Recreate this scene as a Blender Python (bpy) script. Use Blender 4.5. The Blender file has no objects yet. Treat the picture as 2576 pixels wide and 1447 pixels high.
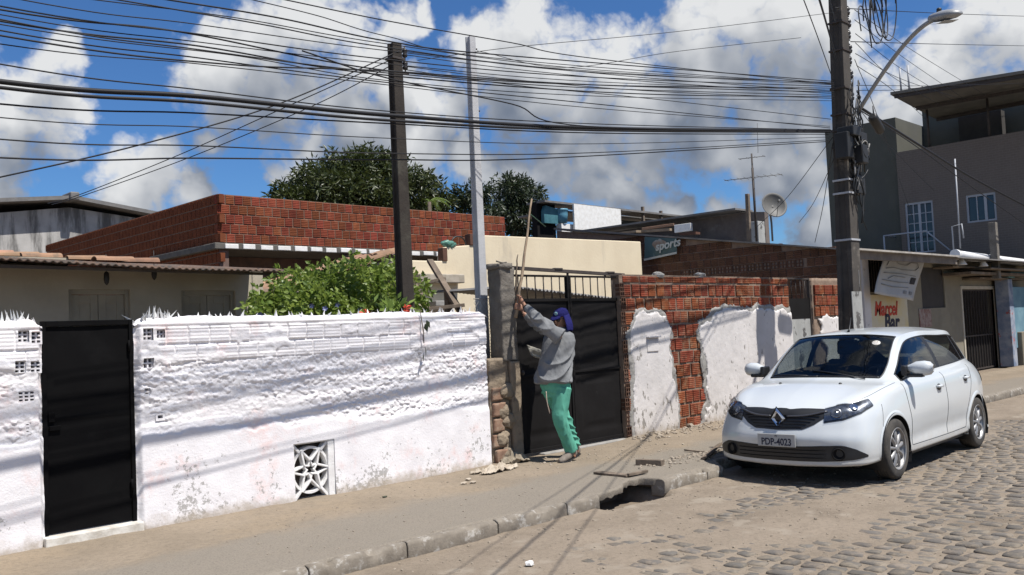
import bpy, bmesh, math, random
import numpy as np
from mathutils import Vector, Matrix, Euler
from mathutils.bvhtree import BVHTree
R_ = math.radians
PI = math.pi
random.seed(7)
rng = np.random.default_rng(11)
scene = bpy.context.scene
COL = scene.collection

# ------------------------------------------------------------------ camera
# world axes: x runs along the street walls, y into the lots, z up; road at z = 0
IW, IH, IF = 2576.0, 1447.0, 2280.0
CAM = Vector((0.0, -7.95, 1.70))
_a, _p, _r = R_(45.333), R_(2.874), R_(2.595)
_F = Vector((math.cos(_a), math.sin(_a), 0)); _Rt = Vector((math.sin(_a), -math.cos(_a), 0)); _U = Vector((0, 0, 1))
CF = math.cos(_p)*_F + math.sin(_p)*_U
_U2 = -math.sin(_p)*_F + math.cos(_p)*_U
CR = math.cos(_r)*_Rt - math.sin(_r)*_U2
CU = math.sin(_r)*_Rt + math.cos(_r)*_U2
cd = bpy.data.cameras.new('camera'); cam = bpy.data.objects.new('camera', cd); COL.objects.link(cam)
cd.sensor_fit = 'HORIZONTAL'; cd.sensor_width = 36.0; cd.lens = 36.0*IF/IW
cd.clip_start = 0.05; cd.clip_end = 3000
cam.matrix_world = Matrix(((CR.x, CU.x, -CF.x, CAM.x), (CR.y, CU.y, -CF.y, CAM.y), (CR.z, CU.z, -CF.z, CAM.z), (0, 0, 0, 1)))
scene.camera = cam
scene.cycles.max_bounces = 5; scene.cycles.diffuse_bounces = 3; scene.cycles.transparent_max_bounces = 12
def ray(px, py): return CF + CR*((px-IW/2)/IF) - CU*((py-IH/2)/IF)
def at(px, py, ax, val):
    """surveyed point: the sight line through a photo point meets the plane axis = val"""
    d = ray(px, py); t = (val-CAM[ax])/d[ax]; return CAM + d*t
def X0(px, py, y): return at(px, py, 1, y).x

# ------------------------------------------------------------------ sun, sky, exposure
SUN_TRAVEL = Vector((-0.22, 1.0, -1.95)).normalized()
to_sun = -SUN_TRAVEL
sun_el = math.asin(to_sun.z); sun_az = math.atan2(to_sun.x, to_sun.y)
sl = bpy.data.lights.new('sun', 'SUN'); sl.energy = 5.0; sl.angle = R_(0.53); sl.color = (1.0, 0.965, 0.915)
so = bpy.data.objects.new('sun', sl); COL.objects.link(so)
so.rotation_euler = SUN_TRAVEL.to_track_quat('-Z', 'Y').to_euler(); so.location = (0, -20, 40)
vs = scene.view_settings
vs.view_transform = 'Standard'; vs.look = 'None'; vs.gamma = 1; vs.use_curve_mapping = False; vs.exposure = 0.36

world = bpy.data.worlds.new('World'); scene.world = world; world.use_nodes = True
wt = world.node_tree; wt.nodes.clear()
def nd(t, typ, **kw):
    n = t.nodes.new(typ)
    for k, v in kw.items():
        if k == 'ins':
            for i, val in v.items(): n.inputs[i].default_value = val
        else: setattr(n, k, v)
    return n
def mth(t, op, a, b=None, c=None, clamp=False):
    n = t.nodes.new('ShaderNodeMath'); n.operation = op; n.use_clamp = clamp
    for i, v in enumerate((a, b, c)):
        if v is None: continue
        if hasattr(v, 'links'): t.links.new(v, n.inputs[i])
        else: n.inputs[i].default_value = v
    return n.outputs[0]
def vmt(t, op, a, b=None):
    n = t.nodes.new('ShaderNodeVectorMath'); n.operation = op
    for i, v in enumerate((a, b)):
        if v is None: continue
        if hasattr(v, 'links'): t.links.new(v, n.inputs[i])
        else: n.inputs[i].default_value = v
    return n
def noise(t, vec, scale, detail=4, rough=.55, dist=0.0, lac=2.0):
    n = nd(t, 'ShaderNodeTexNoise'); n.inputs['Scale'].default_value = scale; n.inputs['Detail'].default_value = detail
    n.inputs['Roughness'].default_value = rough; n.inputs['Distortion'].default_value = dist; n.inputs['Lacunarity'].default_value = lac
    if vec is not None: t.links.new(vec, n.inputs['Vector'])
    return n
def maprange(t, v, a, b, c=0.0, d=1.0, smooth=True):
    n = nd(t, 'ShaderNodeMapRange'); n.interpolation_type = 'SMOOTHSTEP' if smooth else 'LINEAR'
    t.links.new(v, n.inputs[0])
    for i, x in enumerate((a, b, c, d)): n.inputs[i+1].default_value = x
    return n.outputs[0]
def mixc(t, f, a, b, mode='MIX'):
    n = nd(t, 'ShaderNodeMix'); n.data_type = 'RGBA'; n.blend_type = mode; n.clamp_factor = True
    for s, v in ((0, f), (6, a), (7, b)):
        if hasattr(v, 'links'): t.links.new(v, n.inputs[s])
        elif s == 0: n.inputs[0].default_value = v
        else: n.inputs[s].default_value = (v[0], v[1], v[2], 1)
    return n.outputs[2]

# cumulus clouds: a density field over the sky directions
CL = [(60, 300, 150), (25, 400, 130), (150, 150, 70), (150, 260, 100), (-60, 480, 150), (395, 440, 120), (330, 480, 100), (480, 470, 100), (560, 170, 150), (660, 120, 140), (800, 90, 170), (720, 260, 170),
      (900, 200, 150), (900, 320, 160), (760, 400, 110), (985, 45, 70), (1050, 10, 45), (560, 320, 90), (850, 400, 60), (740, 440, 60), (1040, 420, 120), (1120, 300, 140), (1010, 250, 120),
      (1230, 120, 130), (1330, 60, 130), (1420, 130, 140), (1330, 250, 180), (1490, 330, 210), (1560, 160, 170), (1750, 90, 170), (1900, 60, 190), (1750, 250, 210), (1930, 250, 200),
      (1450, 470, 110), (1300, 470, 130), (1560, 470, 100), (1665, 500, 85), (1800, 535, 75), (1990, 450, 160), (2080, 560, 120), (2060, 90, 180), (2230, 220, 180), (2400, 150, 140), (2520, 80, 150), (2330, 300, 140), (2560, 260, 120), (1190, 440, 80), (1060, 370, 110), (1180, 400, 120), (1620, 410, 120), (1870, 380, 130), (1930, 330, 140), (1760, 350, 130), (1400, 420, 120), (2040, 350, 130), (960, 420, 80)]
def cloud_group(fine):
  g = bpy.data.node_groups.new('cloud_density', 'ShaderNodeTree')
  g.interface.new_socket(name='Vector', in_out='INPUT', socket_type='NodeSocketVector')
  g.interface.new_socket(name='F', in_out='OUTPUT', socket_type='NodeSocketFloat')
  gi = g.nodes.new('NodeGroupInput'); go = g.nodes.new('NodeGroupOutput')
  vin = vmt(g, 'NORMALIZE', gi.outputs[0]).outputs[0]
  dn = noise(g, vin, 7.0, 5, .6)
  off = vmt(g, 'SCALE', vmt(g, 'SUBTRACT', dn.outputs['Color'], (.5, .5, .5)).outputs[0]); off.inputs['Scale'].default_value = 0.10
  vd = vmt(g, 'NORMALIZE', vmt(g, 'ADD', vin, off.outputs[0]).outputs[0]).outputs[0]
  acc = None
  for (bx_, by_, br_) in CL:
      d = ray(bx_, by_).normalized(); k = 1.0/(1.0-math.cos(br_*0.92/IF))
      f = mth(g, 'MULTIPLY_ADD', vmt(g, 'DOT_PRODUCT', vd, d).outputs['Value'], k, 1.0-k)
      acc = f if acc is None else mth(g, 'SMOOTH_MAX', acc, f, .25)
  acc = mth(g, 'MAXIMUM', acc, -1.2)
  # the same kind of clouds all round, where no cloud was surveyed
  big = noise(g, vd, 3.2, 3, .5)
  gen = mth(g, 'MULTIPLY_ADD', big.outputs['Fac'], 9.0, -4.55)
  inside = maprange(g, vmt(g, 'DOT_PRODUCT', vin, ray(1288, 420).normalized()).outputs['Value'], math.cos(R_(42)), math.cos(R_(33)))
  base = mth(g, 'ADD', mth(g, 'MULTIPLY', acc, inside), mth(g, 'MULTIPLY', gen, mth(g, 'SUBTRACT', 1.0, inside)))
  fb = noise(g, vin, 16.0, 9 if fine else 2, .62)
  if fine:
    bil = nd(g, 'ShaderNodeTexVoronoi'); bil.feature = 'F1'; bil.inputs['Scale'].default_value = 26; bil.inputs['Detail'].default_value = 3; bil.inputs['Roughness'].default_value = .55; g.links.new(vd, bil.inputs['Vector'])
  F = mth(g, 'ADD', base, mth(g, 'MULTIPLY_ADD', fb.outputs['Fac'], 2.2, -0.78))
  if fine: F = mth(g, 'ADD', F, mth(g, 'MULTIPLY_ADD', bil.outputs['Distance'], -0.9, .42))
  g.links.new(F, go.inputs[0])
  return g
g, g2 = cloud_group(True), cloud_group(False)

tc = nd(wt, 'ShaderNodeTexCoord')
def cden(off, grp=None):
    n = wt.nodes.new('ShaderNodeGroup'); n.node_tree = grp or g
    wt.links.new(vmt(wt, 'ADD', tc.outputs['Generated'], off).outputs[0], n.inputs[0]); return n.outputs[0]
F0 = cden((0, 0, 0)); F1 = cden(tuple((to_sun*0.035+Vector((0, 0, .012)))), g2); F2 = cden((0.03, 0, .11), g2); F0s = cden((0, 0, 0), g2)
alpha = maprange(wt, F0, -0.22, 0.66)
lit = maprange(wt, mth(wt, 'ADD', mth(wt, 'SUBTRACT', F0s, F1), mth(wt, 'MULTIPLY', mth(wt, 'SUBTRACT', F0, F0s), .55)), -0.75, 0.75)          # faces the sun, or lies under more cloud
deep = maprange(wt, mth(wt, 'ADD', F2, mth(wt, 'MULTIPLY', F0, .5)), 0.0, 2.1)   # thick cloud above: grey base
shade = mth(wt, 'SUBTRACT', mth(wt, 'MULTIPLY_ADD', lit, .55, .55), mth(wt, 'MULTIPLY', deep, .50), clamp=True)
ccol = mixc(wt, shade, (0.155, 0.205, 0.30), (0.97, 0.985, 1.0))
sky = nd(wt, 'ShaderNodeTexSky'); sky.sky_type = 'NISHITA'; sky.sun_disc = False
sky.sun_elevation = sun_el; sky.sun_rotation = sun_az; sky.altitude = 40; sky.air_density = 1.0; sky.dust_density = 0.15; sky.ozone_density = 3.5
b1 = nd(wt, 'ShaderNodeBackground'); b1.inputs[1].default_value = 0.058; wt.links.new(mixc(wt, 1.0, sky.outputs[0], (.64, 1.02, 1.46), 'MULTIPLY'), b1.inputs[0])
b2 = nd(wt, 'ShaderNodeBackground'); b2.inputs[1].default_value = 0.62; wt.links.new(ccol, b2.inputs[0])
mx = nd(wt, 'ShaderNodeMixShader'); wt.links.new(alpha, mx.inputs[0]); wt.links.new(b1.outputs[0], mx.inputs[1]); wt.links.new(b2.outputs[0], mx.inputs[2])
world.cycles.sampling_method = 'MANUAL'; world.cycles.sample_map_resolution = 256
wo = nd(wt, 'ShaderNodeOutputWorld'); wt.links.new(mx.outputs[0], wo.inputs[0])

# ------------------------------------------------------------------ helpers
def hash2(ix, iy, s):
    h = (ix.astype(np.int64)*374761393 + iy.astype(np.int64)*668265263 + s*1442695041) & 0x7fffffff
    h = ((h ^ (h >> 13))*1274126177) & 0x7fffffff
    return ((h ^ (h >> 16)) & 0xffff)/65535.0
def vnoise(x, y, s=0):
    x = np.asarray(x, float); y = np.asarray(y, float)
    ix = np.floor(x); iy = np.floor(y); fx = x-ix; fy = y-iy
    fx = fx*fx*(3-2*fx); fy = fy*fy*(3-2*fy)
    a = hash2(ix, iy, s); b = hash2(ix+1, iy, s); c = hash2(ix, iy+1, s); d = hash2(ix+1, iy+1, s)
    return (a*(1-fx)+b*fx)*(1-fy)+(c*(1-fx)+d*fx)*fy
def fbm(x, y, s=0, o=4, g=.5):
    t = 0; a = 1; n = 0
    for i in range(o):
        t = t+a*vnoise(x*2**i+17.3*i, y*2**i-9.1*i, s+i*31); n += a; a *= g
    return t/n
def sstep(a, b, x):
    t = np.clip((x-a)/(b-a), 0, 1); return t*t*(3-2*t)

class MB:
    """collects faces into one mesh"""
    def __init__(s): s.v = []; s.f = []; s.sm = []
    def add(s, vs_, fs, smooth=False):
        o = len(s.v); s.v += [tuple(v) for v in vs_]; s.f += [tuple(i+o for i in f) for f in fs]; s.sm += [smooth]*len(fs); return s
    def box(s, x0, x1, y0, y1, z0, z1, m=None):
        V = [Vector(p) for p in ((x0, y0, z0), (x1, y0, z0), (x1, y1, z0), (x0, y1, z0), (x0, y0, z1), (x1, y0, z1), (x1, y1, z1), (x0, y1, z1))]
        if m is not None: V = [m@v for v in V]
        return s.add(V, ((0, 3, 2, 1), (4, 5, 6, 7), (0, 1, 5, 4), (1, 2, 6, 5), (2, 3, 7, 6), (3, 0, 4, 7)))
    def bar(s, a, b, w, h=None, up=(0, 0, 1)):
        a = Vector(a); b = Vector(b); h = h or w; d = (b-a).normalized(); u = Vector(up)
        if abs(d.dot(u)) > .99: u = Vector((0, 1, 0))
        x = d.cross(u).normalized()*w/2; y = x.cross(d).normalized()*h/2
        V = [a-x-y, a+x-y, a+x+y, a-x+y, b-x-y, b+x-y, b+x+y, b-x+y]
        return s.add(V, ((0, 1, 2, 3), (7, 6, 5, 4), (0, 4, 5, 1), (1, 5, 6, 2), (2, 6, 7, 3), (3, 7, 4, 0)))
    def tube(s, pts, r, n=8, cap=True):
        pts = [Vector(p) for p in pts]; rs = r if hasattr(r, '__len__') else [r]*len(pts)
        V = []; up = None
        for i, p in enumerate(pts):
            d = (pts[min(i+1, len(pts)-1)]-pts[max(i-1, 0)])
            d = d.normalized() if d.length > 1e-9 else Vector((0, 0, 1))
            if up is None: up = Vector((0, 0, 1)) if abs(d.z) < .9 else Vector((1, 0, 0))
            x = d.cross(up).normalized(); y = x.cross(d).normalized(); up = y
            for k in range(n):
                t = 2*PI*k/n; V.append(p+(x*math.cos(t)+y*math.sin(t))*rs[i])
        F_ = []
        for i in range(len(pts)-1):
            for k in range(n):
                k2 = (k+1) % n; F_.append((i*n+k, i*n+k2, (i+1)*n+k2, (i+1)*n+k))
        s.add(V, F_, True)
        if cap:
            o = len(s.v)-len(V)
            s.f.append(tuple(o+k for k in range(n))[::-1]); s.f.append(tuple(o+(len(pts)-1)*n+k for k in range(n))); s.sm += [False, False]
        return s
    def prism(s, poly, d0, d1, fn, smooth=False):
        """poly: 2-D outline; fn(u, v, d) -> point; extruded from d0 to d1"""
        n = len(poly)
        V = [fn(u, v, d0) for u, v in poly]+[fn(u, v, d1) for u, v in poly]
        return s.add(V, [tuple(range(n))[::-1], tuple(range(n, 2*n))]+[(i, (i+1) % n, n+(i+1) % n, n+i) for i in range(n)], smooth)
    def lathe(s, prof, n=24, m=None, smooth=True):
        V = []
        for r, z in prof:
            for k in range(n):
                t = 2*PI*k/n; p = Vector((r*math.cos(t), r*math.sin(t), z)); V.append(m@p if m is not None else p)
        F_ = [(i*n+k, i*n+(k+1) % n, (i+1)*n+(k+1) % n, (i+1)*n+k) for i in range(len(prof)-1) for k in range(n)]
        return s.add(V, F_, smooth)
    def mesh(s, name, mat):
        me = bpy.data.meshes.new(name); me.from_pydata([tuple(v) for v in s.v], [], s.f)
        me.polygons.foreach_set('use_smooth', s.sm); me.update()
        for m in (mat if isinstance(mat, (list, tuple)) else [mat]): me.materials.append(m)
        return me
    def build(s, name, mat, parent=None, bevel=0, **kw):
        o = link(name, s.mesh(name, mat), parent, **kw)
        if bevel: bev(o, bevel)
        return o
def link(name, me, parent=None, label=None, cat=None, group=None, kind=None, loc=None, rot=None):
    o = bpy.data.objects.new(name, me); COL.objects.link(o)
    if parent is not None: o.parent = parent
    if loc is not None: o.location = loc
    if rot is not None: o.rotation_euler = rot
    return tag(o, label, cat, group, kind)
def tag(o, label=None, cat=None, group=None, kind=None):
    if label: o['label'] = label
    if cat: o['category'] = cat
    if group: o['group'] = group
    if kind: o['kind'] = kind
    return o
def thing(name, label, cat, loc=(0, 0, 0), group=None, rot=None):
    return link(name, None, None, label, cat, group, None, loc, rot)
def bev(o, w, seg=2, ang=40):
    m = o.modifiers.new('bevel', 'BEVEL'); m.width = w; m.segments = seg; m.limit_method = 'ANGLE'; m.angle_limit = R_(ang); return o
def grid_mesh(name, P, mat, smooth=True, flip=False, keep=None):
    """P: (n, m, 3) array of points; keep: (n-1, m-1) mask of faces"""
    n, m = P.shape[:2]
    idx = np.arange(n*m).reshape(n, m)
    q = np.stack((idx[:-1, :-1], idx[1:, :-1], idx[1:, 1:], idx[:-1, 1:]), -1)
    if flip: q = q[..., ::-1]
    q = q.reshape(-1, 4) if keep is None else q[keep]
    me = bpy.data.meshes.new(name)
    me.vertices.add(n*m); me.vertices.foreach_set('co', P.reshape(-1).astype(np.float32))
    me.loops.add(q.size); me.loops.foreach_set('vertex_index', q.reshape(-1).astype(np.int32))
    me.polygons.add(len(q)); me.polygons.foreach_set('loop_start', np.arange(0, q.size, 4, dtype=np.int32))
    me.polygons.foreach_set('use_smooth', np.full(len(q), smooth)); me.update(calc_edges=True); me.validate()
    me.materials.append(mat); return me
def raw_mesh(name, V, Fq, mat, smooth=False):
    V = np.asarray(V, np.float32); Fq = np.asarray(Fq, np.int32); k = Fq.shape[1]
    me = bpy.data.meshes.new(name); me.vertices.add(len(V)); me.vertices.foreach_set('co', V.reshape(-1))
    me.loops.add(Fq.size); me.loops.foreach_set('vertex_index', Fq.reshape(-1)); me.polygons.add(len(Fq))
    me.polygons.foreach_set('loop_start', np.arange(0, Fq.size, k, dtype=np.int32)); me.polygons.foreach_set('use_smooth', np.full(len(Fq), smooth))
    me.update(calc_edges=True)
    for m in (mat if isinstance(mat, (list, tuple)) else [mat]): me.materials.append(m)
    return me

# ------------------------------------------------------------------ materials
def M(name, c1, c2=None, sc=4.0, rough=.85, bump=.25, bsc=40.0, metal=0.0, rnd=0.0, spec=.5, c3=None, sc3=1.2, t3=(.55, .7), streak=False, bdist=.01, coat=0.0, rlo=None):
    """procedural surface: two tones in noise, a third as stains with their own shape, per-object variation, fine relief"""
    m = bpy.data.materials.new(name); m.use_nodes = True; t = m.node_tree; p = t.nodes['Principled BSDF']
    ge = nd(t, 'ShaderNodeNewGeometry'); pos = ge.outputs['Position']
    col = None
    if c2 is None: c2 = tuple(x*.82 for x in c1)
    n1 = noise(t, pos, sc, 8, .62)
    col = mixc(t, maprange(t, n1.outputs['Fac'], .33, .68), c1, c2)
    if c3 is not None:
        v = pos
        if streak:
            v = vmt(t, 'MULTIPLY', pos, (1, 1, .16)).outputs[0]
        n3 = noise(t, v, sc3, 9, .66)
        col = mixc(t, maprange(t, n3.outputs['Fac'], t3[0], t3[1]), col, c3)
    if rnd:
        oi = nd(t, 'ShaderNodeObjectInfo'); hs = nd(t, 'ShaderNodeHueSaturation')
        t.links.new(maprange(t, oi.outputs['Random'], 0, 1, 1-rnd, 1+rnd*.7, False), hs.inputs['Value'])
        t.links.new(mth(t, 'MULTIPLY_ADD', mth(t, 'FRACT', mth(t, 'MULTIPLY', oi.outputs['Random'], 7.31)), .03*rnd*2, .5-.03*rnd), hs.inputs['Hue'])
        t.links.new(col, hs.inputs['Color']); col = hs.outputs[0]
    t.links.new(col, p.inputs['Base Color'])
    p.inputs['Metallic'].default_value = metal; p.inputs['Specular IOR Level'].default_value = spec
    if rlo is not None: t.links.new(maprange(t, n1.outputs['Fac'], .3, .7, rlo, rough), p.inputs['Roughness'])
    else: p.inputs['Roughness'].default_value = rough
    if coat: p.inputs['Coat Weight'].default_value = coat; p.inputs['Coat Roughness'].default_value = .04
    if bump:
        nb = noise(t, pos, bsc, 6, .65); b = nd(t, 'ShaderNodeBump'); b.inputs['Strength'].default_value = bump; b.inputs['Distance'].default_value = bdist
        t.links.new(nb.outputs['Fac'], b.inputs['Height']); t.links.new(b.outputs[0], p.inputs['Normal'])
    return m
def glass(name, tint=(.6, .7, .7), rough=.02, trans=1.0):
    m = bpy.data.materials.new(name); m.use_nodes = True; t = m.node_tree; t.nodes.clear()
    tr = nd(t, 'ShaderNodeBsdfTransparent'); tr.inputs[0].default_value = (*tint, 1)
    gl = nd(t, 'ShaderNodeBsdfGlossy'); gl.inputs['Roughness'].default_value = rough
    fr = nd(t, 'ShaderNodeLayerWeight'); fr.inputs[0].default_value = .5
    mx = nd(t, 'ShaderNodeMixShader'); o = nd(t, 'ShaderNodeOutputMaterial')
    t.links.new(mth(t, 'MULTIPLY_ADD', mth(t, 'POWER', fr.outputs['Facing'], 4.0), .85, .045), mx.inputs[0]); t.links.new(tr.outputs[0], mx.inputs[1]); t.links.new(gl.outputs[0], mx.inputs[2]); t.links.new(mx.outputs[0], o.inputs[0])
    return m
def nodes_of(m): return m.node_tree, m.node_tree.nodes['Principled BSDF']

# ================================================================== SETTING: ground, road, cobbles, sidewalk, kerb
def cells(x, y, s=0):
    """cellular noise: distance to the nearest feature point, and a random value of that cell"""
    ix = np.floor(x); iy = np.floor(y); best = np.full(np.shape(x), 9.0); rv = np.zeros(np.shape(x))
    for dx in (-1, 0, 1):
        for dy in (-1, 0, 1):
            cx = ix+dx; cy = iy+dy
            px = cx+hash2(cx, cy, s); py = cy+hash2(cx, cy, s+77); d = (px-x)**2+(py-y)**2
            r = hash2(cx, cy, s+5); m = d < best; best = np.where(m, d, best); rv = np.where(m, r, rv)
    return np.sqrt(best), rv

def ground_mat(name, c1, c2, c3, grit=.5, pale=None):
    m = M(name, c1, c2, 1.3, .95, 0, 60, spec=.2, c3=c3, sc3=.7, t3=(.5, .68))
    t, p = nodes_of(m); pos = nd(t, 'ShaderNodeNewGeometry').outputs['Position']
    col = p.inputs['Base Color'].links[0].from_socket
    n2 = noise(t, pos, 24, 6, .7); col = mixc(t, maprange(t, n2.outputs['Fac'], .42, .72, 0, .55), col, tuple(x*.55 for x in c2))
    n4 = noise(t, pos, 150, 3, .6); col = mixc(t, maprange(t, n4.outputs['Fac'], .35, .75, 0, .5), col, tuple(min(1, x*1.35) for x in c1))
    v = nd(t, 'ShaderNodeTexVoronoi'); v.inputs['Scale'].default_value = 34; t.links.new(pos, v.inputs['Vector'])
    col = mixc(t, maprange(t, v.outputs['Distance'], .16, .10, 0, .5*grit), col, tuple(x*.35 for x in c2))
    if pale:
        n5 = noise(t, pos, 2.6, 7, .6); col = mixc(t, maprange(t, n5.outputs['Fac'], .54, .66, 0, .8), col, pale)
    t.links.new(col, p.inputs['Base Color'])
    b = nd(t, 'ShaderNodeBump'); b.inputs['Strength'].default_value = .55; b.inputs['Distance'].default_value = .012
    h = mth(t, 'ADD', noise(t, pos, 45, 8, .7).outputs['Fac'], mth(t, 'MULTIPLY', n4.outputs['Fac'], .35))
    t.links.new(h, b.inputs['Height']); t.links.new(b.outputs[0], p.inputs['Normal'])
    return m
m_sand = ground_mat('road_sand', (.245, .200, .152), (.195, .158, .118), (.145, .116, .086), .6, (.285, .242, .19))
m_walk = ground_mat('sidewalk_cement', (.250, .203, .150), (.195, .158, .116), (.255, .20, .138), .5)
t, p = nodes_of(m_walk); pos = nd(t, 'ShaderNodeNewGeometry').outputs['Position']; sp_ = nd(t, 'ShaderNodeSeparateXYZ'); t.links.new(pos, sp_.inputs[0])
zone = maprange(t, mth(t, 'MULTIPLY_ADD', noise(t, pos, 1.4, 6, .65).outputs['Fac'], .9, sp_.outputs['Y']), -.45, -.85)      # worn grey screed along the kerb, trodden earth by the wall
gr = noise(t, pos, 70, 4, .75); col = mixc(t, mth(t, 'MULTIPLY', zone, .75), p.inputs['Base Color'].links[0].from_socket, (.225, .20, .165)); col = mixc(t, mth(t, 'MULTIPLY', zone, maprange(t, gr.outputs['Fac'], .48, .66, 0, .6)), col, (.105, .09, .072))
t.links.new(col, p.inputs['Base Color'])
m_earth = M('earth', (.22, .17, .12), (.15, .12, .09), 3)
m_stone = M('cobble_stone', (.140, .127, .112), (.105, .095, .083), 9, .9, .5, 60, rnd=.18, spec=.2, c3=(.215, .18, .14), sc3=9, t3=(.42, .62))
m_kerb = M('kerb_concrete', (.235, .203, .162), (.165, .14, .11), 9, .95, .5, 60, c3=(.40, .375, .335), sc3=11, t3=(.52, .68))

# far ground, one sheet to the horizon
ge = MB(); ge.add([(-900, -900, -.12), (1200, -900, -.12), (1200, 1500, -.12), (-900, 1500, -.12)], [(0, 1, 2, 3)])
ge.build('ground', m_earth, kind='structure')

def cover(x, y):
    """0: cobbles lie bare, 1: buried in sand"""
    n = fbm(x*.9, y*.9, 3, 4); n2 = fbm(x*3.1, y*3.1, 9, 3)
    k = sstep(-3.75, -2.9, y+.42*(n-.5)*2)                       # sand drift along the kerb
    drift = np.exp(-(((x-7.5)/1.35)**2+((y+4.05)/.55)**2))      # tongue of sand before the car
    left = sstep(5.9, 4.4, x+1.2*(n-.5)*2)*.75
    return np.clip(np.maximum(np.maximum(k, drift*1.15), left)+(n2-.5)*.55+(n-.5)*.45, 0, 1)
def road_z(x, y):
    c = cover(x, y)
    z = -.0145+.028*c+(fbm(x*6, y*6, 21, 4)-.5)*.016+(fbm(x*1.1, y*1.1, 22, 3)-.5)*.03*c
    pit = sstep(6.50, 6.72, x)*sstep(7.72, 7.52, x)*sstep(-2.50, -2.24, y)
    return z-.004+.012*sstep(-2.6, -2.3, y)-.17*pit
xs = np.concatenate((np.linspace(-14, 3.4, 60)[:-1], np.arange(3.4, 13, .022), np.linspace(13, 70, 240)))
ys = np.concatenate((np.linspace(-22, -6.6, 40)[:-1], np.arange(-6.6, -1.2, .022), [-.9]))
XX, YY = np.meshgrid(xs, ys, indexing='ij')
ZZ = road_z(XX, YY)
far = sstep(13, 22, XX); ZZ = ZZ*(1-far)-.005*far
me = grid_mesh('road', np.stack((XX, YY, ZZ), -1), m_sand)
road = link('road', me, kind='structure')

# cobbles: rows across the street
def cobble_mesh(seed):
    r = random.Random(seed); n = 8
    pts = []
    for i in range(n):
        t = 2*PI*(i+.5)/n+r.uniform(-.10, .10)
        e = .34
        cx = abs(math.cos(t))**e*math.copysign(1, math.cos(t)); cy = abs(math.sin(t))**e*math.copysign(1, math.sin(t))
        pts.append((cx*.5*r.uniform(.86, 1.05), cy*.5*r.uniform(.86, 1.05)))
    V = [(x, y, -.5) for x, y in pts]+[(x*.98, y*.98, -.12) for x, y in pts]+[(x*.90, y*.90, -.02+r.uniform(-.05, .02)) for x, y in pts]+[(r.uniform(-.1, .1), r.uniform(-.1, .1), .0)]
    Fc = [(i, (i+1) % n, n+(i+1) % n, n+i) for i in range(n)]+[(n+i, n+(i+1) % n, 2*n+(i+1) % n, 2*n+i) for i in range(n)]+[(2*n+i, 2*n+(i+1) % n, 3*n) for i in range(n)]
    return V, Fc
cob = [cobble_mesh(i) for i in range(9)]
cobm = []
for V, Fc in cob:
    me = bpy.data.meshes.new('cobble'); me.from_pydata(V, [], Fc); me.polygons.foreach_set('use_smooth', [True]*len(me.polygons)); me.materials.append(m_stone); cobm.append(me)
spots = []
rx = random.Random(5)
yy = -6.7
xrow = 3.6
while xrow < 15.5:
    wrow = rx.uniform(.115, .15)
    y = -7.2+rx.uniform(0, .2)
    while y < -2.35:
        l = rx.uniform(.13, .21)
        cx = xrow+rx.uniform(-.012, .012); cy = y+l/2
        spots.append((cx, cy, wrow*rx.uniform(.80, .97), l*rx.uniform(.84, .97), rx.uniform(-.13, .13), rx.uniform(-.010, .004), rx.randrange(9)))
        y += l+rx.uniform(.004, .02)
    xrow += wrow+.012
SX = np.array([s[0] for s in spots]); SY = np.array([s[1] for s in spots])
cz = cover(SX, SY)
vis = []
for i, s in enumerate(spots):
    v = Vector((s[0], s[1], 0))-CAM; d = v.dot(CF); u = v.dot(CR)/d*IF+IW/2; w = IH/2-v.dot(CU)/d*IF
    infr = -20 < u < IW+20 and w < IH+30
    bare = cz[i] < .62
    undercar = 9.0 < s[0] < 13 and -3.7 < s[1]
    if bare and not undercar: vis.append((not infr, d, i))
vis.sort()
rest = MB()
for k, (o_, d, i) in enumerate(vis):
    cx, cy, w, l, a, dz, mi = spots[i]
    if k < 300:
        o = link('cobble', cobm[mi], road, loc=(cx, cy, dz-.002), rot=(rx.uniform(-.05, .05), rx.uniform(-.05, .05), a)); o.scale = (w, l, .11)
    else:
        mt = Matrix.Translation((cx, cy, dz-.002))@Euler((rx.uniform(-.05, .05), rx.uniform(-.05, .05), a)).to_matrix().to_4x4()@Matrix.Diagonal((w, l, .11, 1))
        rest.add([mt@Vector(v) for v in cob[mi][0]], cob[mi][1], True)
rest.build('cobbles_farther_off', m_stone, road, kind='stuff')

# sidewalk: cement skin with an irregular outer edge and a broken pit by the kerb
WZ = .14
def edge_y(x):
    e = np.where(x < 8.75, -2.25, -1.965-.28*sstep(9.0, 8.75, x))
    pit = sstep(6.58, 6.66, x)*sstep(7.64, 7.56, x)
    e = e+pit*(.0+.20*sstep(6.95, 7.40, x)+.10*(fbm(x*6, x*0+3.3, 41, 3)-.5))
    return e+.012*(fbm(x*9, x*0, 43, 3)-.5)
def walk_z(x, y):
    z = WZ+(fbm(x*.8, y*.8, 51, 3)-.5)*.022+(fbm(x*5, y*5, 52, 4)-.5)*.009
    heap = np.exp(-((y+.05)/.20)**2)*(.035*sstep(9.5, 10.6, x)+.012)*(.4+fbm(x*4, y*4, 55, 4)*1.2)
    rubble = np.exp(-(((x-9.0)/.8)**2+((y+1.75)/.16)**2))*.05*fbm(x*9, y*9, 58, 4)
    crack = sstep(.012, .0, np.abs(y+1.05+.10*(fbm(x*1.5, x*0, 60, 4)-.5)*2))*.012*(x < 6.3)
    return z+heap+rubble-crack
xs = np.concatenate((np.linspace(-14, 2.0, 50)[:-1], np.arange(2.0, 12.2, .022), np.linspace(12.2, 60, 180)))
tt = np.linspace(0, 1, 104)
EY = edge_y(xs)
P = np.zeros((len(xs), len(tt)+2, 3))
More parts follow.
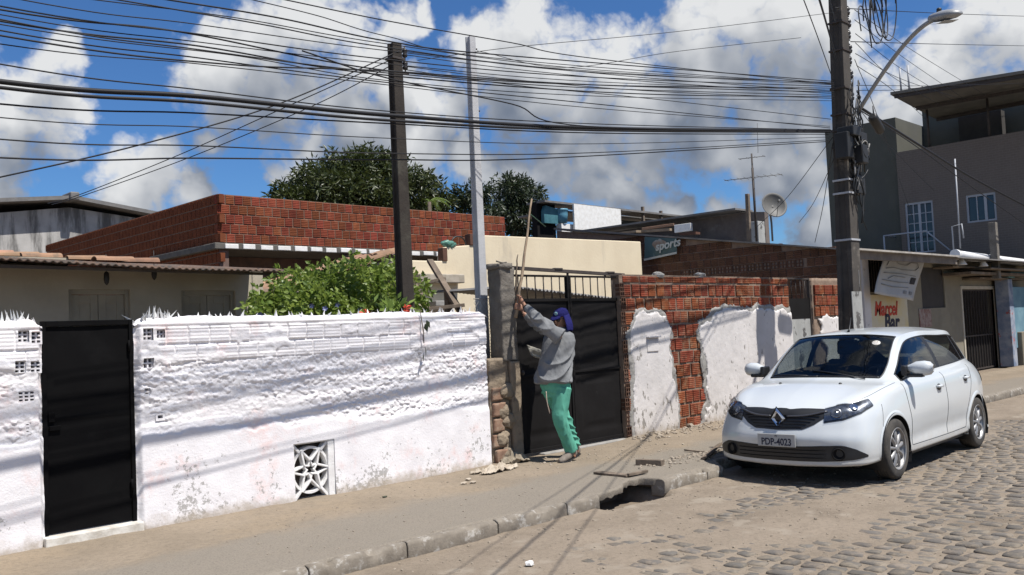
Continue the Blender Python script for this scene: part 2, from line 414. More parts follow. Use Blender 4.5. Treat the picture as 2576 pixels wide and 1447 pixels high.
P[:, 2:, 0] = xs[:, None]; P[:, 2:, 1] = EY[:, None]+(.30-EY[:, None])*tt[None, :]
P[:, 2:, 2] = walk_z(P[:, 2:, 0], P[:, 2:, 1])
P[:, 1] = P[:, 2]+np.array((0, -.012, -.02)); P[:, 0] = P[:, 1]+np.array((0, .015, -.05)); P[:, 0, 2] += (fbm(xs*14, xs*0, 61, 3)-.5)*.03
P[:, 1, 1] += (fbm(xs*17, xs*0, 62, 3)-.5)*.03
walk = link('sidewalk', grid_mesh('sidewalk', P, m_walk), kind='structure')
# dark earth of the pit under the broken slab
pt = MB(); pt.box(6.3, 7.95, -1.72, -1.6, -.3, .1); pt.box(6.3, 6.52, -2.2, -1.6, -.3, .10); pt.box(7.72, 7.95, -2.2, -1.6, -.3, .1)
pt.build('pit_side', m_earth, walk)
# kerb stones
kx = -6.0; rk = random.Random(3)
while kx < 30:
    L = rk.uniform(.75, 1.0)
    if kx < 6.55 < kx+L+.3: L = 6.60-kx
    a, b = kx, kx+L-.012
    kx += L
    if abs(kx-6.60) < 1e-6: kx = 7.62
    if a < 8.75 < b: b = 8.72; kx = 8.76
    n = 14; y0 = -2.33 if a < 8.7 else -2.045
    px_ = np.linspace(a, b, max(6, int((b-a)/.03))); prof = [(.17, -.04), (.02, -.04), (0, .0), (.002, .105), (.010, .128), (.030, .138), (.075, .136), (.17, .118)]
    G = np.zeros((len(px_), len(prof), 3))
    for j, (py_, pz_) in enumerate(prof):
        nn = (fbm(px_*11, px_*0+j*2.7, 71, 4)-.5); chip = np.clip(fbm(px_*6, px_*0+5, 77, 4)-.56, 0, 1)*(j in (4, 5))
        G[:, j, 0] = px_; G[:, j, 1] = y0+py_+nn*.016+chip*.10; G[:, j, 2] = pz_+nn*.010*(j < 6)-chip*.14
    G[0, :, 1:] *= 1; me = grid_mesh('kerb_stone', G, m_kerb, flip=True)
    o = link('kerb_stone', me, walk)
    bm = bmesh.new(); bm.from_mesh(me)
    for ends in (0, len(px_)-1):
        vsx = [bm.verts[i] if False else None for i in ()]
    bm.verts.ensure_lookup_table()
    k = len(prof)
    bm.faces.new([bm.verts[i] for i in range(k)][::-1]); bm.faces.new([bm.verts[(len(px_)-1)*k+i] for i in range(k)])
    bm.to_mesh(me); bm.free()
    bev(o, .004, 1, 60)

# ================================================================== WHITE STREET WALL with spikes, black door
def wall_white():
    m = M('white_limewash', (.81, .785, .785), (.73, .70, .705), 3.0, .92, .5, 55, spec=.25, bdist=.008)
    t, p = nodes_of(m); pos = nd(t, 'ShaderNodeNewGeometry').outputs['Position']; sep = nd(t, 'ShaderNodeSeparateXYZ'); t.links.new(pos, sep.inputs[0])
    col = p.inputs['Base Color'].links[0].from_socket
    pk = noise(t, pos, 1.9, 7, .7)
    col = mixc(t, maprange(t, pk.outputs['Fac'], .53, .72, 0, .75), col, (.74, .50, .46))          # old pink paint through the lime
    fl = noise(t, pos, 21, 7, .75); fl2 = noise(t, pos, 2.3, 3, .5)
    low = maprange(t, sep.outputs['Z'], .95, .22, -.06, .055)
    flk = maprange(t, mth(t, 'ADD', mth(t, 'ADD', fl.outputs['Fac'], low), mth(t, 'MULTIPLY_ADD', fl2.outputs['Fac'], .55, -.275)), .615, .66)
    col = mixc(t, mth(t, 'MULTIPLY', flk, .8), col, (.30, .285, .265))                                # flaked spots
    du = noise(t, pos, 7, 6, .7)
    dust = maprange(t, mth(t, 'MULTIPLY_ADD', du.outputs['Fac'], -.30, sep.outputs['Z']), .13, -.02)
    col = mixc(t, mth(t, 'MULTIPLY', dust, .8), col, (.36, .30, .23))                                 # splashed soil at the foot
    t.links.new(col, p.inputs['Base Color']); return m
m_white = wall_white()
m_dark_in = M('brick_hollow', (.10, .075, .06), (.06, .045, .04), 10)  # dark sheet colour standing in for the shade behind the vent
DX0, DX1 = X0(110, 1000, 0)+.0, X0(342, 1000, 0)          # door opening
WX1 = X0(1234, 980, 0)                                    # right end of the white wall
WT = 1.955
ZB = .10
def hollow_end(cw, ch, nx=2, nz=3, depth=.16, t=.018):
    """the end of a hollow clay brick: webs round nx x nz open channels"""
    b = MB(); xs_ = [0]; zs_ = [0]
    hw = (cw-t*(nx+1))/nx; hh = (ch-t*(nz+1))/nz
    for i in range(nx): xs_ += [xs_[-1]+t, xs_[-1]+t+hw]
    xs_.append(cw)
    for i in range(nz): zs_ += [zs_[-1]+t, zs_[-1]+t+hh]
    zs_.append(ch)
    for i in range(len(xs_)-1):
        for j in range(len(zs_)-1):
            x0, x1, z0, z1 = xs_[i], xs_[i+1], zs_[j], zs_[j+1]
            if i % 2 == 1 and j % 2 == 1:
                b.add([(x0, 0, z0), (x1, 0, z0), (x1, 0, z1), (x0, 0, z1), (x0, depth, z0), (x1, depth, z0), (x1, depth, z1), (x0, depth, z1)], [(1, 0, 4, 5), (2, 1, 5, 6), (3, 2, 6, 7), (0, 3, 7, 4), (4, 7, 6, 5)])
            else: b.add([(x0, 0, z0), (x1, 0, z0), (x1, 0, z1), (x0, 0, z1)], [(0, 1, 2, 3)])
    return b
def white_disp(x, z, seed=0):
    """how far the face of the wall stands out at (x, z)"""
    top = WT-z
    wob = (fbm(x*2.2, z*2.2, seed+1, 3)-.5)
    L = 4.2
    u = (x-DX1)/L
    low = .62-.05*u+.16*(fbm(x*2.4, z*0, seed+2, 4)-.5)+.08*(fbm(x*9, z*9, seed+3, 3)-.5)     # height (above road) where the rough zone ends
    low = low+.22*sstep(.55, .0, np.abs(u-.02))*0+.34-.10*u
    rough = sstep(low-.03, low+.06, z)*sstep(.33, .41, top+.05*wob)
    # courses of ribbed bricks under the cap
    course = ((top > .05)&(top < .40)).astype(float)
    tz = (top-.055)/.165
    row = np.floor(tz); fz = tz-row
    xo = x/.205+.5*(row % 2)+.13*row
    fx = xo-np.floor(xo)
    jit = hash2(np.floor(xo), row, seed+9)
    joint = np.maximum(sstep(.055, .02, np.minimum(fx, 1-fx)), sstep(.10, .04, np.minimum(fz, 1-fz)))
    rib = np.abs(np.sin(PI*(fz*5.0)))**.7
    lap = sstep(.50, .62, fbm(x*3.3, z*5.0, seed+12, 4))*sstep(0, .04, top-.05)
    brick = (.010+.007*rib+.014*(jit-.5))*(1-joint)*(1-lap)+lap*(.012+.016*fbm(x*18, z*18, seed+13, 3))
    # rubble and thrown mortar
    xw = x; x = x+.045*(fbm(x*11, z*15, seed+27, 3)-.5); z0_ = z; z = z+.035*(fbm(x*13, z*13, seed+28, 3)-.5)
    d1, r1 = cells(x/.052+wob*1.2, z/.036+.6*fbm(x*7, z*7, seed+31, 2), seed+20)
    d2, r2 = cells(x/.026+wob, z/.020+wob*2, seed+25)
    lump = np.sqrt(np.clip(1-(d1/.75)**2, 0, 1))*(.1+.9*r1**1.5)*.026+np.sqrt(np.clip(1-(d2/.8)**2, 0, 1))*r2*.012
    x = xw; z = z0_
    dense = sstep(.36, .60, fbm(x*1.7, z*3.6, seed+35, 3))
    lay = (fbm(x*1.6, z*14, seed+40, 3)-.5)*.016
    rubble = lump*(.18+.48*dense)+lay+(fbm(x*22, z*22, seed+41, 4)-.5)*.010*(.6+1.2*dense)
    smooth = (fbm(x*1.3, z*1.3, seed+50, 3)-.5)*.022+(fbm(x*9, z*9, seed+51, 4)-.5)*.004
    foot = .012*sstep(.30, .12, z)*fbm(x*6, z*6, seed+55, 3)
    ledge = .016*sstep(low+.05, low-.03, z)
    return smooth+ledge+foot+rough*(rubble-.006)+course*brick*(1-rough*.7)
def white_wall(x0, x1, seed, holes, name, label):
    res = .0082
    nx = int((x1-x0)/res); xs_ = np.linspace(x0, x1, nx+1)
    zf = np.arange(ZB, WT-.02, res)
    cap = [(.006, WT-.006), (.03, WT+.012), (.07, WT+.02), (.11, WT+.012), (.145, WT-.01)]
    back = np.linspace(WT-.06, ZB, 12)
    nv = len(zf)+len(cap)+len(back)
    G = np.zeros((nx+1, nv, 3)); G[:, :, 0] = xs_[:, None]
    ZF = np.broadcast_to(zf[None, :], (nx+1, len(zf))); XF = np.broadcast_to(xs_[:, None], ZF.shape)
    d = white_disp(XF, ZF, seed)
    endr = .05*(sstep(.05, 0, XF-x0)+sstep(.05, 0, x1-XF))*(.6+.8*fbm(ZF*8, ZF*0, seed+61, 3))        # rounded, chipped ends
    capov = .022*sstep(.09, .03, WT-ZF)*(.5+fbm(XF*5, ZF*5, seed+62, 3))
    G[:, :len(zf), 1] = -d+endr-capov; G[:, :len(zf), 2] = ZF
    for j, (cy, cz_) in enumerate(cap):
        k = len(zf)+j; n_ = (fbm(xs_*6, xs_*0+j*.4, seed+63, 4)-.5)
        G[:, k, 1] = cy-.012*(j == 0); G[:, k, 2] = cz_+n_*.035+.014*(fbm(xs_*1.4, xs_*0, seed+64, 2)-.5)*2-.05*(sstep(.08, 0, xs_-x0)+sstep(.08, 0, x1-xs_))
    for j, bz in enumerate(back): G[:, len(zf)+len(cap)+j, 1] = .15; G[:, len(zf)+len(cap)+j, 2] = bz
    cx = (xs_[:-1]+xs_[1:])/2; czc = np.concatenate(((zf[:-1]+zf[1:])/2, np.full(nv-len(zf), 99.)))
    keep = np.ones((nx, nv-1), bool)
    for (hx0, hx1, hz0, hz1) in holes: keep &= ~((cx[:, None] > hx0)&(cx[:, None] < hx1)&(czc[None, :] > hz0)&(czc[None, :] < hz1))
    t = thing(name, label, 'wall', (x0, 0, WZ))
    bm_ = grid_mesh('masonry', G-np.array((x0, 0, WZ)), m_white, flip=True, keep=keep)
    o = link('masonry', bm_, t)
    e = MB()
    for s, xx in ((0, x0+.002), (1, x1-.002)):
        k = 0 if s == 0 else nx
        ring = [(xx-x0, G[k, j, 1]+.004, G[k, j, 2]-WZ) for j in range(nv)]
        e.add(ring, [tuple(range(nv)) if s else tuple(range(nv))[::-1]])
    e.build('wall_end', m_white, t)
    return t
# exposed hollow brick ends and the star vent, as openings in the wall's face
def rect(px0, py0, px1, py1):
    a = at(px0, py1, 1, 0); b = at(px1, py0, 1, 0); return (a.x, b.x, a.z, b.z)
ends_main = [rect(357, 826, 382, 857), rect(392, 830, 412, 852), rect(360, 900, 384, 928), rect(362, 975, 378, 996), rect(394, 1040, 414, 1058)]
ends_left = [rect(43, 832, 70, 862), rect(78, 834, 104, 865), rect(35, 908, 64, 940), rect(76, 908, 103, 938), rect(46, 983, 88, 1013), rect(62, 1062, 78, 1092)]
vent = rect(741, 1133, 849, 1264); vent = (vent[0], vent[0]+.475, .115, .705)
VX0, VX1, VZ0, VZ1 = vent
wm = white_wall(DX1, WX1, 100, ends_main+[vent], 'street_wall', 'rough whitewashed street wall with a star vent block and a row of white spikes')
wl = white_wall(-3.5, DX0, 300, ends_left, 'street_wall', 'whitewashed street wall with open hollow brick ends, beside the black door')
for t, lst in ((wm, ends_main), (wl, ends_left)):
    for i, (x0, x1, z0, z1) in enumerate(lst):
        nx, nz = ((2, 3), (2, 2), (2, 2), (1, 2), (1, 1))[i] if t is wm else ((2, 3), (2, 3), (2, 3), (2, 3), (3, 3), (1, 3))[i]
        b = hollow_end(x1-x0+.012, z1-z0+.012, nx, nz, .13, .013 if nx > 1 else .02)
        b.build('hollow_brick', m_white, t, loc=(x0-.006-t.location.x, .004, z0-.006-t.location.z))
# star vent block (cobogo): frame, ring and two triangles
def vent_block():
    w = VX1-VX0; h = VZ1-VZ0
    m_v = M('vent_cement', (.80, .79, .77), (.66, .64, .62), 9, .92, .5, 60, c3=(.40, .37, .33), sc3=6, t3=(.6, .72))
    root = link('vent_block', None, wm, loc=(VX0-wm.location.x, 0, VZ0-wm.location.z))
    cx, cz_ = w*.48, h*.53; rr = .215; rz = .235
    fr = MB()
    fr.box(-.01, .014, -.004, .13, -.02, h+.01); fr.box(w-.075, w+.012, -.002, .13, -.02, h+.01); fr.box(.014, w-.075, -.003, .13, -.02, .035); fr.box(.014, w-.075, -.001, .13, h-.012, h+.012)
    fr.build('frame', m_v, root, bevel=.006)
    cw = (w-.075+.014)/2; cx = cw
    ring = MB(); n = 40; ro, ri, dy0, dy1 = 1.0, .89, .022, .10
    V = []
    for k in range(n):
        a = 2*PI*k/n
        for r, y in ((ro, dy0), (ro, dy1), (ri, dy1), (ri, dy0)): V.append((cx+math.cos(a)*r*rr, y, cz_+math.sin(a)*r*rz))
    ring.add(V, [(4*k+j, 4*k+(j+1) % 4, 4*((k+1) % n)+(j+1) % 4, 4*((k+1) % n)+j) for k in range(n) for j in range(4)])
    ring.build('ring', m_v, root)
    for k in range(6):                       # star: six pointed arms, each two ribs meeting at the tip
        a0 = PI/3*k; tr = MB(); tip = (cx+math.cos(a0)*rr*1.02, cz_+math.sin(a0)*rz*1.02)
        for sg in (-1, 1):
            a1 = a0+sg*PI/6; q = (cx+math.cos(a1)*rr*.40, cz_+math.sin(a1)*rz*.40)
            tr.bar((tip[0], .045-.004*sg, tip[1]), (q[0], .045-.004*sg, q[1]), .022, .07, up=(0, 1, 0))
            a2 = a0+sg*PI/3; e = (cx+math.cos(a2)*rr*.12, cz_+math.sin(a2)*rz*.12); tr.bar((q[0], .050-.003*sg, q[1]), (cx+math.cos(a0-sg*.25)*rr*.17, .050-.003*sg, cz_+math.sin(a0-sg*.25)*rz*.17), .018, .06, up=(0, 1, 0))
        tr.build('star_arm', m_v, root, bevel=.006)
    co = MB()
    for sx in (0, 1):
        for sz in (0, 1):
            x_ = .014+sx*(2*cw-.028); z_ = .03+sz*(h-.05)
            co.bar((x_, .052, z_), (cx+(x_-cx)*.62, .052, cz_+(z_-cz_)*.70), .03, .075, up=(0, 1, 0))
    co.build('corner_web', m_v, root, bevel=.006)
    bk = MB(); bk.add([(-.02, .128, -.03), (w+.02, .128, -.03), (w+.02, .128, h+.02), (-.02, .128, h+.02)], [(0, 1, 2, 3)]); bk.build('back', m_dark_in, root)
vent_block()
# spikes along the wall top
m_spike = M('spike_lime', (.80, .79, .77), (.62, .61, .60), 14, .85, .4, 60)
m_shard = M('spike_grey', (.50, .50, .49), (.70, .70, .68), 20, .5, .3, 60, spec=.6)
def spike_mesh(seed, mat, n=4):
    r = random.Random(seed); b = MB(); tip = (r.uniform(-.25, .25), r.uniform(-.15, .15), 1.0)
    V = [(math.cos(2*PI*k/n+.6)*.17*r.uniform(.8, 1.3), math.sin(2*PI*k/n+.6)*.11, -.25) for k in range(n)]
    V += [(v[0]*.55+tip[0]*.3, v[1]*.6, .42) for v in V]+[tip]
    b.add(V, [(k, (k+1) % n, n+(k+1) % n, n+k) for k in range(n)]+[(n+k, n+(k+1) % n, 2*n) for k in range(n)]); return b.mesh('spike', mat)
spk = [spike_mesh(i, m_spike) for i in range(6)]; shd = [spike_mesh(40+i, m_shard, 3) for i in range(4)]
rs = random.Random(21)
x = DX1+.42
while x < WX1-.25:
    k = 1 if rs.random() < .55 else 2
    for q in range(k):
        h = rs.uniform(.045, .085); o = link('spike', rs.choice(spk), wm, loc=(x+q*.035-DX1, .05+rs.uniform(-.03, .03), WT-WZ+.004), rot=(rs.uniform(-.15, .15), rs.uniform(-.22, .22), rs.uniform(0, 3)))
        o.scale = (.14, .14, h)
    x += rs.uniform(.06, .17)
for q in range(26):
    f = q/25; o = link('spike', rs.choice(shd), wm, loc=(.05+.33*f-.0, .04+rs.uniform(-.03, .05), WT-WZ-.02+.012*math.sin(f*3)), rot=(rs.uniform(-.35, .35), (f-.5)*1.5+rs.uniform(-.2, .2), rs.uniform(0, 3)))
    o.scale = (.13, .13, rs.uniform(.09, .15))
for q in range(22):
    f = q/21; o = link('spike', rs.choice(shd), wl, loc=(DX0+3.5-.50+.47*f, .05+rs.uniform(-.03, .04), WT-WZ-.0-.03*(f > .85)), rot=(rs.uniform(-.3, .3), (f-.45)*1.1+rs.uniform(-.25, .25), rs.uniform(0, 3)))
    o.scale = (.13, .13, rs.uniform(.08, .14))

# black sheet-metal door
m_blk = M('black_door_paint', (.0035, .0033, .0036), (.005, .0048, .005), 2.2, .7, .12, 14, spec=.07, c3=(.009, .0088, .009), sc3=2, t3=(.5, .8), bdist=.006)
m_iron0 = M('worn_iron', (.06, .05, .045), (.035, .03, .027), 12, .6, .3, 60)
dt = thing('metal_door', 'plain black sheet metal door between two whitewashed walls', 'door', (DX0, 0, WZ))
w = DX1-DX0; hz = at(225, 806, 1, .04).z-WZ
b = MB(); b.box(.0, .035, .03, .075, .09, hz); b.box(w-.035, w, .03, .075, .09, hz); b.box(.035, w-.035, .03, .075, hz-.045, hz); b.build('door_frame', m_blk, dt, bevel=.004)
n, m_ = 40, 90
gx, gz = np.meshgrid(np.linspace(.036, w-.036, n), np.linspace(.095, hz-.046, m_), indexing='ij')
gy = .052+(fbm(gx*3, gz*3, 91, 3)-.5)*.010; gy = gy-.008*sstep(.012, 0, np.abs(gz-1.02))
link('door_leaf', grid_mesh('door_leaf', np.stack((gx, gy, gz), -1), m_blk), dt)
b = MB(); b.box(.05, .14, .030, .046, .93, .97); b.build('bolt', m_blk, dt, bevel=.003)
for hz_ in (.35, 1.55): b = MB(); b.tube([(w-.038, .028, hz_), (w-.038, .028, hz_+.10)], .011, 8); b.build('hinge', m_blk, dt)
b = MB(); b.box(.045, .095, .036, .047, 1.00, 1.08); b.build('lock_plate', m_blk, dt, bevel=.004)
th = MB(); th.box(-.02, w+.03, -.05, .14, -.03, .085); o = th.build('threshold', M('threshold_lime', (.66, .63, .57), (.45, .41, .35), 7, .95, .6, 40), dt, bevel=.012)

# ================================================================== bricks
m_brick = M('hollow_brick_clay', (.235, .066, .034), (.175, .048, .026), 6, .9, .35, 70, rnd=.36, spec=.15, c3=(.26, .125, .08), sc3=5, t3=(.58, .75))
m_brick_n = M('street_brick_clay', (.245, .067, .032), (.175, .047, .024), 9, .9, .4, 70, rnd=.32, spec=.15, c3=(.25, .145, .09), sc3=8, t3=(.46, .70))
m_brick_b = M('brown_brick_clay', (.115, .062, .042), (.085, .047, .033), 6, .9, .35, 70, rnd=.25, spec=.2)
m_mortar = M('mortar', (.27, .20, .15), (.195, .142, .105), 12, .97, .6, 50, spec=.15)
m_cem = M('grey_cement', (.34, .325, .30), (.25, .24, .22), 7, .95, .6, 35, spec=.2)
def brick_mesh(L, H, D, mat, ribs=5, name='brick'):
    """ribbed hollow brick; front face at y = 0 looking to -y, lower left corner at the origin"""
    b = MB(); pr = []
    for i in range(ribs):
        z = H*i/ribs; s = H/ribs
        pr += [(z+.0*s, .007), (z+.28*s, .0), (z+.78*s, .0)]
    pr.append((H, .007)); n = len(pr)
    V = [(0, y, z) for z, y in pr]+[(L, y, z) for z, y in pr]+[(0, D, 0), (L, D, 0), (L, D, H), (0, D, H)]
    F_ = [(i, n+i, n+i+1, i+1) for i in range(n-1)]+[tuple(range(n-1, -1, -1))[::-1][::-1]+()]
    F_ = [(i, n+i, n+i+1, i+1) for i in range(n-1)]
    F_.append((n-1, 2*n-1, 2*n+2, 2*n+3)); F_.append((n, 0, 2*n, 2*n+1))
    F_.append(tuple(range(n))+(2*n+3, 2*n)); F_.append(tuple(range(2*n-1, n-1, -1))+(2*n+1, 2*n+2))
    b.add(V, F_); return b.mesh(name, mat)
def lay(parent, mlist, L, H, rows, cells_, rnd_, jx=.004, jy=.005, axis='x', name='brick', skip=None, mj=.014):
    """courses of bricks as children of parent; rows: list of z; cells_: x range"""
    x0, x1 = cells_; out = []
    for r, z in enumerate(rows):
        x = x0-rnd_.uniform(0, .5)*L*(r % 2) if r % 2 else x0
        x = x0-(L+mj)*.5*(r % 2)
        while x < x1-.03:
            a = max(x, x0); bnd = min(x+L, x1)
            if bnd-a > .05 and not (skip and skip((a+bnd)/2, z+H/2)):
                o = link(name, rnd_.choice(mlist), parent)
                o.scale = ((bnd-a)/L, 1, 1)
                d = rnd_.uniform(-jy, jy)
                if axis == 'x': o.location = (a+rnd_.uniform(-jx, jx), d, z+rnd_.uniform(-.003, .003))
                else: o.location = (d, -a, z+rnd_.uniform(-.003, .003)); o.rotation_euler = (0, 0, -PI/2)
                o.rotation_euler[1] += rnd_.uniform(-.008, .008)
                out.append(o)
            x += L+mj
    return out

# ---------------------------------------------------------------- raw brick house behind
YB = 9.7
A = at(545, 487, 1, YB); Bq = at(1270, 547, 1, YB)
bx0, bx1 = A.x, Bq.x; zt = A.z; zs_ = at(548, 610, 1, YB).z
CH = (zt-zs_)/5
bh = thing('brick_house', 'unfinished red hollow brick house with a concrete slab and white slab blocks', 'house', (bx0, YB, 0))
b = MB(); b.box(.02, bx1-bx0-.02, .012, .13, zs_-.01, zt-.004); b.box(.012, .13, .13, 10.6, 3.0, zt-.004); b.box(bx1-bx0-.13, bx1-bx0-.02, .13, 6, 3.0, zt-.004); b.build('mortar', M('house_mortar', (.205, .13, .09), (.145, .092, .064), 12, .97, .5, 50), bh)
hb = [brick_mesh(.178, CH-.022, .10, m_brick)]
lay(bh, hb, .178, CH-.022, [zs_+.004+CH*i for i in range(5)], (0, bx1-bx0), random.Random(4), name='brick', mj=.022)
# side wall bricks, in the shade: joined
sb = MB(); rr = random.Random(9); hbm = hb[0]
hv = [tuple(v.co) for v in hbm.vertices]; hf = [tuple(p.vertices) for p in hbm.polygons]
for r in range(8):
    y = -.1*(r % 2); z = zs_+.004+CH*(r-3)
    while y < 10.5:
        sb.add([(vy+rr.uniform(0, .0), y+vx, z+vz) for vx, vy, vz in hv], [f[::-1] for f in hf]); y += .2
sb.build('side_bricks', m_brick, bh, kind='stuff')
for r_ in (1, 3):     # open ends of hollow bricks at the corner
    e = hollow_end(.10, CH-.02, 2, 3, .08, .012); e.build('hollow_brick_end', m_brick, bh, loc=(-.004, -.008, zs_+.006+CH*r_))
b = MB(); b.box(-.12, bx1-bx0+.05, -.10, 3.2, zs_-.15, zs_-.012); b.build('slab', M('slab_cement', (.13, .12, .105), (.09, .083, .072), 6, .95, .5, 40), bh, bevel=.02)
m_wb = M('white_slab_block', (.80, .79, .76), (.68, .66, .62), 8, .9, .4, 40)
x = .10
for i in range(19):
    wv = .30+.02*math.sin(i*5); bb = MB(); bb.box(x, x+wv, -.125-.004*(i % 3), -.02, zs_-.135+.008*math.sin(i*3), zs_-.035+.008*math.sin(i*2)); bb.build('slab_block', m_wb, bh, bevel=.012); x += .405+.01*math.sin(i*7)
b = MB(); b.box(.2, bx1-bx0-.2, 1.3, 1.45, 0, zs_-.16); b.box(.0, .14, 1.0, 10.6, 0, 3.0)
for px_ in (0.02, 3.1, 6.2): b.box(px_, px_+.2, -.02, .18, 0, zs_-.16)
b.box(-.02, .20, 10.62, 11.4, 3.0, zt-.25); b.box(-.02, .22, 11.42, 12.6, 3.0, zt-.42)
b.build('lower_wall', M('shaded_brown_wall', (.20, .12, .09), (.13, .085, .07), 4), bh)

# ---------------------------------------------------------------- grey gable warehouse, far left
YG = 22.5
gl_, gp, gr = at(-160, 512, 1, YG), at(172, 497, 1, YG), at(420, 546, 1, YG)
gh = thing('warehouse', 'grey stained plaster warehouse gable with a low pitched sheet roof', 'building', (gp.x, YG, 0))
m_gp = M('stained_plaster', (.46, .44, .41), (.33, .315, .295), 1.1, .95, .4, 20, c3=(.13, .124, .114), sc3=2.4, t3=(.44, .62), streak=True)
b = MB(); gx0, gx1 = gl_.x-gp.x, gr.x-gp.x
b.prism([(gx0, 0), (gx1, 0), (gx1, gr.z-.2), (0, gp.z-.32), (gx0, gl_.z-.42)], 0, 12, lambda u, v, d: (u, d, v)); b.build('gable_wall', m_gp, gh)
m_sheet = M('old_roof_sheet', (.20, .19, .18), (.13, .125, .12), 2, .8, .3, 20)
for nm, (xa, za), (xb, zb_) in (('l', (gx0-.3, gl_.z), (0, gp.z)), ('r', (0, gp.z), (gx1+.4, gr.z-.03))):
    b = MB(); b.add([(xa, -.5, za-.12), (xb, -.5, zb_-.12), (xb, 12.5, zb_-.12), (xa, 12.5, za-.12), (xa, -.5, za), (xb, -.5, zb_), (xb, 12.5, zb_), (xa, 12.5, za)], ((0, 3, 2, 1), (4, 5, 6, 7), (0, 1, 5, 4), (1, 2, 6, 5), (2, 3, 7, 6), (3, 0, 4, 7))); b.build('roof_slope', m_sheet, gh)
b = MB(); b.box(-.14, .14, -.62, .2, gp.z-.16, gp.z+.1); b.build('ridge_cap', m_sheet, gh, bevel=.04)

# ---------------------------------------------------------------- white house under a tiled eave
YH = 3.65
hl = thing('white_house', 'white house in the shade of a long mossy tiled eave', 'house', (2.0, YH, 0))
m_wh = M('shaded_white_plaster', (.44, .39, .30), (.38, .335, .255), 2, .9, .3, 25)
m_whd = M('painted_door_wood', (.34, .30, .225), (.28, .25, .19), 3, .7, .2, 30)
hx1 = at(663, 760, 1, YH).x-2.0
ez0, ez1 = at(0, 648, 1, 2.75).z, at(690, 678, 1, 2.75).z
exl, exr = at(0, 648, 1, 2.75).x, at(690, 678, 1, 2.75).x
def eave_z(x): 
    f = (x-exl)/(exr-exl); return ez0+(ez1-ez0)*f-.035*math.sin(max(0, min(1, f))*PI)*.6
def door_rect(pa, pb, py): return at(pa, py, 1, YH).x-2.0, at(pb, py, 1, YH).x-2.0, at(pa, py, 1, YH).z
o1 = door_rect(172, 327, 728); o2 = door_rect(456, 592, 731)
b = MB()
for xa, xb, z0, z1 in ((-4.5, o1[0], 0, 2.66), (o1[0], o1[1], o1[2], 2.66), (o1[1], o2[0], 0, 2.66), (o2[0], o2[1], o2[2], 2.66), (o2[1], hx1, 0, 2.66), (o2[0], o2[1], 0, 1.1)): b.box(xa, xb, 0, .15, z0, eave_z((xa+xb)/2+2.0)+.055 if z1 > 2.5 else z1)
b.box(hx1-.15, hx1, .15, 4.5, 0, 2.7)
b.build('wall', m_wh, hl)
def leaf_door(x0, x1, z0, z1, nm, gl=False):
    root = link(nm, None, hl, loc=(x0, .07, z0)); W_, H_ = x1-x0, z1-z0
    fr = MB(); fr.box(0, .05, -.03, .04, 0, H_); fr.box(W_-.05, W_, -.03, .04, 0, H_); fr.box(.05, W_-.05, -.03, .04, H_-.06, H_); fr.build('frame', m_whd, root, bevel=.004)
    for s in (0, 1):
        lf = MB(); xa = .05+s*(W_-.1)/2+.004; xb = xa+(W_-.1)/2-.008
        lf.box(xa, xa+.09, 0, .035, 0, H_-.065); lf.box(xb-.09, xb, 0, .035, 0, H_-.065)
        for zz in (0, H_*.35, H_*.62, H_-.17): lf.box(xa+.09, xb-.09, 0, .035, zz, zz+.10)
        lf.build('leaf', m_whd, root, bevel=.004)
        pn = MB(); pn.box(xa+.085, xb-.085, .014, .028, .1, H_-.16); pn.build('panel', m_whd, root)
        if gl:
            for k in (1, 2):
                zz = H_-.17-k*.16; mb_ = MB(); mb_.box(xa+.09, xb-.09, .004, .03, zz, zz+.02); mb_.build('glazing_bar', m_whd, root)
leaf_door(o1[0], o1[1], 0.05, o1[2], 'double_door'); leaf_door(o2[0], o2[1], 1.1, o2[2], 'shuttered_window', True)
# eave: fascia and rows of tiles
m_tile = M('mossy_roof_tile', (.20, .125, .085), (.12, .09, .07), 4, .95, .5, 40, rnd=.35, c3=(.075, .07, .06), sc3=3, t3=(.45, .65))
m_tile_o = M('orange_roof_tile', (.36, .205, .125), (.25, .15, .095), 5, .95, .5, 40, rnd=.3, c3=(.16, .12, .085), sc3=4, t3=(.5, .68))
def tile_mesh(mat, up=True, L=.46, w=.105, name='roof_tile'):
    b = MB(); n = 6; V = []
    for k, (y, s) in enumerate(((0, 1.0), (L, .82))):
        for r, dz in ((w*s, 0), (w*s-.014, 0)):
            for i in range(n+1):
                a = PI*i/n; V.append((math.cos(a)*r, y, (math.sin(a)*r*.62)*(1 if up else -1)))
    m_ = n+1; F_ = []
    for i in range(n):
        F_ += [(i, i+1, 2*m_+i+1, 2*m_+i), (m_+i+1, m_+i, 3*m_+i, 3*m_+i+1), (i+1, i, m_+i, m_+i+1), (2*m_+i, 2*m_+i+1, 3*m_+i+1, 3*m_+i)]
    b.add(V, F_, False); return b
tb_u, tb_d = tile_mesh(m_tile), tile_mesh(m_tile, False)
tm_u, tm_d = tb_u.mesh('roof_tile', m_tile), tb_d.mesh('roof_tile', m_tile)
slope = R_(6.0); rt = random.Random(31); tm_o = tile_mesh(m_tile_o).mesh('loose_tile', m_tile_o)
xs_ = np.linspace(exl-2.4, exr+.12, 620); ys_ = np.concatenate(([2.70, 2.72], np.linspace(2.78, 6.0, 14)))
gx, gy = np.meshgrid(xs_, ys_, indexing='ij')
ezx = np.array([eave_z(v) for v in xs_])[:, None]
gz = ezx+(gy-2.75)*math.tan(R_(6.0))+.013*np.sin(gx*2*PI/.085)+.02*(fbm(gx*.8, gy*.5, 66, 3)-.5)
o = link('roof_sheet', grid_mesh('roof_sheet', np.stack((gx-2.0, gy-YH, gz), -1), m_tile), hl); s_ = o.modifiers.new('thick', 'SOLIDIFY'); s_.thickness = .022; s_.offset = -1
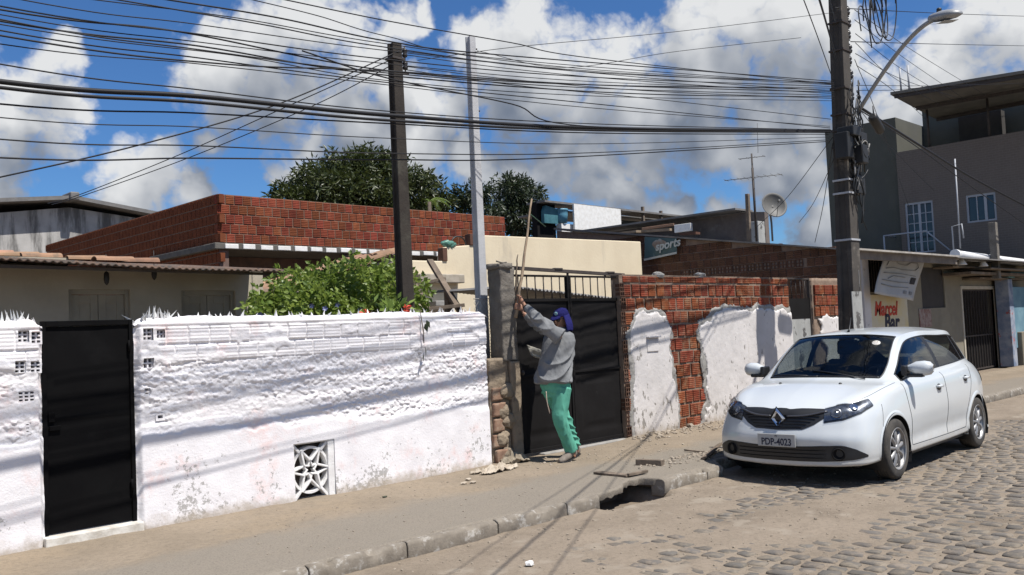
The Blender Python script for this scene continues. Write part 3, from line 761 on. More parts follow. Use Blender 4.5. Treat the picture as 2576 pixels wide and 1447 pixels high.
for (px_, dy_, rz_, l_) in ((30, 1.3, .02, 1), (95, 1.25, -.03, 1), (150, 1.2, .05, 1), (265, .9, -.02, 1), (330, .55, .06, 1), (395, .5, -.08, 1)):
    q = at(px_, 640, 1, 2.75+dy_); zq = eave_z(q.x)+dy_*math.tan(R_(6.0))+.04; tl = link('loose_tile', tm_o, hl, loc=(q.x-2.0, 2.75+dy_-YH, zq), rot=(0, 0, PI/2+rz_))
b = MB()
b.add([(exl-2.0-2.4, 2.82-YH, ez0-.075), (exr-2.0, 2.82-YH, ez1-.075), (exr-2.0, 6.0-YH, ez1-.075+.30), (exl-2.0-2.4, 6.0-YH, ez0-.075+.30), (exl-2.0-2.4, 2.82-YH, ez0-.035), (exr-2.0, 2.82-YH, ez1-.035), (exr-2.0, 6.0-YH, ez1-.035+.30), (exl-2.0-2.4, 6.0-YH, ez0-.035+.30)], ((0, 3, 2, 1), (4, 5, 6, 7), (0, 1, 5, 4), (1, 2, 6, 5), (2, 3, 7, 6), (3, 0, 4, 7)))
b.build('roof_deck', M('eave_wood', (.13, .095, .07), (.09, .07, .055), 5), hl)
m_blackp = M('black_plastic', (.02, .02, .02), None, 5, .5, .1)
for px_, py_ in ((268, 702), (388, 690)):
    p = at(px_, py_, 1, 3.3); lp = thing('hanging_lamp', 'small dark lamp hanging under the tiled eave, '+('above the double door' if px_ < 300 else 'right of the double door'), 'lamp', (p.x, 3.3, p.z))
    b = MB(); b.tube([(0, 0, .08), (0, 0, .30)], .004, 5); b.build('cord', m_blackp, lp)
    b = MB(); b.lathe([(.012, .09), (.03, .07), (.034, .0), (.026, -.05), (.006, -.075), (.0, -.076)], 12); b.build('shade', m_blackp, lp)

# ---------------------------------------------------------------- tiled lean-to, its tiles slipping
YT = 4.5
ta, tb2 = at(655, 748, 1, YT), at(1010, 640, 1, YT)
th = thing('tile_shed', 'small shed with a sagging orange clay tile roof behind the leafy shrub', 'shed', (ta.x, YT, 0))
ang = math.atan2(tb2.z-ta.z, tb2.x-ta.x)
tlu, tld = tile_mesh(m_tile_o).mesh('roof_tile', m_tile_o), tile_mesh(m_tile_o, False).mesh('roof_tile', m_tile_o)
rt = random.Random(8); Lr = (tb2-ta).length
for j in range(9):
    i = 0; s = 0
    while s < Lr-.1:
        for kind in (0, 1):
            dz = (.05 if kind == 0 else 0)+rt.uniform(-.012, .012)
            yy = j*.215+(.107 if kind else 0)
            sl_ = s+rt.uniform(-.03, .03)
            if s > Lr*.66 and kind == 0 and j < 3: sl_ += rt.uniform(-.12, .1); dz += rt.uniform(0, .05)
            o = link('roof_tile', tlu if kind == 0 else tld, th, loc=(math.cos(ang)*sl_, yy, ta.z+math.sin(ang)*sl_+dz-.03*math.sin(PI*s/Lr)))
            o.rotation_euler = Euler((ang+.03+rt.uniform(-.03, .03), 0, 0)).to_matrix().to_4x4().to_euler()
            o.rotation_euler = (Matrix.Rotation(-PI/2+rt.uniform(-.07, .07), 3, 'Z')@Matrix.Rotation(ang+.03+rt.uniform(-.03, .03), 3, 'X')).to_euler()
        s += .40
b = MB(); b.box(.3, Lr*.97, .05, .18, 0, ta.z-.02); b.box(Lr*.94, Lr*.99, .05, 1.9, 0, tb2.z-.12); b.bar((.02, 0, ta.z-.06), (Lr*math.cos(ang), 0, tb2.z-.06), .05, .07); b.bar((.02, 1.7, ta.z-.06), (Lr*math.cos(ang), 1.7, tb2.z-.06), .05, .07)
b.build('wall_and_rafters', M('shed_wall', (.30, .26, .2), (.2, .17, .14), 3), th)

# ---------------------------------------------------------------- cream wall, stepped at its left
YC = 6.1
cp = [at(px_, py_, 1, YC) for px_, py_ in ((1040, 655), (1113, 657), (1116, 622), (1193, 616), (1196, 591), (1612, 608))]
c0 = cp[0].x-.6; cz0 = cp[0].z
cw = thing('cream_wall', 'tall stained cream plaster wall with a stepped left end behind the gate', 'wall', (c0, YC, 0))
m_cream = M('cream_plaster', (.68, .585, .42), (.63, .535, .38), 1.5, .93, .35, 18, c3=(.50, .43, .32), sc3=2.2, t3=(.57, .76), streak=True)
b = MB(); pl = [(0, 0), (cp[5].x-c0, 0), (cp[5].x-c0, cp[5].z), (cp[4].x-c0, cp[4].z), (cp[3].x-c0, cp[3].z), (cp[2].x-c0, cp[2].z), (cp[1].x-c0, cp[1].z), (0, cz0)]
b.prism(pl, 0, .18, lambda u, v, d: (u, d, v)); b.build('plaster', m_cream, cw, bevel=.02)
l0, l1 = at(1048, 702, 1, YC-.1), at(1160, 705, 1, YC-.1)
b = MB(); b.box(l0.x-c0, l1.x-c0, -.22, 0, l0.z-.08, l0.z+.10); b.build('ledge', M('ledge_cement', (.42, .37, .30), (.30, .26, .2), 5), cw, bevel=.02)
l0, l1 = at(1085, 765, 1, YC-.1), at(1130, 768, 1, YC-.1)
b = MB(); b.box(l0.x-c0, l1.x-c0, -.25, 0, l0.z-.05, l0.z+.06); b.build('ledge', m_cem, cw, bevel=.015)
for (pa, pb) in (((1121, 625), (1121, 657)), ((1189, 590), (1189, 617))):
    a, b_ = at(*pa, 1, YC), at(*pb, 1, YC); q = MB(); q.box(a.x-c0-.10, a.x-c0+.02, -.03, .14, b_.z, a.z+.01); q.build('brick_toothing', m_brick_b, cw, bevel=.01)
# leaning timbers
m_wood = M('grey_timber', (.165, .125, .09), (.10, .078, .058), 3, .9, .5, 30, c3=(.26, .20, .15), sc3=5, t3=(.5, .7))
m_wood2 = M('pale_timber', (.30, .225, .15), (.20, .145, .1), 5, .9, .4, 30)
for i, (pa, pb, y0, y1, w, lab) in enumerate((((1081, 655), (1163, 792), 4.6, 3.4, .11, 'long dark plank leaning against the cream wall'), ((1045, 715), (1120, 702), 4.35, 4.15, .09, 'short dark batten propped level on the leaning plank'), ((1043, 716), (1088, 800), 4.3, 4.0, .12, 'dark plank slanting down beside the leafy shrub'), ((1075, 778), (1165, 768), 3.6, 3.4, .15, 'thick dark beam lying behind the spiked wall top'))):
    a = at(*pa, 1, y0); c = at(*pb, 1, y1)
    b = MB(); b.bar(a, c, w, .06); b.build('timber_plank', m_wood, None, .006, label=lab, cat='plank', group='timbers behind the wall')
# green bag on the cream wall top, with a dark hose loop
p = at(1135, 618, 1, YC-.02)
bg = MB()
gx, gy = np.meshgrid(np.linspace(0, 2*PI, 22), np.linspace(0, PI, 12), indexing='ij')
rr_ = .13*(1+1.3*(fbm(np.cos(gx)*2.4+5+gy, np.sin(gx)*2.4+gy*2, 5, 4)-.5))
Pb = np.stack((np.cos(gx)*np.sin(gy)*rr_*1.25, np.sin(gx)*np.sin(gy)*rr_*.7, np.cos(gy)*rr_*.62+.05), -1)
bag = link('plastic_bag', grid_mesh('plastic_bag', Pb, M('green_plastic', (.07, .19, .14), (.12, .26, .20), 12, .4, .5, 40)), None, 'crumpled green plastic bag on top of the cream wall', 'bag', loc=(p.x, YC+.05, p.z-.02))
b = MB(); a = at(1160, 612, 1, YC); b.tube([(a.x+.2*math.cos(t), YC+.08, a.z-.02+.17*math.sin(t)) for t in np.linspace(-.2, PI+.2, 14)], .016, 7); b.build('hose_loop', m_blackp, None, label='loop of dark red-brown hose on top of the cream wall', cat='hose')

# yards behind the walls
b = MB(); b.add([(-20, .1, .10), (60, .1, .10), (60, 60, .10), (-20, 60, .10)], [(0, 1, 2, 3)]); b.build('yard_ground', m_earth, kind='structure')

# ================================================================== GATE, its pillar and the brick street wall
GX0, GX1 = 7.89, at(1568, 900, 1, .06).x
m_pil = M('rough_cement_pillar', (.19, .17, .145), (.13, .115, .095), 6, .97, .8, 30, c3=(.115, .10, .085), sc3=4, t3=(.52, .7), bdist=.02)
m_mud = M('earth_render', (.28, .22, .155), (.20, .155, .11), 6, .97, .8, 26, c3=(.15, .115, .085), sc3=5, t3=(.55, .7), bdist=.02)
def rough_box(x0, x1, y0, y1, z0, z1, amp, seed, mat, name, parent, step=.03):
    """box whose faces are broken by noise"""
    bm = bmesh.new(); bmesh.ops.create_cube(bm, size=1.0)
    for v in bm.verts: v.co = Vector((x0 if v.co.x < 0 else x1, y0 if v.co.y < 0 else y1, z0 if v.co.z < 0 else z1))
    for ax, ln in ((0, x1-x0), (1, y1-y0), (2, z1-z0)):
        k = max(1, int(ln/step))-1
        if k > 0:
            es = [e for e in bm.edges if abs((e.verts[0].co-e.verts[1].co)[ax]) > ln*.9]
            bmesh.ops.subdivide_edges(bm, edges=es, cuts=k, use_grid_fill=True)
    bm.normal_update(); co = np.array([v.co[:] for v in bm.verts]); nm = np.array([v.normal[:] for v in bm.verts])
    n_ = (fbm(co[:, 0]*9+co[:, 1]*9+seed, co[:, 2]*9, seed, 4)-.5)*2*amp+(fbm(co[:, 0]*40+co[:, 1]*33, co[:, 2]*40, seed+3, 3)-.5)*amp*.6
    co = co+nm*n_[:, None]
    for v, c in zip(bm.verts, co): v.co = c
    me = bpy.data.meshes.new(name); bm.to_mesh(me); bm.free(); me.materials.append(mat); me.polygons.foreach_set('use_smooth', [True]*len(me.polygons))
    return link(name, me, parent)
def blob(cx, cy, cz_, a, b_, c, seed, mat, name, parent):
    bm = bmesh.new(); bmesh.ops.create_icosphere(bm, subdivisions=4, radius=1.0); co = np.array([v.co[:] for v in bm.verts])
    k = .55+.9*fbm(co[:, 0]*1.6+seed+co[:, 1], co[:, 2]*1.6+seed, seed, 3)+.35*(fbm(co[:, 0]*5+co[:, 1]*4, co[:, 2]*5, seed+3, 3)-.5)
    co = co*k[:, None]*np.array((a, b_, c))+np.array((cx, cy, cz_))
    for v, q in zip(bm.verts, co): v.co = q
    me = bpy.data.meshes.new(name); bm.to_mesh(me); bm.free(); me.materials.append(mat); me.polygons.foreach_set('use_smooth', [True]*len(me.polygons)); return link(name, me, parent)
pl_ = thing('gate_pillar', 'dark rough cement gate pillar with crumbling brick at its foot', 'pillar', (7.68, 0, WZ))
rough_box(-.035, .205, -.02, .20, 1.22, 2.37, .014, 5, m_pil, 'upper_shaft', pl_)
rough_box(.055, .21, -.045, .20, -.06, 1.215, .012, 15, m_mud, 'lower_shaft', pl_)
rough_box(WX1-7.68-.01, .052, .0, .16, -.06, 1.26, .022, 25, m_mud, 'broken_render', pl_)
rb = random.Random(2)
m_brick_d = M('dusty_broken_brick', (.27, .165, .11), (.20, .115, .075), 9, .95, .6, 40, c3=(.30, .225, .16), sc3=10, t3=(.48, .66))
bmn = [brick_mesh(.19, .165, .12, m_brick_d, 5)]
for i in range(5):
    z = .02+i*.185
    xa_ = WX1-7.68+.0+rb.uniform(-.01, .02); rough_box(xa_, xa_+rb.uniform(.15, .20), -.04+rb.uniform(-.012, .012), .08, z, z+.155, .012, 800+i, m_brick_d, 'brick', pl_, .02)
for i, (x_, z_) in enumerate(((-.03, .10), (.0, .50), (-.10, .62), (-.02, .86), (-.12, .30))): blob(x_, -.03, z_, .10, .03, .09, 70+i, m_mud, 'mortar_lump', pl_)
rough_box(-.06, .14, -.04, .18, 2.36, 2.41, .03, 33, m_pil, 'mortar_cap', pl_, .025)
b = MB(); b.tube([(-.09, -.02, 2.44), (.0, -.03, 2.42), (.08, -.02, 2.43)], .01, 6); b.build('rebar_stub', m_pil, pl_)

m_gate = M('charcoal_gate_paint', (.013, .012, .0118), (.016, .015, .0148), 3, .7, .15, 20, c3=(.05, .048, .046), sc3=9, t3=(.67, .78), spec=.06)
m_iron = M('brown_iron', (.055, .042, .035), (.035, .028, .024), 8, .7, .2, 40)
YGt = .07
gt = thing('yard_gate', 'wide charcoal sheet metal yard gate with a band of upright bars on top', 'gate', (GX0, YGt, WZ))
gw = GX1-GX0; zp = 1.965; zr = 2.29; mid = at(1435, 850, 1, YGt).x-GX0
for s, (xa, xb) in enumerate(((.0, mid-.004), (mid+.004, gw))):
    lf = link('gate_leaf', None, gt)
    n, m_ = max(8, int((xb-xa-.06)/.03)), 66
    gx, gz = np.meshgrid(np.linspace(xa+.03, xb-.03, n), np.linspace(.09, zp, m_), indexing='ij')
    gy = .0+(fbm(gx*2.2, gz*2.2, 191, 3)-.5)*.014
    u = (gx-xa)/(xb-xa)
    for (z0, z1) in ((.20, .95), (1.05, 1.80)):
        ins = np.minimum(np.minimum((u-.14)*(xb-xa), (.86-u)*(xb-xa)), np.minimum(gz-z0, z1-gz)); gy = gy+.012*sstep(0, .02, ins)-.010*sstep(.09, .11, ins)
    link('sheet', grid_mesh('sheet', np.stack((gx, gy, gz), -1), m_gate), lf)
    f = MB(); f.box(xa, xa+.035, -.022, .03, .06, zr+.0); f.box(xb-.035, xb, -.022, .03, .06, zr); f.box(xa+.035, xb-.035, -.02, .03, .055, .095); f.box(xa+.035, xb-.035, -.018, .03, 1.0, 1.03); f.box(xa+.035, xb-.035, -.02, .03, zp-.02, zp+.02); f.box(xa+.035, xb-.035, -.02, .03, zr-.025, zr)
    f.build('leaf_frame', m_gate, lf, bevel=.003)
    k = max(2, int(round((xb-xa)/.145)))
    for i in range(1, k):
        bb = MB(); x_ = xa+(xb-xa)*i/k; bb.tube([(x_, .005, zp+.02), (x_, .005, zr-.025)], .0085, 6); bb.build('bar', m_iron, lf)
b = MB(); b.bar((-.05, 0, zr+.085), (gw+.12, 0, zr+.02), .04, .045)
b.box(.0, .02, -.01, .02, zr, zr+.07); b.box(gw*.5, gw*.5+.02, -.01, .02, zr, zr+.05); b.box(gw*.86, gw*.86+.02, -.01, .02, zr, zr+.03); b.build('top_rail', m_iron, gt, bevel=.004)
for f_ in (.42, .92):
    b = MB(); b.box(gw*f_-.09, gw*f_+.06, -.03, .03, zr+.095-.06*f_, zr+.12-.06*f_); b.build('rail_clip', m_iron, gt, bevel=.006)
b = MB(); b.box(gw*.18, gw+.02, -.10, .05, -.03, .035); b.build('sill', m_cem, gt, bevel=.012)
b = MB(); b.lathe([(.0, 0), (.03, 0), (.033, .012), (.0, .02)], 14, Matrix.Translation((.12, -.03, 1.06))@Matrix.Rotation(PI/2, 4, 'X')); b.build('lock_plate', m_iron, lf)
# low sheet roof in the yard, seen through the bars
a, c = at(1300, 722, 1, 2.6), at(1560, 752, 1, 2.6)
xs_ = np.linspace(a.x-.4, c.x+.3, 220); ys_ = np.linspace(2.6, 4.2, 4); gx, gy = np.meshgrid(xs_, ys_, indexing='ij')
zf_ = np.interp(gx, [a.x, c.x], [a.z, c.z])+.018*np.sin(gx*2*PI/.09)+(gy-2.6)*.02
o = link('roof_sheet', grid_mesh('roof_sheet', np.stack((gx, gy, zf_), -1), m_sheet), None, 'old corrugated roof sheet in the yard, seen through the gate bars', 'roof sheet'); sm = o.modifiers.new('thick', 'SOLIDIFY'); sm.thickness = .012
b = MB(); b.box(a.x-.3, a.x-.2, 2.7, 2.8, .1, a.z-.02); b.box(c.x+.1, c.x+.2, 2.7, 2.8, .1, c.z-.02); b.box(a.x-.3, a.x-.2, 4, 4.1, .1, a.z); b.box(c.x+.1, c.x+.2, 4, 4.1, .1, c.z); b.build('roof_posts', m_wood, o)

# brick street wall with peeling plaster
BX0, BX1 = at(1572, 900, 1, 0).x+.02, at(1994, 900, 1, 0).x
BT = 2.465
bw = thing('brick_street_wall', 'red hollow brick street wall with two big patches of peeling white plaster', 'wall', (BX0, 0, WZ))
bl = BX1-BX0
b = MB(); b.box(.02, bl-.005, .014, .15, -.05, BT-WZ-.01); b.build('mortar', m_mortar, bw)
px_of = lambda p: at(p, 900, 1, 0).x-BX0
pa0, pa1 = px_of(1584)-.0, px_of(1690); pb0, pb1 = px_of(1768), bl
cA, cB = 1.78, 1.77      # tops of the plaster patches above the sidewalk
def patch_mask(x, z, grow=0.0, seed=0):
    n_ = (fbm(x*5, z*5, 400+seed, 4)-.5); n2 = (fbm(x*16, z*16, 420+seed, 3)-.5)
    w_ = .09*n_*2+.045*n2
    cx = (pa0+pa1)/2; half = (pa1-pa0)/2
    topA = cA+.02-.30*np.clip(np.abs((x-cx)/half), 0, 1)**4+w_
    inA = np.minimum(np.minimum(x-pa0-.02+w_*.6+.03*np.sin(z*5), pa1+.03-x+w_*1.1+.06*np.sin(z*3.3+.5)), topA-z)
    topB = cB+.02-.22*sstep(.55, .0, x-pb0)-.06*sstep(.3, 0, pb1-x)+w_*.8
    inB = np.minimum(np.minimum(x-pb0+w_*1.3+.05*np.sin(z*4+2), pb1+.1-x), topB-z)
    foot = z+.01+.10*(n_+.25)*(np.abs(x-(pa1+pb0)/2) < .8)
    return np.minimum(np.maximum(inA, inB), foot+.05)+grow
def in_patch(x, z): return float(patch_mask(np.array([x]), np.array([z]))[0]) > .12
rb = random.Random(6)
bA = brick_mesh(.168, .170, .10, m_brick_n, 6)
bB = brick_mesh(.185, .085, .10, m_brick_n, 3)
rows = [.0+.2*i for i in range(11)]
lay(bw, [bA], .168, .170, rows, (.02, bl), rb, .008, .010, skip=in_patch, mj=.028)
lay(bw, [bB], .185, .085, [2.205], (.02, bl), rb, .006, .008, mj=.015)
for i, (f, s) in enumerate(((.20, .09), (.43, .10))): blob(bl*f, .05, BT-WZ-.01, s*1.3, .06, .05, 500+i, m_cem, 'mortar_lump', bw)
def plaster_mat():
    m = M('peeling_plaster', (.63, .595, .57), (.55, .52, .495), 2.4, .93, .4, 30, spec=.2)
    t, p = nodes_of(m); pos = nd(t, 'ShaderNodeNewGeometry').outputs['Position']; col = p.inputs['Base Color'].links[0].from_socket
    sep = nd(t, 'ShaderNodeSeparateXYZ'); t.links.new(pos, sep.inputs[0])
    sq = vmt(t, 'MULTIPLY', pos, (1, 1, .55)).outputs[0]
    n1 = noise(t, sq, 15, 4, .6); n2 = noise(t, pos, 2, 2, .5)
    low = maprange(t, sep.outputs['Z'], 1.1, .2, 0, .10)
    s_ = mth(t, 'ADD', mth(t, 'ADD', n1.outputs['Fac'], low), mth(t, 'MULTIPLY_ADD', n2.outputs['Fac'], .35, -.175))
    col = mixc(t, maprange(t, s_, .665, .685), col, (.27, .25, .225))
    st = noise(t, vmt(t, 'MULTIPLY', pos, (1, 1, .12)).outputs[0], 11, 6, .7); col = mixc(t, maprange(t, st.outputs['Fac'], .56, .78, 0, .65), col, (.45, .41, .36))
    ft = maprange(t, mth(t, 'MULTIPLY_ADD', noise(t, pos, 8, 6, .7).outputs['Fac'], -.35, sep.outputs['Z']), .16, -.04); col = mixc(t, mth(t, 'MULTIPLY', ft, .85), col, (.33, .275, .21))
    t.links.new(col, p.inputs['Base Color']); return m
m_plas = plaster_mat()
nx, nz = int(bl/.014), int(2.06/.014)
gx, gz = np.meshgrid(np.linspace(.0, bl, nx), np.linspace(-.04, 2.02, nz), indexing='ij')
for nm, grow, off, mat, sd in (('grey_base_coat', .075, .014, m_cem, 0), ('white_plaster', 0.0, .026, m_plas, 0)):
    f = patch_mask(gx, gz, grow, sd); keepv = f > 0
    keep = keepv[:-1, :-1]&keepv[1:, :-1]&keepv[:-1, 1:]&keepv[1:, 1:]
    gy = -off+.018*sstep(.05, 0, f)+(fbm(gx*3, gz*3, 440, 3)-.5)*.012+(fbm(gx*20, gz*20, 441, 3)-.5)*.004+.02*(nm[0] == 'g')*(fbm(gx*9, gz*9, 445, 3)-.5)
    if nm[0] == 'w': gy = gy-.004
    o = link(nm, grid_mesh(nm, np.stack((gx, gy, gz), -1), mat, keep=keep), bw); s_ = o.modifiers.new('thick', 'SOLIDIFY'); s_.thickness = .03; s_.offset = -1
for i, (x_, z_, s1, s2) in enumerate(((pb0-.02, .95, .06, .20),)): blob(x_, -.012, z_, s1*1.15, .02, s2*1.15, 600+i, m_cem, 'cement_smear', bw)
b = MB(); b.box(pa0+.36, pa0+.66, -.085, -.02, 1.40, 1.425); b.build('mail_slot', m_plas, bw, bevel=.006)
b = MB(); b.box(pa0+.37, pa0+.64, -.043, -.02, 1.20, 1.37); b.build('mail_plate', m_plas, bw, bevel=.01)
for i in range(11):     # toothed brick ends at the gate jamb
    e = hollow_end(.10, .185, 2, 3, .09, .012); e.build('hollow_brick_end', m_brick_b, bw, loc=(-.07+.02*(i % 2)+rb.uniform(-.008, .008), -.012+rb.uniform(-.008, .008), .2*i+.005))
b = MB(); b.box(-.06, .03, .005, .15, -.05, BT-WZ-.02); b.build('jamb', m_mortar, bw)

# small side gate and the last stretch of wall
sg0, sg1 = BX1+.02, at(2046, 900, 1, .05).x
sg = thing('side_gate', 'narrow side gate with a peeling grey lower sheet, black panel and bars', 'gate', (sg0, .05, WZ)); sw = sg1-sg0
m_peel = M('peeling_grey_paint', (.36, .36, .34), (.28, .28, .265), 3, .8, .3, 30, c3=(.09, .085, .08), sc3=4, t3=(.55, .60))
b = MB(); b.box(.03, sw-.03, 0, .012, .05, 1.58); b.build('lower_sheet', m_peel, sg)
b = MB(); b.box(.03, sw-.03, -.005, .010, 1.585, 1.95); b.build('black_panel', m_gate, sg)
b = MB(); b.box(0, .03, -.02, .03, 0, 2.32); b.box(sw-.03, sw, -.02, .03, 0, 2.32); b.box(.03, sw-.03, -.02, .03, 2.29, 2.32); b.build('frame', m_iron, sg, bevel=.003)
for i in range(1, 5): b = MB(); b.tube([(sw*i/5, .0, 1.95), (sw*i/5, .0, 2.29)], .009, 6); b.build('bar', m_iron, sg)
EX1 = at(2118, 900, 1, 0).x+.5
ew = thing('end_wall', 'short brick and plaster wall between the side gate and the utility pole', 'wall', (sg1, 0, WZ)); el = EX1-sg1
rough_box(0, el, .0, .18, -.05, 2.32, .012, 700, m_mortar, 'core', ew, .06)
lay(ew, [bA], .168, .170, [1.62, 1.82, 2.02], (.05, el-.02), rb, .01, .012, mj=.017, skip=None)
for o in [c for c in ew.children if c.name.startswith('brick')]: o.location.y -= .03
gx, gz = np.meshgrid(np.linspace(.12, el, 60), np.linspace(-.04, 1.75, 100), indexing='ij')
f = np.minimum(gx-.30-.16*np.sin(gz*3)+.25*(fbm(gx*5, gz*5, 450, 3)-.5), 1.62-gz+.3*(fbm(gx*4, gz*4, 451, 3)-.5)); kv = f > 0
o = link('white_plaster', grid_mesh('white_plaster', np.stack((gx, -.045+.02*sstep(.05, 0, f), gz), -1), m_plas, keep=kv[:-1, :-1]&kv[1:, 1:]&kv[1:, :-1]&kv[:-1, 1:]), ew); s_ = o.modifiers.new('thick', 'SOLIDIFY'); s_.thickness = .03; s_.offset = -1

# ================================================================== BAR BUILDING
YBf = .75; XB = at(2152, 700, 1, YBf).x; print('XB', XB, 'cream end', cp[5].x)
bb_ = thing('bar_building', 'low brick bar building with a sloping sheet roof, shaded shopfront and barred door', 'building', (XB, YBf, 0))
def lx(px, py): p = at(px, py, 1, YBf); return p.x-XB
def lz(px, py): return at(px, py, 1, YBf).z
m_barw = M('bar_plaster', (.235, .21, .155), (.19, .168, .125), 2, .92, .35, 20, c3=(.20, .185, .165), sc3=2.5, t3=(.55, .75), streak=True)
rp = [at(px, py, 0, XB) for px, py in ((1615, 592), (1670, 594), (2112, 620))]
slope_b = (rp[1].z-rp[2].z)/(rp[1].y-rp[2].y); zr0 = rp[2].z-slope_b*(rp[2].y-YBf)      # roof line on the side wall
yb1 = rp[0].y+3.0-YBf
def roof_z(y): return zr0+slope_b*y
# side wall: bricks on a mortar core
b = MB(); b.prism([(0.02, .05), (yb1, .05), (yb1, roof_z(yb1)-.04), (0.02, roof_z(0)-.06)], .014, .15, lambda u, v, d: (d, u, v)); b.build('side_mortar', M('brown_mortar', (.20, .15, .12), (.15, .11, .09), 8), bb_)
b2 = brick_mesh(.185, .185, .10, m_brick_b, 4)
rb = random.Random(12)
vz0 = at(1714, 697, 0, XB).z; vy0, vy1 = at(1714, 690, 0, XB).y-YBf, at(2020, 660, 0, XB).y-YBf
vrow = vz0-.02
def sk(u, z):     # u runs along -y as laid out below
    y = -u; return z > roof_z(y)-.10 or z < 1.2 or (vrow < z < vrow+.2 and vy1-.02 < y < vy0+.02)
n_before = 0
rows_b = [vrow-.2*k for k in range(1, 6)][::-1]+[vrow+.2*k for k in range(0, 6)]
lay(bb_, [b2], .185, .185, rows_b, (-yb1+.05, -.03), rb, .004, .006, axis='y', skip=sk, mj=.015)
# row of vent bricks
yv = vy1
while yv < vy0:
    e = hollow_end(.19, .185, 2, 2, .12, .02); o = e.build('vent_brick', m_brick_b, bb_, loc=(-.004, yv+.19, vrow), rot=(0, 0, -PI/2)); yv += .205
# roof sheet
rl = 26.0
b = MB()
BO = Vector((XB, YBf, 0)); E0, E1 = at(2165, 628, 1, -.30), at(2405, 645, 1, -.30); e0, e1 = E0-BO, E1-BO; e2 = e1+(e1-e0)*2.2; zy = roof_z(yb1)
b.add([(-.12, e0.y, e0.z-.03), (e2.x, e0.y, e2.z-.03), (e2.x, yb1, zy-.5), (-.12, yb1, zy), (-.12, e0.y, e0.z+.0), (e2.x, e0.y, e2.z+.0), (e2.x, yb1, zy-.46), (-.12, yb1, zy+.05)], ((0, 3, 2, 1), (4, 5, 6, 7), (0, 1, 5, 4), (1, 2, 6, 5), (2, 3, 7, 6), (3, 0, 4, 7)))
b.build('roof_sheet', m_sheet, bb_)
fz = lz(2400, 650)
b = MB(); b.bar(E0-BO+Vector((0, .08, -.10)), E1-BO+Vector((.2, .08, -.10)), .06, .16); b.build('fascia', M('eave_board', (.19, .16, .13), (.12, .1, .085), 4), bb_)
b = MB(); b.bar(E0-BO+Vector((-.3, 0, 0)), E1-BO+Vector((.1, 0, 0)), .10, .035); b.build('eave_edge', M('pale_eave', (.40, .37, .33), (.28, .26, .23), 5), bb_)
# shopfront
def front(px0, py0, px1, py1, y0, y1, nm, mat, bevel=0):
    b = MB(); b.box(lx(px0, py1), lx(px1, py1), y0, y1, lz(px0, py1), lz(px0, py0)); return b.build(nm, mat, bb_, bevel)
topz = min(roof_z(0)-.08, E1.z+.05)
dx0, dx1 = lx(2432, 930), lx(2512, 930); dz = lz(2432, 728)
wx0, wx1, wz0, wz1 = lx(2316, 700), lx(2374, 700), lz(2316, 776), lz(2316, 672)
b = MB()
b.box(0.02, wx0, 0, .16, 0, topz); b.box(wx0, wx1, 0, .16, 0, wz0); b.box(wx0, wx1, 0, .16, wz1, topz); b.box(wx1, dx0, 0, .16, 0, topz); b.box(dx0, dx1, 0, .16, dz, topz); b.box(dx1, 40, 0, .16, 0, topz)
b.build('front_wall', m_barw, bb_)
b = MB(); b.box(wx0-.05, wx1+.05, .155, .17, wz0-.05, wz1+.05); b.box(dx0-.05, dx1+.05, 1.2, 1.25, 0, dz+.1); b.build('room_shade', M('room_shade', (.02, .018, .016), None, 3), bb_)  # near-black sheets stand in for the shade inside the room
front(2168, 640, 2184, 835, -.10, -.005, 'corner_post', m_plas)
# painted sign wall
m_sgn = M('painted_sign_wall', (.56, .53, .45), (.60, .49, .25), 1.1, .9, .3, 20)
front(2190, 742, 2284, 838, -.03, -.004, 'sign_panel', m_sgn)
front(2313, 778, 2343, 824, -.022, -.003, 'poster', M('poster_brown', (.20, .10, .08), (.32, .27, .24), 9), 0)
m_red = M('sign_red', (.50, .06, .03), (.42, .05, .03), 6, .8, 0); m_nvy = M('sign_black', (.03, .03, .05), None, 6, .8, 0)
def text(body, name, size, mat, parent, loc, rot, extr=.004, shear=0, sx=1.0, bold=0.0, align='LEFT'):
    cu = bpy.data.curves.new(name, 'FONT'); cu.body = body; cu.size = size; cu.extrude = extr; cu.shear = shear; cu.offset = bold; cu.align_x = align; cu.resolution_u = 3
    o = bpy.data.objects.new(name, cu); me = bpy.data.meshes.new_from_object(o); bpy.data.objects.remove(o); me.name = name; me.materials.clear(); me.materials.append(mat)
    ob = link(name, me, parent, loc=loc, rot=rot); ob.scale = (sx, 1, 1); return ob
za, zb_ = lz(2195, 800), lz(2195, 752)
text('Marcel', 'lettering', (za and (zb_-za))*1.05, m_red, bb_, (lx(2196, 790), -.036, za+.05), (PI/2, 0, 0), .003, .25, 1.0, .012)
text('Bar', 'lettering', .50, m_nvy, bb_, (lx(2222, 826), -.036, lz(2222, 830)), (PI/2, 0, 0), .003, .1, 1.15, .015)
# barred opening left of the banner, roller-shut window, barred door
front(2187, 652, 2222, 735, -.02, -.002, 'opening_shade', m_gate)  # flat dark panel on the wall, painted as the shade inside the opening
for i in range(6):
    x_ = lx(2188, 690)+i*.13; b = MB(); b.box(x_, x_+.02, -.045, -.025, lz(2188, 728), lz(2188, 655)); b.build('window_bar', m_iron, bb_)
b = MB(); b.box(wx0, wx1, .03, .06, wz0, wz1); b.build('window_shutter', M('black_shutter', (.025, .022, .02), (.035, .03, .028), 4, .7), bb_)
b = MB(); fw_ = .09; b.box(dx0-fw_, dx0, -.03, .10, 0, dz+fw_); b.box(dx1, dx1+fw_, -.03, .10, 0, dz+fw_); b.box(dx0, dx1, -.03, .10, dz, dz+fw_); b.build('door_frame', M('cream_frame', (.50, .45, .36), (.42, .38, .3), 4), bb_, .01)
dr = link('barred_door', None, bb_, loc=(dx0, .05, .14)); dw = dx1-dx0
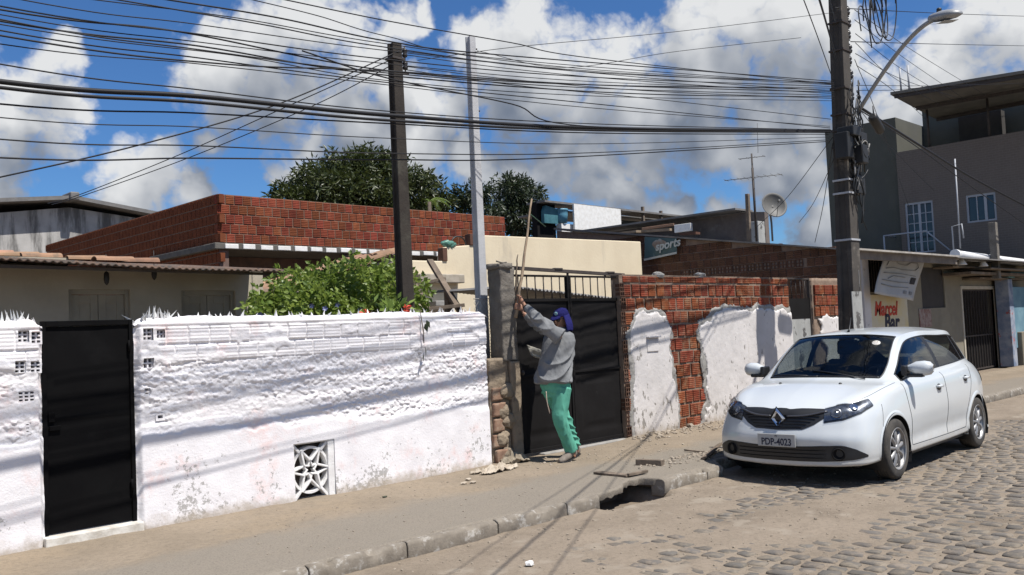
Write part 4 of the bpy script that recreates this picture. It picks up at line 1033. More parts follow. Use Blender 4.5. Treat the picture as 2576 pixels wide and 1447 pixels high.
b = MB(); b.box(0, .04, 0, .03, 0, dz-.14); b.box(dw-.04, dw, 0, .03, 0, dz-.14)
for zz in (0, .9, dz-.18): b.box(.04, dw-.04, 0, .03, zz, zz+.04)
b.build('door_rails', m_iron, dr)
for i in range(1, 12): b = MB(); b.box(dw*i/12-.009, dw*i/12+.009, .006, .024, .04, dz-.18); b.build('bar', m_iron, dr)
b = MB(); b.box(.04, dw-.04, .03, .036, 0, .9); b.build('kick_sheet', m_gate, dr)
front(2514, 735, 2546, 930, -.01, .004, 'doorway_shade', m_gate)  # doorway shade painted as a flat dark panel on the solid wall
front(2524, 836, 2566, 930, -.55, -.02, 'white_counter', m_barw, .02)
# awning boards and floodlights over the door
for i, (p0, p1, th_, yy) in enumerate((((2345, 672), (2470, 655), .05, -.5), ((2370, 688), (2530, 680), .07, -.7), ((2420, 700), (2545, 706), .05, -.45), ((2400, 680), (2560, 690), .04, -.9))):
    b = MB(); b.box(lx(*p0), lx(*p1), yy, 0, lz(*p0)-th_, lz(*p0)); b.build('awning_board', m_wood, bb_, .01)
m_wpl = M('white_plastic', (.76, .75, .73), (.68, .67, .65), 5, .4, .1, spec=.5)
for px_, py_ in ((2420, 662), (2474, 666)):
    p = at(px_, py_, 1, YBf-.8); fl = thing('flood_lamp', 'white conical lamp on a bracket under the bar gutter, '+('nearer the grey banner' if px_ < 2450 else 'above the barred door'), 'lamp', p, 'lamps over the bar door')
    b = MB(); b.lathe([(.0, .09), (.05, .085), (.075, .03), (.11, -.03), (.115, -.045), (.0, -.03)], 16); b.build('shade', m_wpl, fl)
    b = MB(); b.tube([(0, 0, .08), (0, .35, .13), (0, .8, .13)], .016, 6); b.build('bracket', m_wpl, fl)
p0, p1 = at(2403, 640, 1, YBf-.45), at(2600, 664, 1, YBf-.45)
gu = thing('gutter_pipe', 'thick white plastic gutter pipe along the eave of the bar', 'pipe', p0)
b = MB(); d = (p1-p0); b.tube([(0, 0, 0), d*.25, d*.5, d, d*1.6], .105, 18); b.build('pipe', m_wpl, gu)
b = MB(); b.tube([(-.03, 0, 0), (.10, 0, 0)], .125, 18); b.build('socket_end', m_wpl, gu)
# tilted grey banner
bq = [at(px, py, 1, YBf-.42) for px, py in ((2222, 646), (2326, 656), (2299, 757), (2200, 738))]
bn = thing('hanging_banner', 'tilted grey banner with faded outlines hanging from the bar eave', 'banner', bq[3])
gu_, gv_ = np.meshgrid(np.linspace(0, 1, 20), np.linspace(0, 1, 14), indexing='ij')
Q = np.array([[*q] for q in bq])
G = (Q[3]*(1-gu_)[..., None]+Q[2]*gu_[..., None])*(1-gv_)[..., None]+(Q[0]*(1-gu_)[..., None]+Q[1]*gu_[..., None])*gv_[..., None]-np.array(bq[3][:])
G[..., 1] += .02*np.sin(gu_*7)+.015*np.sin(gv_*5)
o = link('cloth', grid_mesh('cloth', G, M('banner_vinyl', (.40, .41, .42), (.33, .34, .35), 2, .6, .2, 30)), bn); s_ = o.modifiers.new('thick', 'SOLIDIFY'); s_.thickness = .006
m_bl = M('banner_ink', (.24, .25, .26), None, 4); m_bk = M('banner_black', (.03, .03, .035), None, 4)
def ban(u, v, d=-.014): 
    p = (Q[3]*(1-u)+Q[2]*u)*(1-v)+(Q[0]*(1-u)+Q[1]*u)*v-np.array(bq[3][:]); return Vector((p[0], p[1]+.02*math.sin(u*7)+.015*math.sin(v*5)+d, p[2]))
for pts in ([(.12, .78), (.15, .9), (.3, .92), (.38, .84), (.55, .82), (.62, .9), (.8, .9), (.86, .8), (.8, .72), (.5, .7), (.3, .74), (.12, .70)], [(.1, .58), (.5, .60), (.86, .58)], [(.12, .4), (.5, .38), (.72, .40)], [(.12, .28), (.4, .25), (.75, .28)], [(.25, .45), (.35, .53), (.6, .52)]):
    b = MB(); b.tube([ban(u, v) for u, v in pts], .008, 5); b.build('ink_line', m_bl, bn)
b = MB(); b.add([ban(.76, .38), ban(.90, .38), ban(.90, .54), ban(.76, .54)], [(0, 1, 2, 3)]); b.build('ink_square', m_bk, bn)
for u0 in (.66, .82): b = MB(); b.add([ban(u0, .12), ban(u0+.08, .12), ban(u0+.08, .20), ban(u0, .20)], [(0, 1, 2, 3)]); b.build('ink_square', m_bl, bn)
# postered pillar at the right edge with a teal hood
YPp = .30
pp = thing('postered_pillar', 'square pillar pasted with blue and red posters under a teal hood', 'pillar', (at(2550, 900, 1, YPp).x, YPp, .14))
x1_ = at(2600, 900, 1, YPp).x-pp.location.x+.6; zt_ = at(2550, 700, 1, YPp).z-.14
m_pst = M('poster_paper', (.15, .19, .27), (.34, .36, .40), 3.5, .8, .1, 20, c3=(.36, .10, .09), sc3=4.5, t3=(.6, .63))
b = MB(); b.box(0, .35, 0, .35, 0, zt_); b.build('shaft', m_pst, pp, .01)
b = MB(); b.box(-.05, .45, -.05, .40, zt_+.003, zt_+.10); b.box(-.1, x1_, -.12, .5, zt_+.105, zt_+.24); b.build('teal_hood', M('teal_paint', (.10, .22, .23), (.075, .17, .185), 4), pp, .01)
b = MB(); b.box(.36, x1_, .02, .3, .5, zt_*.9); b.build('teal_panel', M('blue_panel', (.10, .20, .26), (.16, .28, .33), 2), pp, .01)
# sports poster hanging at the far end of the side wall
sp = [at(px, py, 0, XB-.12) for px, py in ((1622, 596), (1702, 600), (1703, 636), (1621, 654))]
sg_ = thing('sports_poster', 'dark teal sports poster hanging askew on the brown brick side wall', 'poster', sp[3])
Q2 = [p-sp[3] for p in sp]
m_tp = M('poster_teal', (.030, .075, .085), (.05, .11, .125), 2.5, .5, .05, 20, c3=(.13, .20, .24), sc3=3, t3=(.6, .68))
o = MB().add([Q2[3], Q2[2], Q2[1], Q2[0]], [(0, 1, 2, 3)]).build('sheet', m_tp, sg_); s_ = o.modifiers.new('thick', 'SOLIDIFY'); s_.thickness = .01
m_wt = M('poster_white', (.46, .50, .49), None, 5)
b = MB(); b.bar(Q2[3]+Vector((-.012, 0, 0)), Q2[2]+Vector((-.012, 0, 0)), .012, .05); b.build('bottom_strip', m_wt, sg_)
e1 = (Q2[2]-Q2[3]); L_ = e1.length; xd = e1.normalized(); nx_ = Vector((-1, 0, 0)); zd = nx_.cross(xd).normalized(); 
mt = Matrix((( xd.x, zd.x, nx_.x, 0), (xd.y, zd.y, nx_.y, 0), (xd.z, zd.z, nx_.z, 0), (0, 0, 0, 1)))
tx = text('sports', 'lettering', .30, m_wt, sg_, (0, 0, 0), (0, 0, 0), .002, .25, 1.0, .008); pos_ = Q2[3]+xd*L_*.40+zd*.16+nx_*.035
tx.matrix_local = Matrix.Translation(pos_)@mt
for k, (u, v, r) in enumerate(((.40, .62, .13), (.58, .66, .10), (.50, .78, .08))):
    b = MB(); c_ = Q2[3]*(1-u)*(1-v)+Q2[2]*u*(1-v)+Q2[1]*u*v+Q2[0]*(1-u)*v+nx_*(.016+.002*k)
    b.add([c_+xd*math.cos(t)*r*(1+.3*math.sin(3*t+k))+zd*math.sin(t)*r for t in np.linspace(0, 2*PI, 14)[:-1]], [tuple(range(13))]); b.build('player_blot', (M('poster_blot', (.30, .36, .38), (.22, .16, .12), 6) if k == 0 else bpy.data.materials['poster_blot']), sg_)

# ================================================================== TALL BUILDING at the end of the block (its shaded flank faces us)
XT = 34.0
def ty(px, py): return at(px, py, 0, XT).y
def tz(px, py): return at(px, py, 0, XT).z
y_mid, y_end = ty(2258, 450), ty(2078, 450)
tbd = thing('apartment_block', 'tall grey apartment block in shade with french doors, a window and a roof terrace', 'building', (XT, 0, 0))
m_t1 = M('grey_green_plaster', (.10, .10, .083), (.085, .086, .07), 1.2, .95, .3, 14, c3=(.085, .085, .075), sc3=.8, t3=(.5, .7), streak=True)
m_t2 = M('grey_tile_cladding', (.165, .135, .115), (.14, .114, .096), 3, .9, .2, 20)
t, p = nodes_of(m_t2); pos = nd(t, 'ShaderNodeNewGeometry').outputs['Position']; brk = nd(t, 'ShaderNodeTexBrick'); mp = nd(t, 'ShaderNodeMapping'); mp.inputs['Rotation'].default_value = (PI/2, 0, PI/2)
sepx = nd(t, 'ShaderNodeSeparateXYZ'); t.links.new(pos, sepx.inputs[0]); cb = nd(t, 'ShaderNodeCombineXYZ'); t.links.new(sepx.outputs['Y'], cb.inputs[0]); t.links.new(sepx.outputs['Z'], cb.inputs[1]); t.links.new(cb.outputs[0], brk.inputs['Vector'])
brk.inputs['Scale'].default_value = 1; brk.inputs['Brick Width'].default_value = .22; brk.inputs['Row Height'].default_value = .085; brk.inputs['Mortar Size'].default_value = .008
t.links.new(p.inputs['Base Color'].links[0].from_socket, brk.inputs['Color1']); brk.inputs['Color2'].default_value = (.15, .124, .104, 1); brk.inputs['Mortar'].default_value = (.185, .155, .13, 1); t.links.new(brk.outputs['Color'], p.inputs['Base Color'])
ztop2 = tz(2441, 352); ztop1 = tz(2078, 328); zpara = tz(2250, 345)
fd = (ty(2348, 540), ty(2277, 540), tz(2277, 640), tz(2277, 512)); wd = (ty(2506, 520), ty(2430, 520), tz(2430, 562), tz(2430, 492))
def with_hole(mb, y0, y1, z0, z1, holes, x0, x1):
    """wall slab in the plane x = x0..x1 with rectangular openings, cut into boxes"""
    ys_ = sorted({y0, y1, *[h[0] for h in holes], *[h[1] for h in holes]}); zs2 = sorted({z0, z1, *[h[2] for h in holes], *[h[3] for h in holes]})
    for i in range(len(ys_)-1):
        for j in range(len(zs2)-1):
            cy, cz_ = (ys_[i]+ys_[i+1])/2, (zs2[j]+zs2[j+1])/2
            if any(h[0] < cy < h[1] and h[2] < cz_ < h[3] for h in holes): continue
            mb.box(x0, x1, ys_[i], ys_[i+1], zs2[j], zs2[j+1])
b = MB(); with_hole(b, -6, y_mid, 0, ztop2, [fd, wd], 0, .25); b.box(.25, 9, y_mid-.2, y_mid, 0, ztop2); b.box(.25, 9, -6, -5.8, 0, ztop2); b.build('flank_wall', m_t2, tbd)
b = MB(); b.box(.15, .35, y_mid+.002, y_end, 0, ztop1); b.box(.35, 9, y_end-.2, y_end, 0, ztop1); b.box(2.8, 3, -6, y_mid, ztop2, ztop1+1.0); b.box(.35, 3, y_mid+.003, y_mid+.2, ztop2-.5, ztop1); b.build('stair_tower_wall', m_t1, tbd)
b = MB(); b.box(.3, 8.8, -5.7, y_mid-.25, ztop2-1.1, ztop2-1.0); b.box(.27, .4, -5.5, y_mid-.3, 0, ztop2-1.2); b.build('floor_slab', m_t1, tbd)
m_pane = M('dark_pane', (.02, .028, .035), (.03, .04, .048), 2, .08, 0, spec=.6); m_wframe = M('white_frame', (.42, .43, .45), (.36, .37, .39), 3, .6, .1)
def casement(nm, y0, y1, z0, z1, cols, rows_, fm):
    r = link(nm, None, tbd, loc=(.08, y0, z0)); W_, H_ = y1-y0, z1-z0
    f = MB(); f.box(-.04, .03, 0, .07, 0, H_); f.box(-.04, .03, W_-.07, W_, 0, H_); f.box(-.04, .03, .07, W_-.07, H_-.08, H_); f.box(-.04, .03, .07, W_-.07, 0, .06); f.build('frame', fm, r)
    for i in range(cols):
        ya = .07+(W_-.14)*i/cols; yb_ = .07+(W_-.14)*(i+1)/cols
        for j in range(rows_):
            za = .06+(H_-.14)*j/rows_; zb2 = .06+(H_-.14)*(j+1)/rows_
            q = MB(); q.box(.0, .01, ya+.018, yb_-.018, za+.018, zb2-.018); q.build('pane', m_pane, r)
        if i: q = MB(); q.box(-.03, .02, ya-(.045 if i == cols//2 else .016), ya+(.045 if i == cols//2 else .016), .06, H_-.08); q.build('mullion', fm, r)
    for j in range(1, rows_): z_ = .06+(H_-.14)*j/rows_; q = MB(); q.box(-.022, .018, .07, W_-.07, z_-.014, z_+.014); q.build('glazing_bar', fm, r)
casement('french_door', *fd, 4, 5, m_wframe); casement('window', *wd, 3, 1, m_wframe)
# balcony: glass front with a pale rail
bl0, bl1, bz = ty(2410, 610)-.2, ty(2255, 600), tz(2255, 597)
b = MB(); b.tube([(-.05, bl1, bz), (-1.1, bl1, bz), (-1.1, bl1-1.5, bz+.02), (-.6, bl0, bz-1.0)], .03, 8); b.tube([(-1.1, bl1, bz), (-1.1, bl1, bz-1.0)], .03, 8); b.build('balcony_rail', m_wframe, tbd)
b = MB(); b.box(-1.1, -.02, bl0, bl1+.1, bz-1.2, bz-1.05); b.build('balcony_slab', m_t1, tbd)
# canopy over the terrace: sheet on beams and posts
ca = at(2240, 239, 0, XT-2.2); cb_ = at(2590, 196, 0, XT-2.2); cd_ = at(2362, 297, 0, XT+1.8)
b = MB()
yA, yB_, yD = ca.y, cb_.y-3, cd_.y
b.add([(-2.2, yA, ca.z), (-2.2, yB_, cb_.z), (1.8, yB_, cd_.z), (1.8, yA, cd_.z), (-2.2, yA, ca.z+.10), (-2.2, yB_, cb_.z+.10), (1.8, yB_, cd_.z+.10), (1.8, yA, cd_.z+.10)], ((0, 3, 2, 1), (4, 5, 6, 7), (0, 1, 5, 4), (1, 2, 6, 5), (2, 3, 7, 6), (3, 0, 4, 7)))
b.build('canopy_sheet', M('brown_sheet_roof', (.17, .155, .13), (.12, .11, .095), 2, .8), tbd)
for i in range(3):
    f = i/2; b = MB(); b.bar((-2.1+3.8*f, yA-.1, ca.z+(cd_.z-ca.z)*f-.07), (-2.1+3.8*f, yB_, cb_.z+(cd_.z-cb_.z)*f-.07), .08, .12); b.build('canopy_beam', m_iron, tbd)
for yy, xx in ((yA-.35, -.0), (yA-2.4, -.0), (yA-4.6, 0.)):
    zc = ca.z+(cd_.z-ca.z)*.55-.1; b = MB(); b.tube([(xx+.1, yy, ztop2-.05), (xx+.1, yy, zc)], .045, 8); b.build('canopy_post', m_iron, tbd)
b = MB(); b.box(2.2, 2.6, yA-2.2, yA-.7, ztop2, cd_.z-.05); b.build('terrace_room', M('dark_terrace', (.05, .045, .04), None, 3), tbd)
for yy in (ty(2320, 200), ty(2342, 230)):
    b = MB(); zb2 = ca.z; b.tube([(-2.0, yy, ca.z), (-2.0, yy, ca.z+.95)], .035, 6); b.build('roof_pipe', m_wframe, tbd)
b = MB(); p = at(2402, 400, 0, XT-6); q = at(2416, 625, 0, XT-6); b.tube([p, q], .022, 6); b.build('mast', m_wframe, None, label='thin white mast standing on the bar roof', cat='mast')
b = MB(); p = at(2395, 570, 0, XT-8); b.tube([(p.x, p.y, p.z-1.0), p, (p.x, p.y-.25, p.z+.04), (p.x, p.y-.28, p.z-.35)], .02, 6); b.build('vent_pipe', m_wframe, None, label='bent thin vent pipe on the bar roof', cat='pipe')
b = MB(); p = at(2497, 560, 0, XT-8); b.box(p.x-.09, p.x+.09, p.y-.09, p.y+.09, p.z-1.5, p.z); b.build('roof_post', m_pil, None, .01, label='dark concrete post rising behind the white gutter pipe', cat='post')

# ================================================================== roofs behind the yard
YK = 13.5
tk = thing('water_tank_house', 'flat-roofed house with a white panel, blue tank and teal tarpaulin', 'house', (at(1440, 560, 1, YK).x, YK, 0)); kx = tk.location.x
def kp(px, py, y=YK): q = at(px, py, 1, y); return q.x-kx, q.z
b = MB(); x0, z1 = kp(1415, 562); x1, z0 = kp(1445, 640); b.box(x0, x1+3.2, .05, .3, 0, z1); b.build('white_wall', m_wb, tk)
b = MB(); x0, z1 = kp(1436, 514); x1, z2 = kp(1557, 590); z3 = kp(1557, 528)[1]; b.prism([(x0, z2-.12), (x1, z2), (x1, z3), (x0, z1)], -.14, -.07, lambda u, v, d: (u, d, v)); b.build('white_panel', m_wb, tk)
b = MB(); xa, za = kp(1368, 506); xb, zb2 = kp(1745, 548); b.bar((xa, .40, za), (xb, .40, zb2), .9, .07); b.build('roof_edge', m_sheet, tk)
b = MB(); b.bar((xa+1.6, 1.9, za-.12), (xb, 1.9, zb2-.02), 2.0, .06); b.build('roof_sheet', m_sheet, tk)
b = MB(); x0, z1 = kp(1376, 522); x1, z0 = kp(1412, 562); b.prism([(x0, z0), (x1, z0), (x1, z1), (x0+.1, z1+.1), (x0, z1-.1)], .15, .3, lambda u, v, d: (u, d, v)); b.build('tarpaulin', M('teal_tarp', (.035, .12, .145), (.06, .18, .21), 3, .6, .4, 12), tk)
b = MB(); x0, z0 = kp(1423, 560); b.lathe([(.0, 0), (.21, 0), (.24, .3), (.24, .42), (.27, .45), (.26, .5), (.0, .53)], 18, Matrix.Translation((x0, .2, z0))); b.build('water_tank', M('blue_tank', (.12, .30, .40), (.09, .25, .34), 4, .5), tk)
b = MB(); x0, z0 = kp(1372, 605); x1, z1 = kp(1416, 562); b.box(x0, x1, .35, .6, 0, z1+.75); b.build('recess_shade', m_gate, tk)  # solid dark box whose colour stands in for shade in a recess
b = MB(); x0, z0 = kp(1600, 590); x1, z1 = kp(1740, 552); b.box(x0-.4, x1, 1.0, 1.2, 0, z1-.1); b.build('shaded_wall', m_t1, tk)
for f in (.62, .75, .9): b = MB(); b.box(xa+(xb-xa)*f, xa+(xb-xa)*f+.1, .0, .1, zb2-1.0, zb2-.02+(1-f)*.7); b.build('post', m_wood, tk)
# roof with the dish: flank in plane x = XD
XD = 22.0
dh = thing('rear_roof_house', 'low dark brown house flank with a thin rising roof edge behind the bar', 'house', (XD, 0, 0))
def dp(px, py): q = at(px, py, 0, XD); return q.y, q.z
ya, za = dp(1490, 582); yb2, zb2 = dp(1872, 528); yc, zc = dp(1922, 600)
b = MB(); b.prism([(ya, 0), (yc, 0), (yc, zb2-.12), (yb2, zb2-.06), (ya, za-.10)], .1, .3, lambda u, v, d: (d, u, v)); b.build('flank_wall', M('dark_render', (.165, .135, .115), (.11, .09, .08), 2, .95, .4, 14, c3=(.22, .20, .18), sc3=3, t3=(.55, .7)), dh)
b = MB(); b.bar((0, ya+.4, za), (0, yb2, zb2), .9, .05); b.build('roof_edge', m_sheet, dh)
b = MB(); b.bar((.9, ya+.4, za), (.9, yb2+.05, zb2-.02), .9, .04); b.build('roof_sheet', m_sheet, dh)
for (p0, p1, nm, mt_) in (((1722, 588), (1762, 563), 'pale_sheet', m_wb), ((1640, 575), (1720, 570), 'tile_pile', m_tile_o)):
    y0, z0 = dp(*p0); y1, z1 = dp(*p1); b = MB(); b.box(-.5, -.4, min(y0, y1), max(y0, y1), z0, z1); b.build(nm, mt_, dh, .01)
y0, z0 = dp(1900, 560); b = MB(); b.box(-.3, .05, y0-.25, y0+.05, 0, z0+.0); b.build('white_chimney_stub', m_peel, dh, .01)
# rubble sheets on the roof by the sign
for i, (px, py, l, w_, rz, mt_) in enumerate(((1560, 592, .9, .35, .2, m_sheet), (1590, 585, .8, .3, -.3, m_wood2), (1650, 580, .9, .12, .1, m_wood2), (1735, 588, .5, .2, .0, m_brick_b))):
    p = at(px, py, 0, XB+.6); b = MB(); b.box(-w_/2, w_/2, -l/2, l/2, -.03, .03); b.build('roof_scrap', mt_, None, label=('scrap of grey corrugated sheet', 'pale weathered board', 'long thin weathered batten', 'single brown hollow brick')[i]+' lying on the bar roof', cat='scrap', loc=p, rot=(.05, .02, rz))
# satellite dish, post and antenna mast
m_dish = M('dish_grey', (.13, .125, .115), (.10, .097, .09), 4, .6, .15, 30)
pd = at(1943, 521, 0, 20.5)
ds = thing('satellite_dish', 'grey satellite dish on a bent pole above the bar roof', 'dish', (pd.x, pd.y, pd.z-.75))
look = Vector((-.55, -.80, .28)).normalized(); mq = Matrix.Translation((0, 0, .75))@look.to_track_quat('Z', 'Y').to_matrix().to_4x4()
b = MB(); pr = [(r, .16*(r/.33)**2*.8) for r in np.linspace(0.0, .33, 8)]; b.lathe(pr, 32, mq); o = b.build('reflector', m_dish, ds); s_ = o.modifiers.new('thick', 'SOLIDIFY'); s_.thickness = .012
b = MB(); b.tube([(0, 0.05, -.1), (-.0, .05, .35), (.05, .1, .62), (.02, .03, .74)], .025, 8); b.build('pole', m_dish, ds)
b = MB(); tip = mq@Vector((0, 0, .36)); b.tube([mq@Vector((0, -.32, .12)), tip], .009, 6); b.tube([tip-look*.03, tip+look*.05], .025, 8); b.build('feed_arm', m_dish, ds)
an = thing('antenna_mast', 'tv antenna on a tall dark mast above the bar roof', 'antenna', at(1899, 530, 0, 20.8)); z0 = an.location.z
ht = at(1899, 385, 0, 20.8).z-z0
b = MB(); b.tube([(0, 0, -.8), (0, 0, ht)], .022, 7); b.tube([(0, 0, -.8), (0, 0, ht*.75)], .032, 7); b.build('mast', m_iron, an)
for zz, sc_, nel in ((ht*.58, 1.0, 9), (ht*.93, .45, 4)):
    b = MB(); d_ = Vector((-.25, 1.0, .02)).normalized(); b.tube([d_*-.75*sc_+Vector((0, 0, zz)), d_*.75*sc_+Vector((0, 0, zz))], .009, 6); b.build('boom', m_dish, an)
    for k in range(nel):
        c_ = d_*(-.7+1.4*k/(nel-1))*sc_+Vector((0, 0, zz)); s2 = Vector((.97, .24, 0)); L2 = (.30-.012*k)*sc_; b = MB(); b.tube([c_-s2*L2, c_+s2*L2], .005, 5); b.build('element', m_dish, an)
b = MB(); p = at(1880, 488, 0, 20.2); q = at(1884, 600, 0, 20.2); b.bar(p, (q.x, q.y, q.z-.3), .09, .09); b.build('roof_post', m_wood, None, .006, label='dark wooden post beside the antenna mast', cat='post')
b = MB(); p = at(1905, 310, 0, 20.2); q = at(1907, 385, 0, 20.2); b.tube([p, q], .005, 5); b.build('whip_antenna', m_iron, None, label='hair-thin whip standing over the tv antenna mast', cat='antenna')

# ================================================================== TREES AND SHRUBS
def leaf_mat(name, c1, c2, trans=.35):
    m = bpy.data.materials.new(name); m.use_nodes = True; t = m.node_tree; p = t.nodes['Principled BSDF']
    ge_ = nd(t, 'ShaderNodeNewGeometry'); n1 = noise(t, ge_.outputs['Position'], 2.2, 3, .6)
    f = mth(t, 'ADD', mth(t, 'MULTIPLY', ge_.outputs['Random Per Island'], .7), mth(t, 'MULTIPLY', n1.outputs['Fac'], .3))
    t.links.new(mixc(t, f, c1, c2), p.inputs['Base Color']); p.inputs['Roughness'].default_value = .42; p.inputs['Specular IOR Level'].default_value = .45
    tr = nd(t, 'ShaderNodeBsdfTranslucent'); t.links.new(mixc(t, f, tuple(x*1.4 for x in c1), tuple(x*1.5 for x in c2)), tr.inputs[0])
    mx = nd(t, 'ShaderNodeMixShader'); mx.inputs[0].default_value = trans; out = [n for n in t.nodes if n.type == 'OUTPUT_MATERIAL'][0]
    t.links.new(p.outputs[0], mx.inputs[1]); t.links.new(tr.outputs[0], mx.inputs[2]); t.links.new(mx.outputs[0], out.inputs[0]); return m
m_mango = leaf_mat('mango_leaf', (.018, .030, .007), (.072, .085, .022), .2)
m_dkleaf = leaf_mat('dark_leaf', (.015, .026, .010), (.05, .066, .03), .2)
m_shrub = leaf_mat('shrub_leaf', (.072, .13, .02), (.25, .31, .06), .35)
m_lime = leaf_mat('pale_leaf', (.16, .25, .05), (.28, .36, .10), .4)
m_bark = M('bark', (.13, .10, .075), (.085, .065, .05), 8, .95, .8, 30)
def leaves(C, N, L, Wd, r, droop=.35, jit=.7, fold=.25):
    """rhombic folded leaves at centres C pointing along N, lengths L"""
    n = len(C); N = N+r.normal(0, jit, (n, 3)); N[:, 2] -= droop; N /= np.linalg.norm(N, axis=1)[:, None]
    A_ = r.normal(0, 1, (n, 3)); S = np.cross(N, A_); S /= np.linalg.norm(S, axis=1)[:, None]+1e-9; U_ = np.cross(S, N)
    U_ = np.where(U_[:, 2:3] < 0, -U_, U_)
    L = L[:, None]; W_ = Wd*L
    V = np.stack((C, C+N*L*.45+S*W_+U_*W_*fold, C+N*L, C+N*L*.45-S*W_+U_*W_*fold), 1).reshape(-1, 3)
    i = np.arange(n)[:, None]*4
    return V, np.concatenate((i+np.array([[0, 1, 2]]), i+np.array([[0, 2, 3]])), 0)
def crown(lobes, nclump, nleaf, L, r, wd=.16, clump=.28, shell=.55):
    """leaf clumps spread through and over ellipsoid lobes (cx, cy, cz, rx, ry, rz)"""
    Cs, Ns = [], []
    lob = np.array(lobes, float); wgt = (lob[:, 3]*lob[:, 4]+lob[:, 3]*lob[:, 5]+lob[:, 4]*lob[:, 5]); wgt /= wgt.sum()
    k = r.choice(len(lob), nclump, p=wgt); d = r.normal(0, 1, (nclump, 3)); d /= np.linalg.norm(d, axis=1)[:, None]
    rad = shell+(1.06-shell)*r.random(nclump)**.6
    rad *= 1+.22*(fbm(d[:, 0]*3+k*7, d[:, 1]*3+d[:, 2]*2.3, 77, 2)-.5)*2
    cc = lob[k, :3]+d*lob[k, 3:]*rad[:, None]
    for i in range(nclump):
        m_ = nleaf; o = r.normal(0, 1, (m_, 3)); o /= np.linalg.norm(o, axis=1)[:, None]
        Cs.append(cc[i]+o*clump*r.random((m_, 1))**.5*r.uniform(.6, 1.15)); Ns.append(d[i]*.5+o*.8)
    C = np.concatenate(Cs); N = np.concatenate(Ns)
    return leaves(C, N, r.uniform(.7, 1.2, len(C))*L, wd, r)
def tree(name, label, base, lobes, nclump, nleaf, L, mat, seed, clump=.3, wd=.16, shell=.55, group=None):
    r = np.random.default_rng(seed); t = thing(name, label, 'tree', base, group)
    bv = np.array(base[:]); lob = [(a-bv[0], b_-bv[1], c-bv[2], *rr2) for a, b_, c, *rr2 in lobes]
    V, F_ = crown(lob, nclump, nleaf, L, r, wd, clump, shell); link('crown', raw_mesh('crown', V, F_, mat), t)
    b = MB(); tops = [Vector(l[:3]) for l in lob]; fork = Vector((0, 0, min(l[2]-l[5] for l in lob)*.8))
    b.tube([(0, 0, -.3), (fork.x*.5, fork.y, fork.z*.5), fork], [.32, .26, .22], 9)
    for tp in tops: b.tube([fork, fork.lerp(tp, .5)+Vector((r.uniform(-.2, .2), r.uniform(-.2, .2), .15)), tp], [.16, .10, .04], 7)
    b.build('trunk', m_bark, t); return t
YM = 25.0
def lp(px, py, y, rx_, ry_, rz_): q = at(px, py, 1, y); return (q.x, q.y, q.z, rx_, ry_, rz_)
b0 = at(900, 700, 1, YM); tree('mango_tree', 'broad domed mango tree rising behind the brick house', (b0.x, YM, .1),
     [lp(775, 490, YM, 1.2, 1.4, 1.0), lp(850, 465, YM, 1.5, 1.6, 1.25), lp(920, 455, YM-.4, 1.5, 1.6, 1.35), lp(990, 465, YM, 1.6, 1.6, 1.35), lp(1050, 495, YM, 1.3, 1.5, 1.0), lp(725, 508, YM, .8, 1.0, .5), lp(880, 500, YM-1.0, 2.4, 1.4, .9), lp(1090, 520, YM, .8, 1.0, .55)], 900, 24, .30, m_mango, 1, .34)
YM2 = 24.0
b0 = at(1290, 700, 1, YM2); tree('dark_tree', 'dark leafy tree with two crowns behind the pale concrete pole', (b0.x, YM2, .1),
     [lp(1185, 495, YM2, .85, 1, .65), lp(1200, 530, YM2, 1.1, 1, .75), lp(1285, 480, YM2, 1.0, 1.1, .75), lp(1320, 500, YM2, .95, 1, .85), lp(1300, 545, YM2, 1.3, 1.2, 1.0), lp(1345, 570, YM2-.5, 1.1, 1, .8)], 460, 24, .26, m_dkleaf, 2, .28)
# palm fronds between the trees
YP = 23.0
pb = at(1080, 508, 1, YP)
pt_ = thing('palm', 'young palm with thin feathery fronds between the two trees', 'tree', (pb.x, YP, .1)); rp_ = random.Random(4)
b = MB(); b.tube([(0, 0, 0), (.05, 0, (pb.z-.1)*.6), (0, 0, pb.z-.1)], [.14, .11, .08], 8); b.build('trunk', m_bark, pt_)
for k in range(6):
    a = -.9+.45*k; b = MB(); pts = []
    up_ = rp_.uniform(.5, 1.5)
    for i in range(9):
        s = i/8; pts.append(Vector((math.cos(a)*1.0*s, math.sin(a)*1.0*s, pb.z-.1+up_*1.0*s-.9*s*s)))
    b.tube(pts, [.018*(1-.8*i/8) for i in range(9)], 5)
    for i in range(2, 9):
        for f in (0, .33, .66):
            p = pts[i-1].lerp(pts[i], f); d = (pts[i]-pts[i-1]).normalized(); s_ = d.cross(Vector((0, 0, 1))).normalized()
            for sg in (-1, 1):
                q = p+(s_*sg*.8+d*.55+Vector((0, 0, -.15))).normalized()*.30*(1-.4*i/9); w2 = d*.009
                b.add([p-w2, p+w2, q], [(0, 1, 2)])
    b.build('frond', m_lime, pt_)
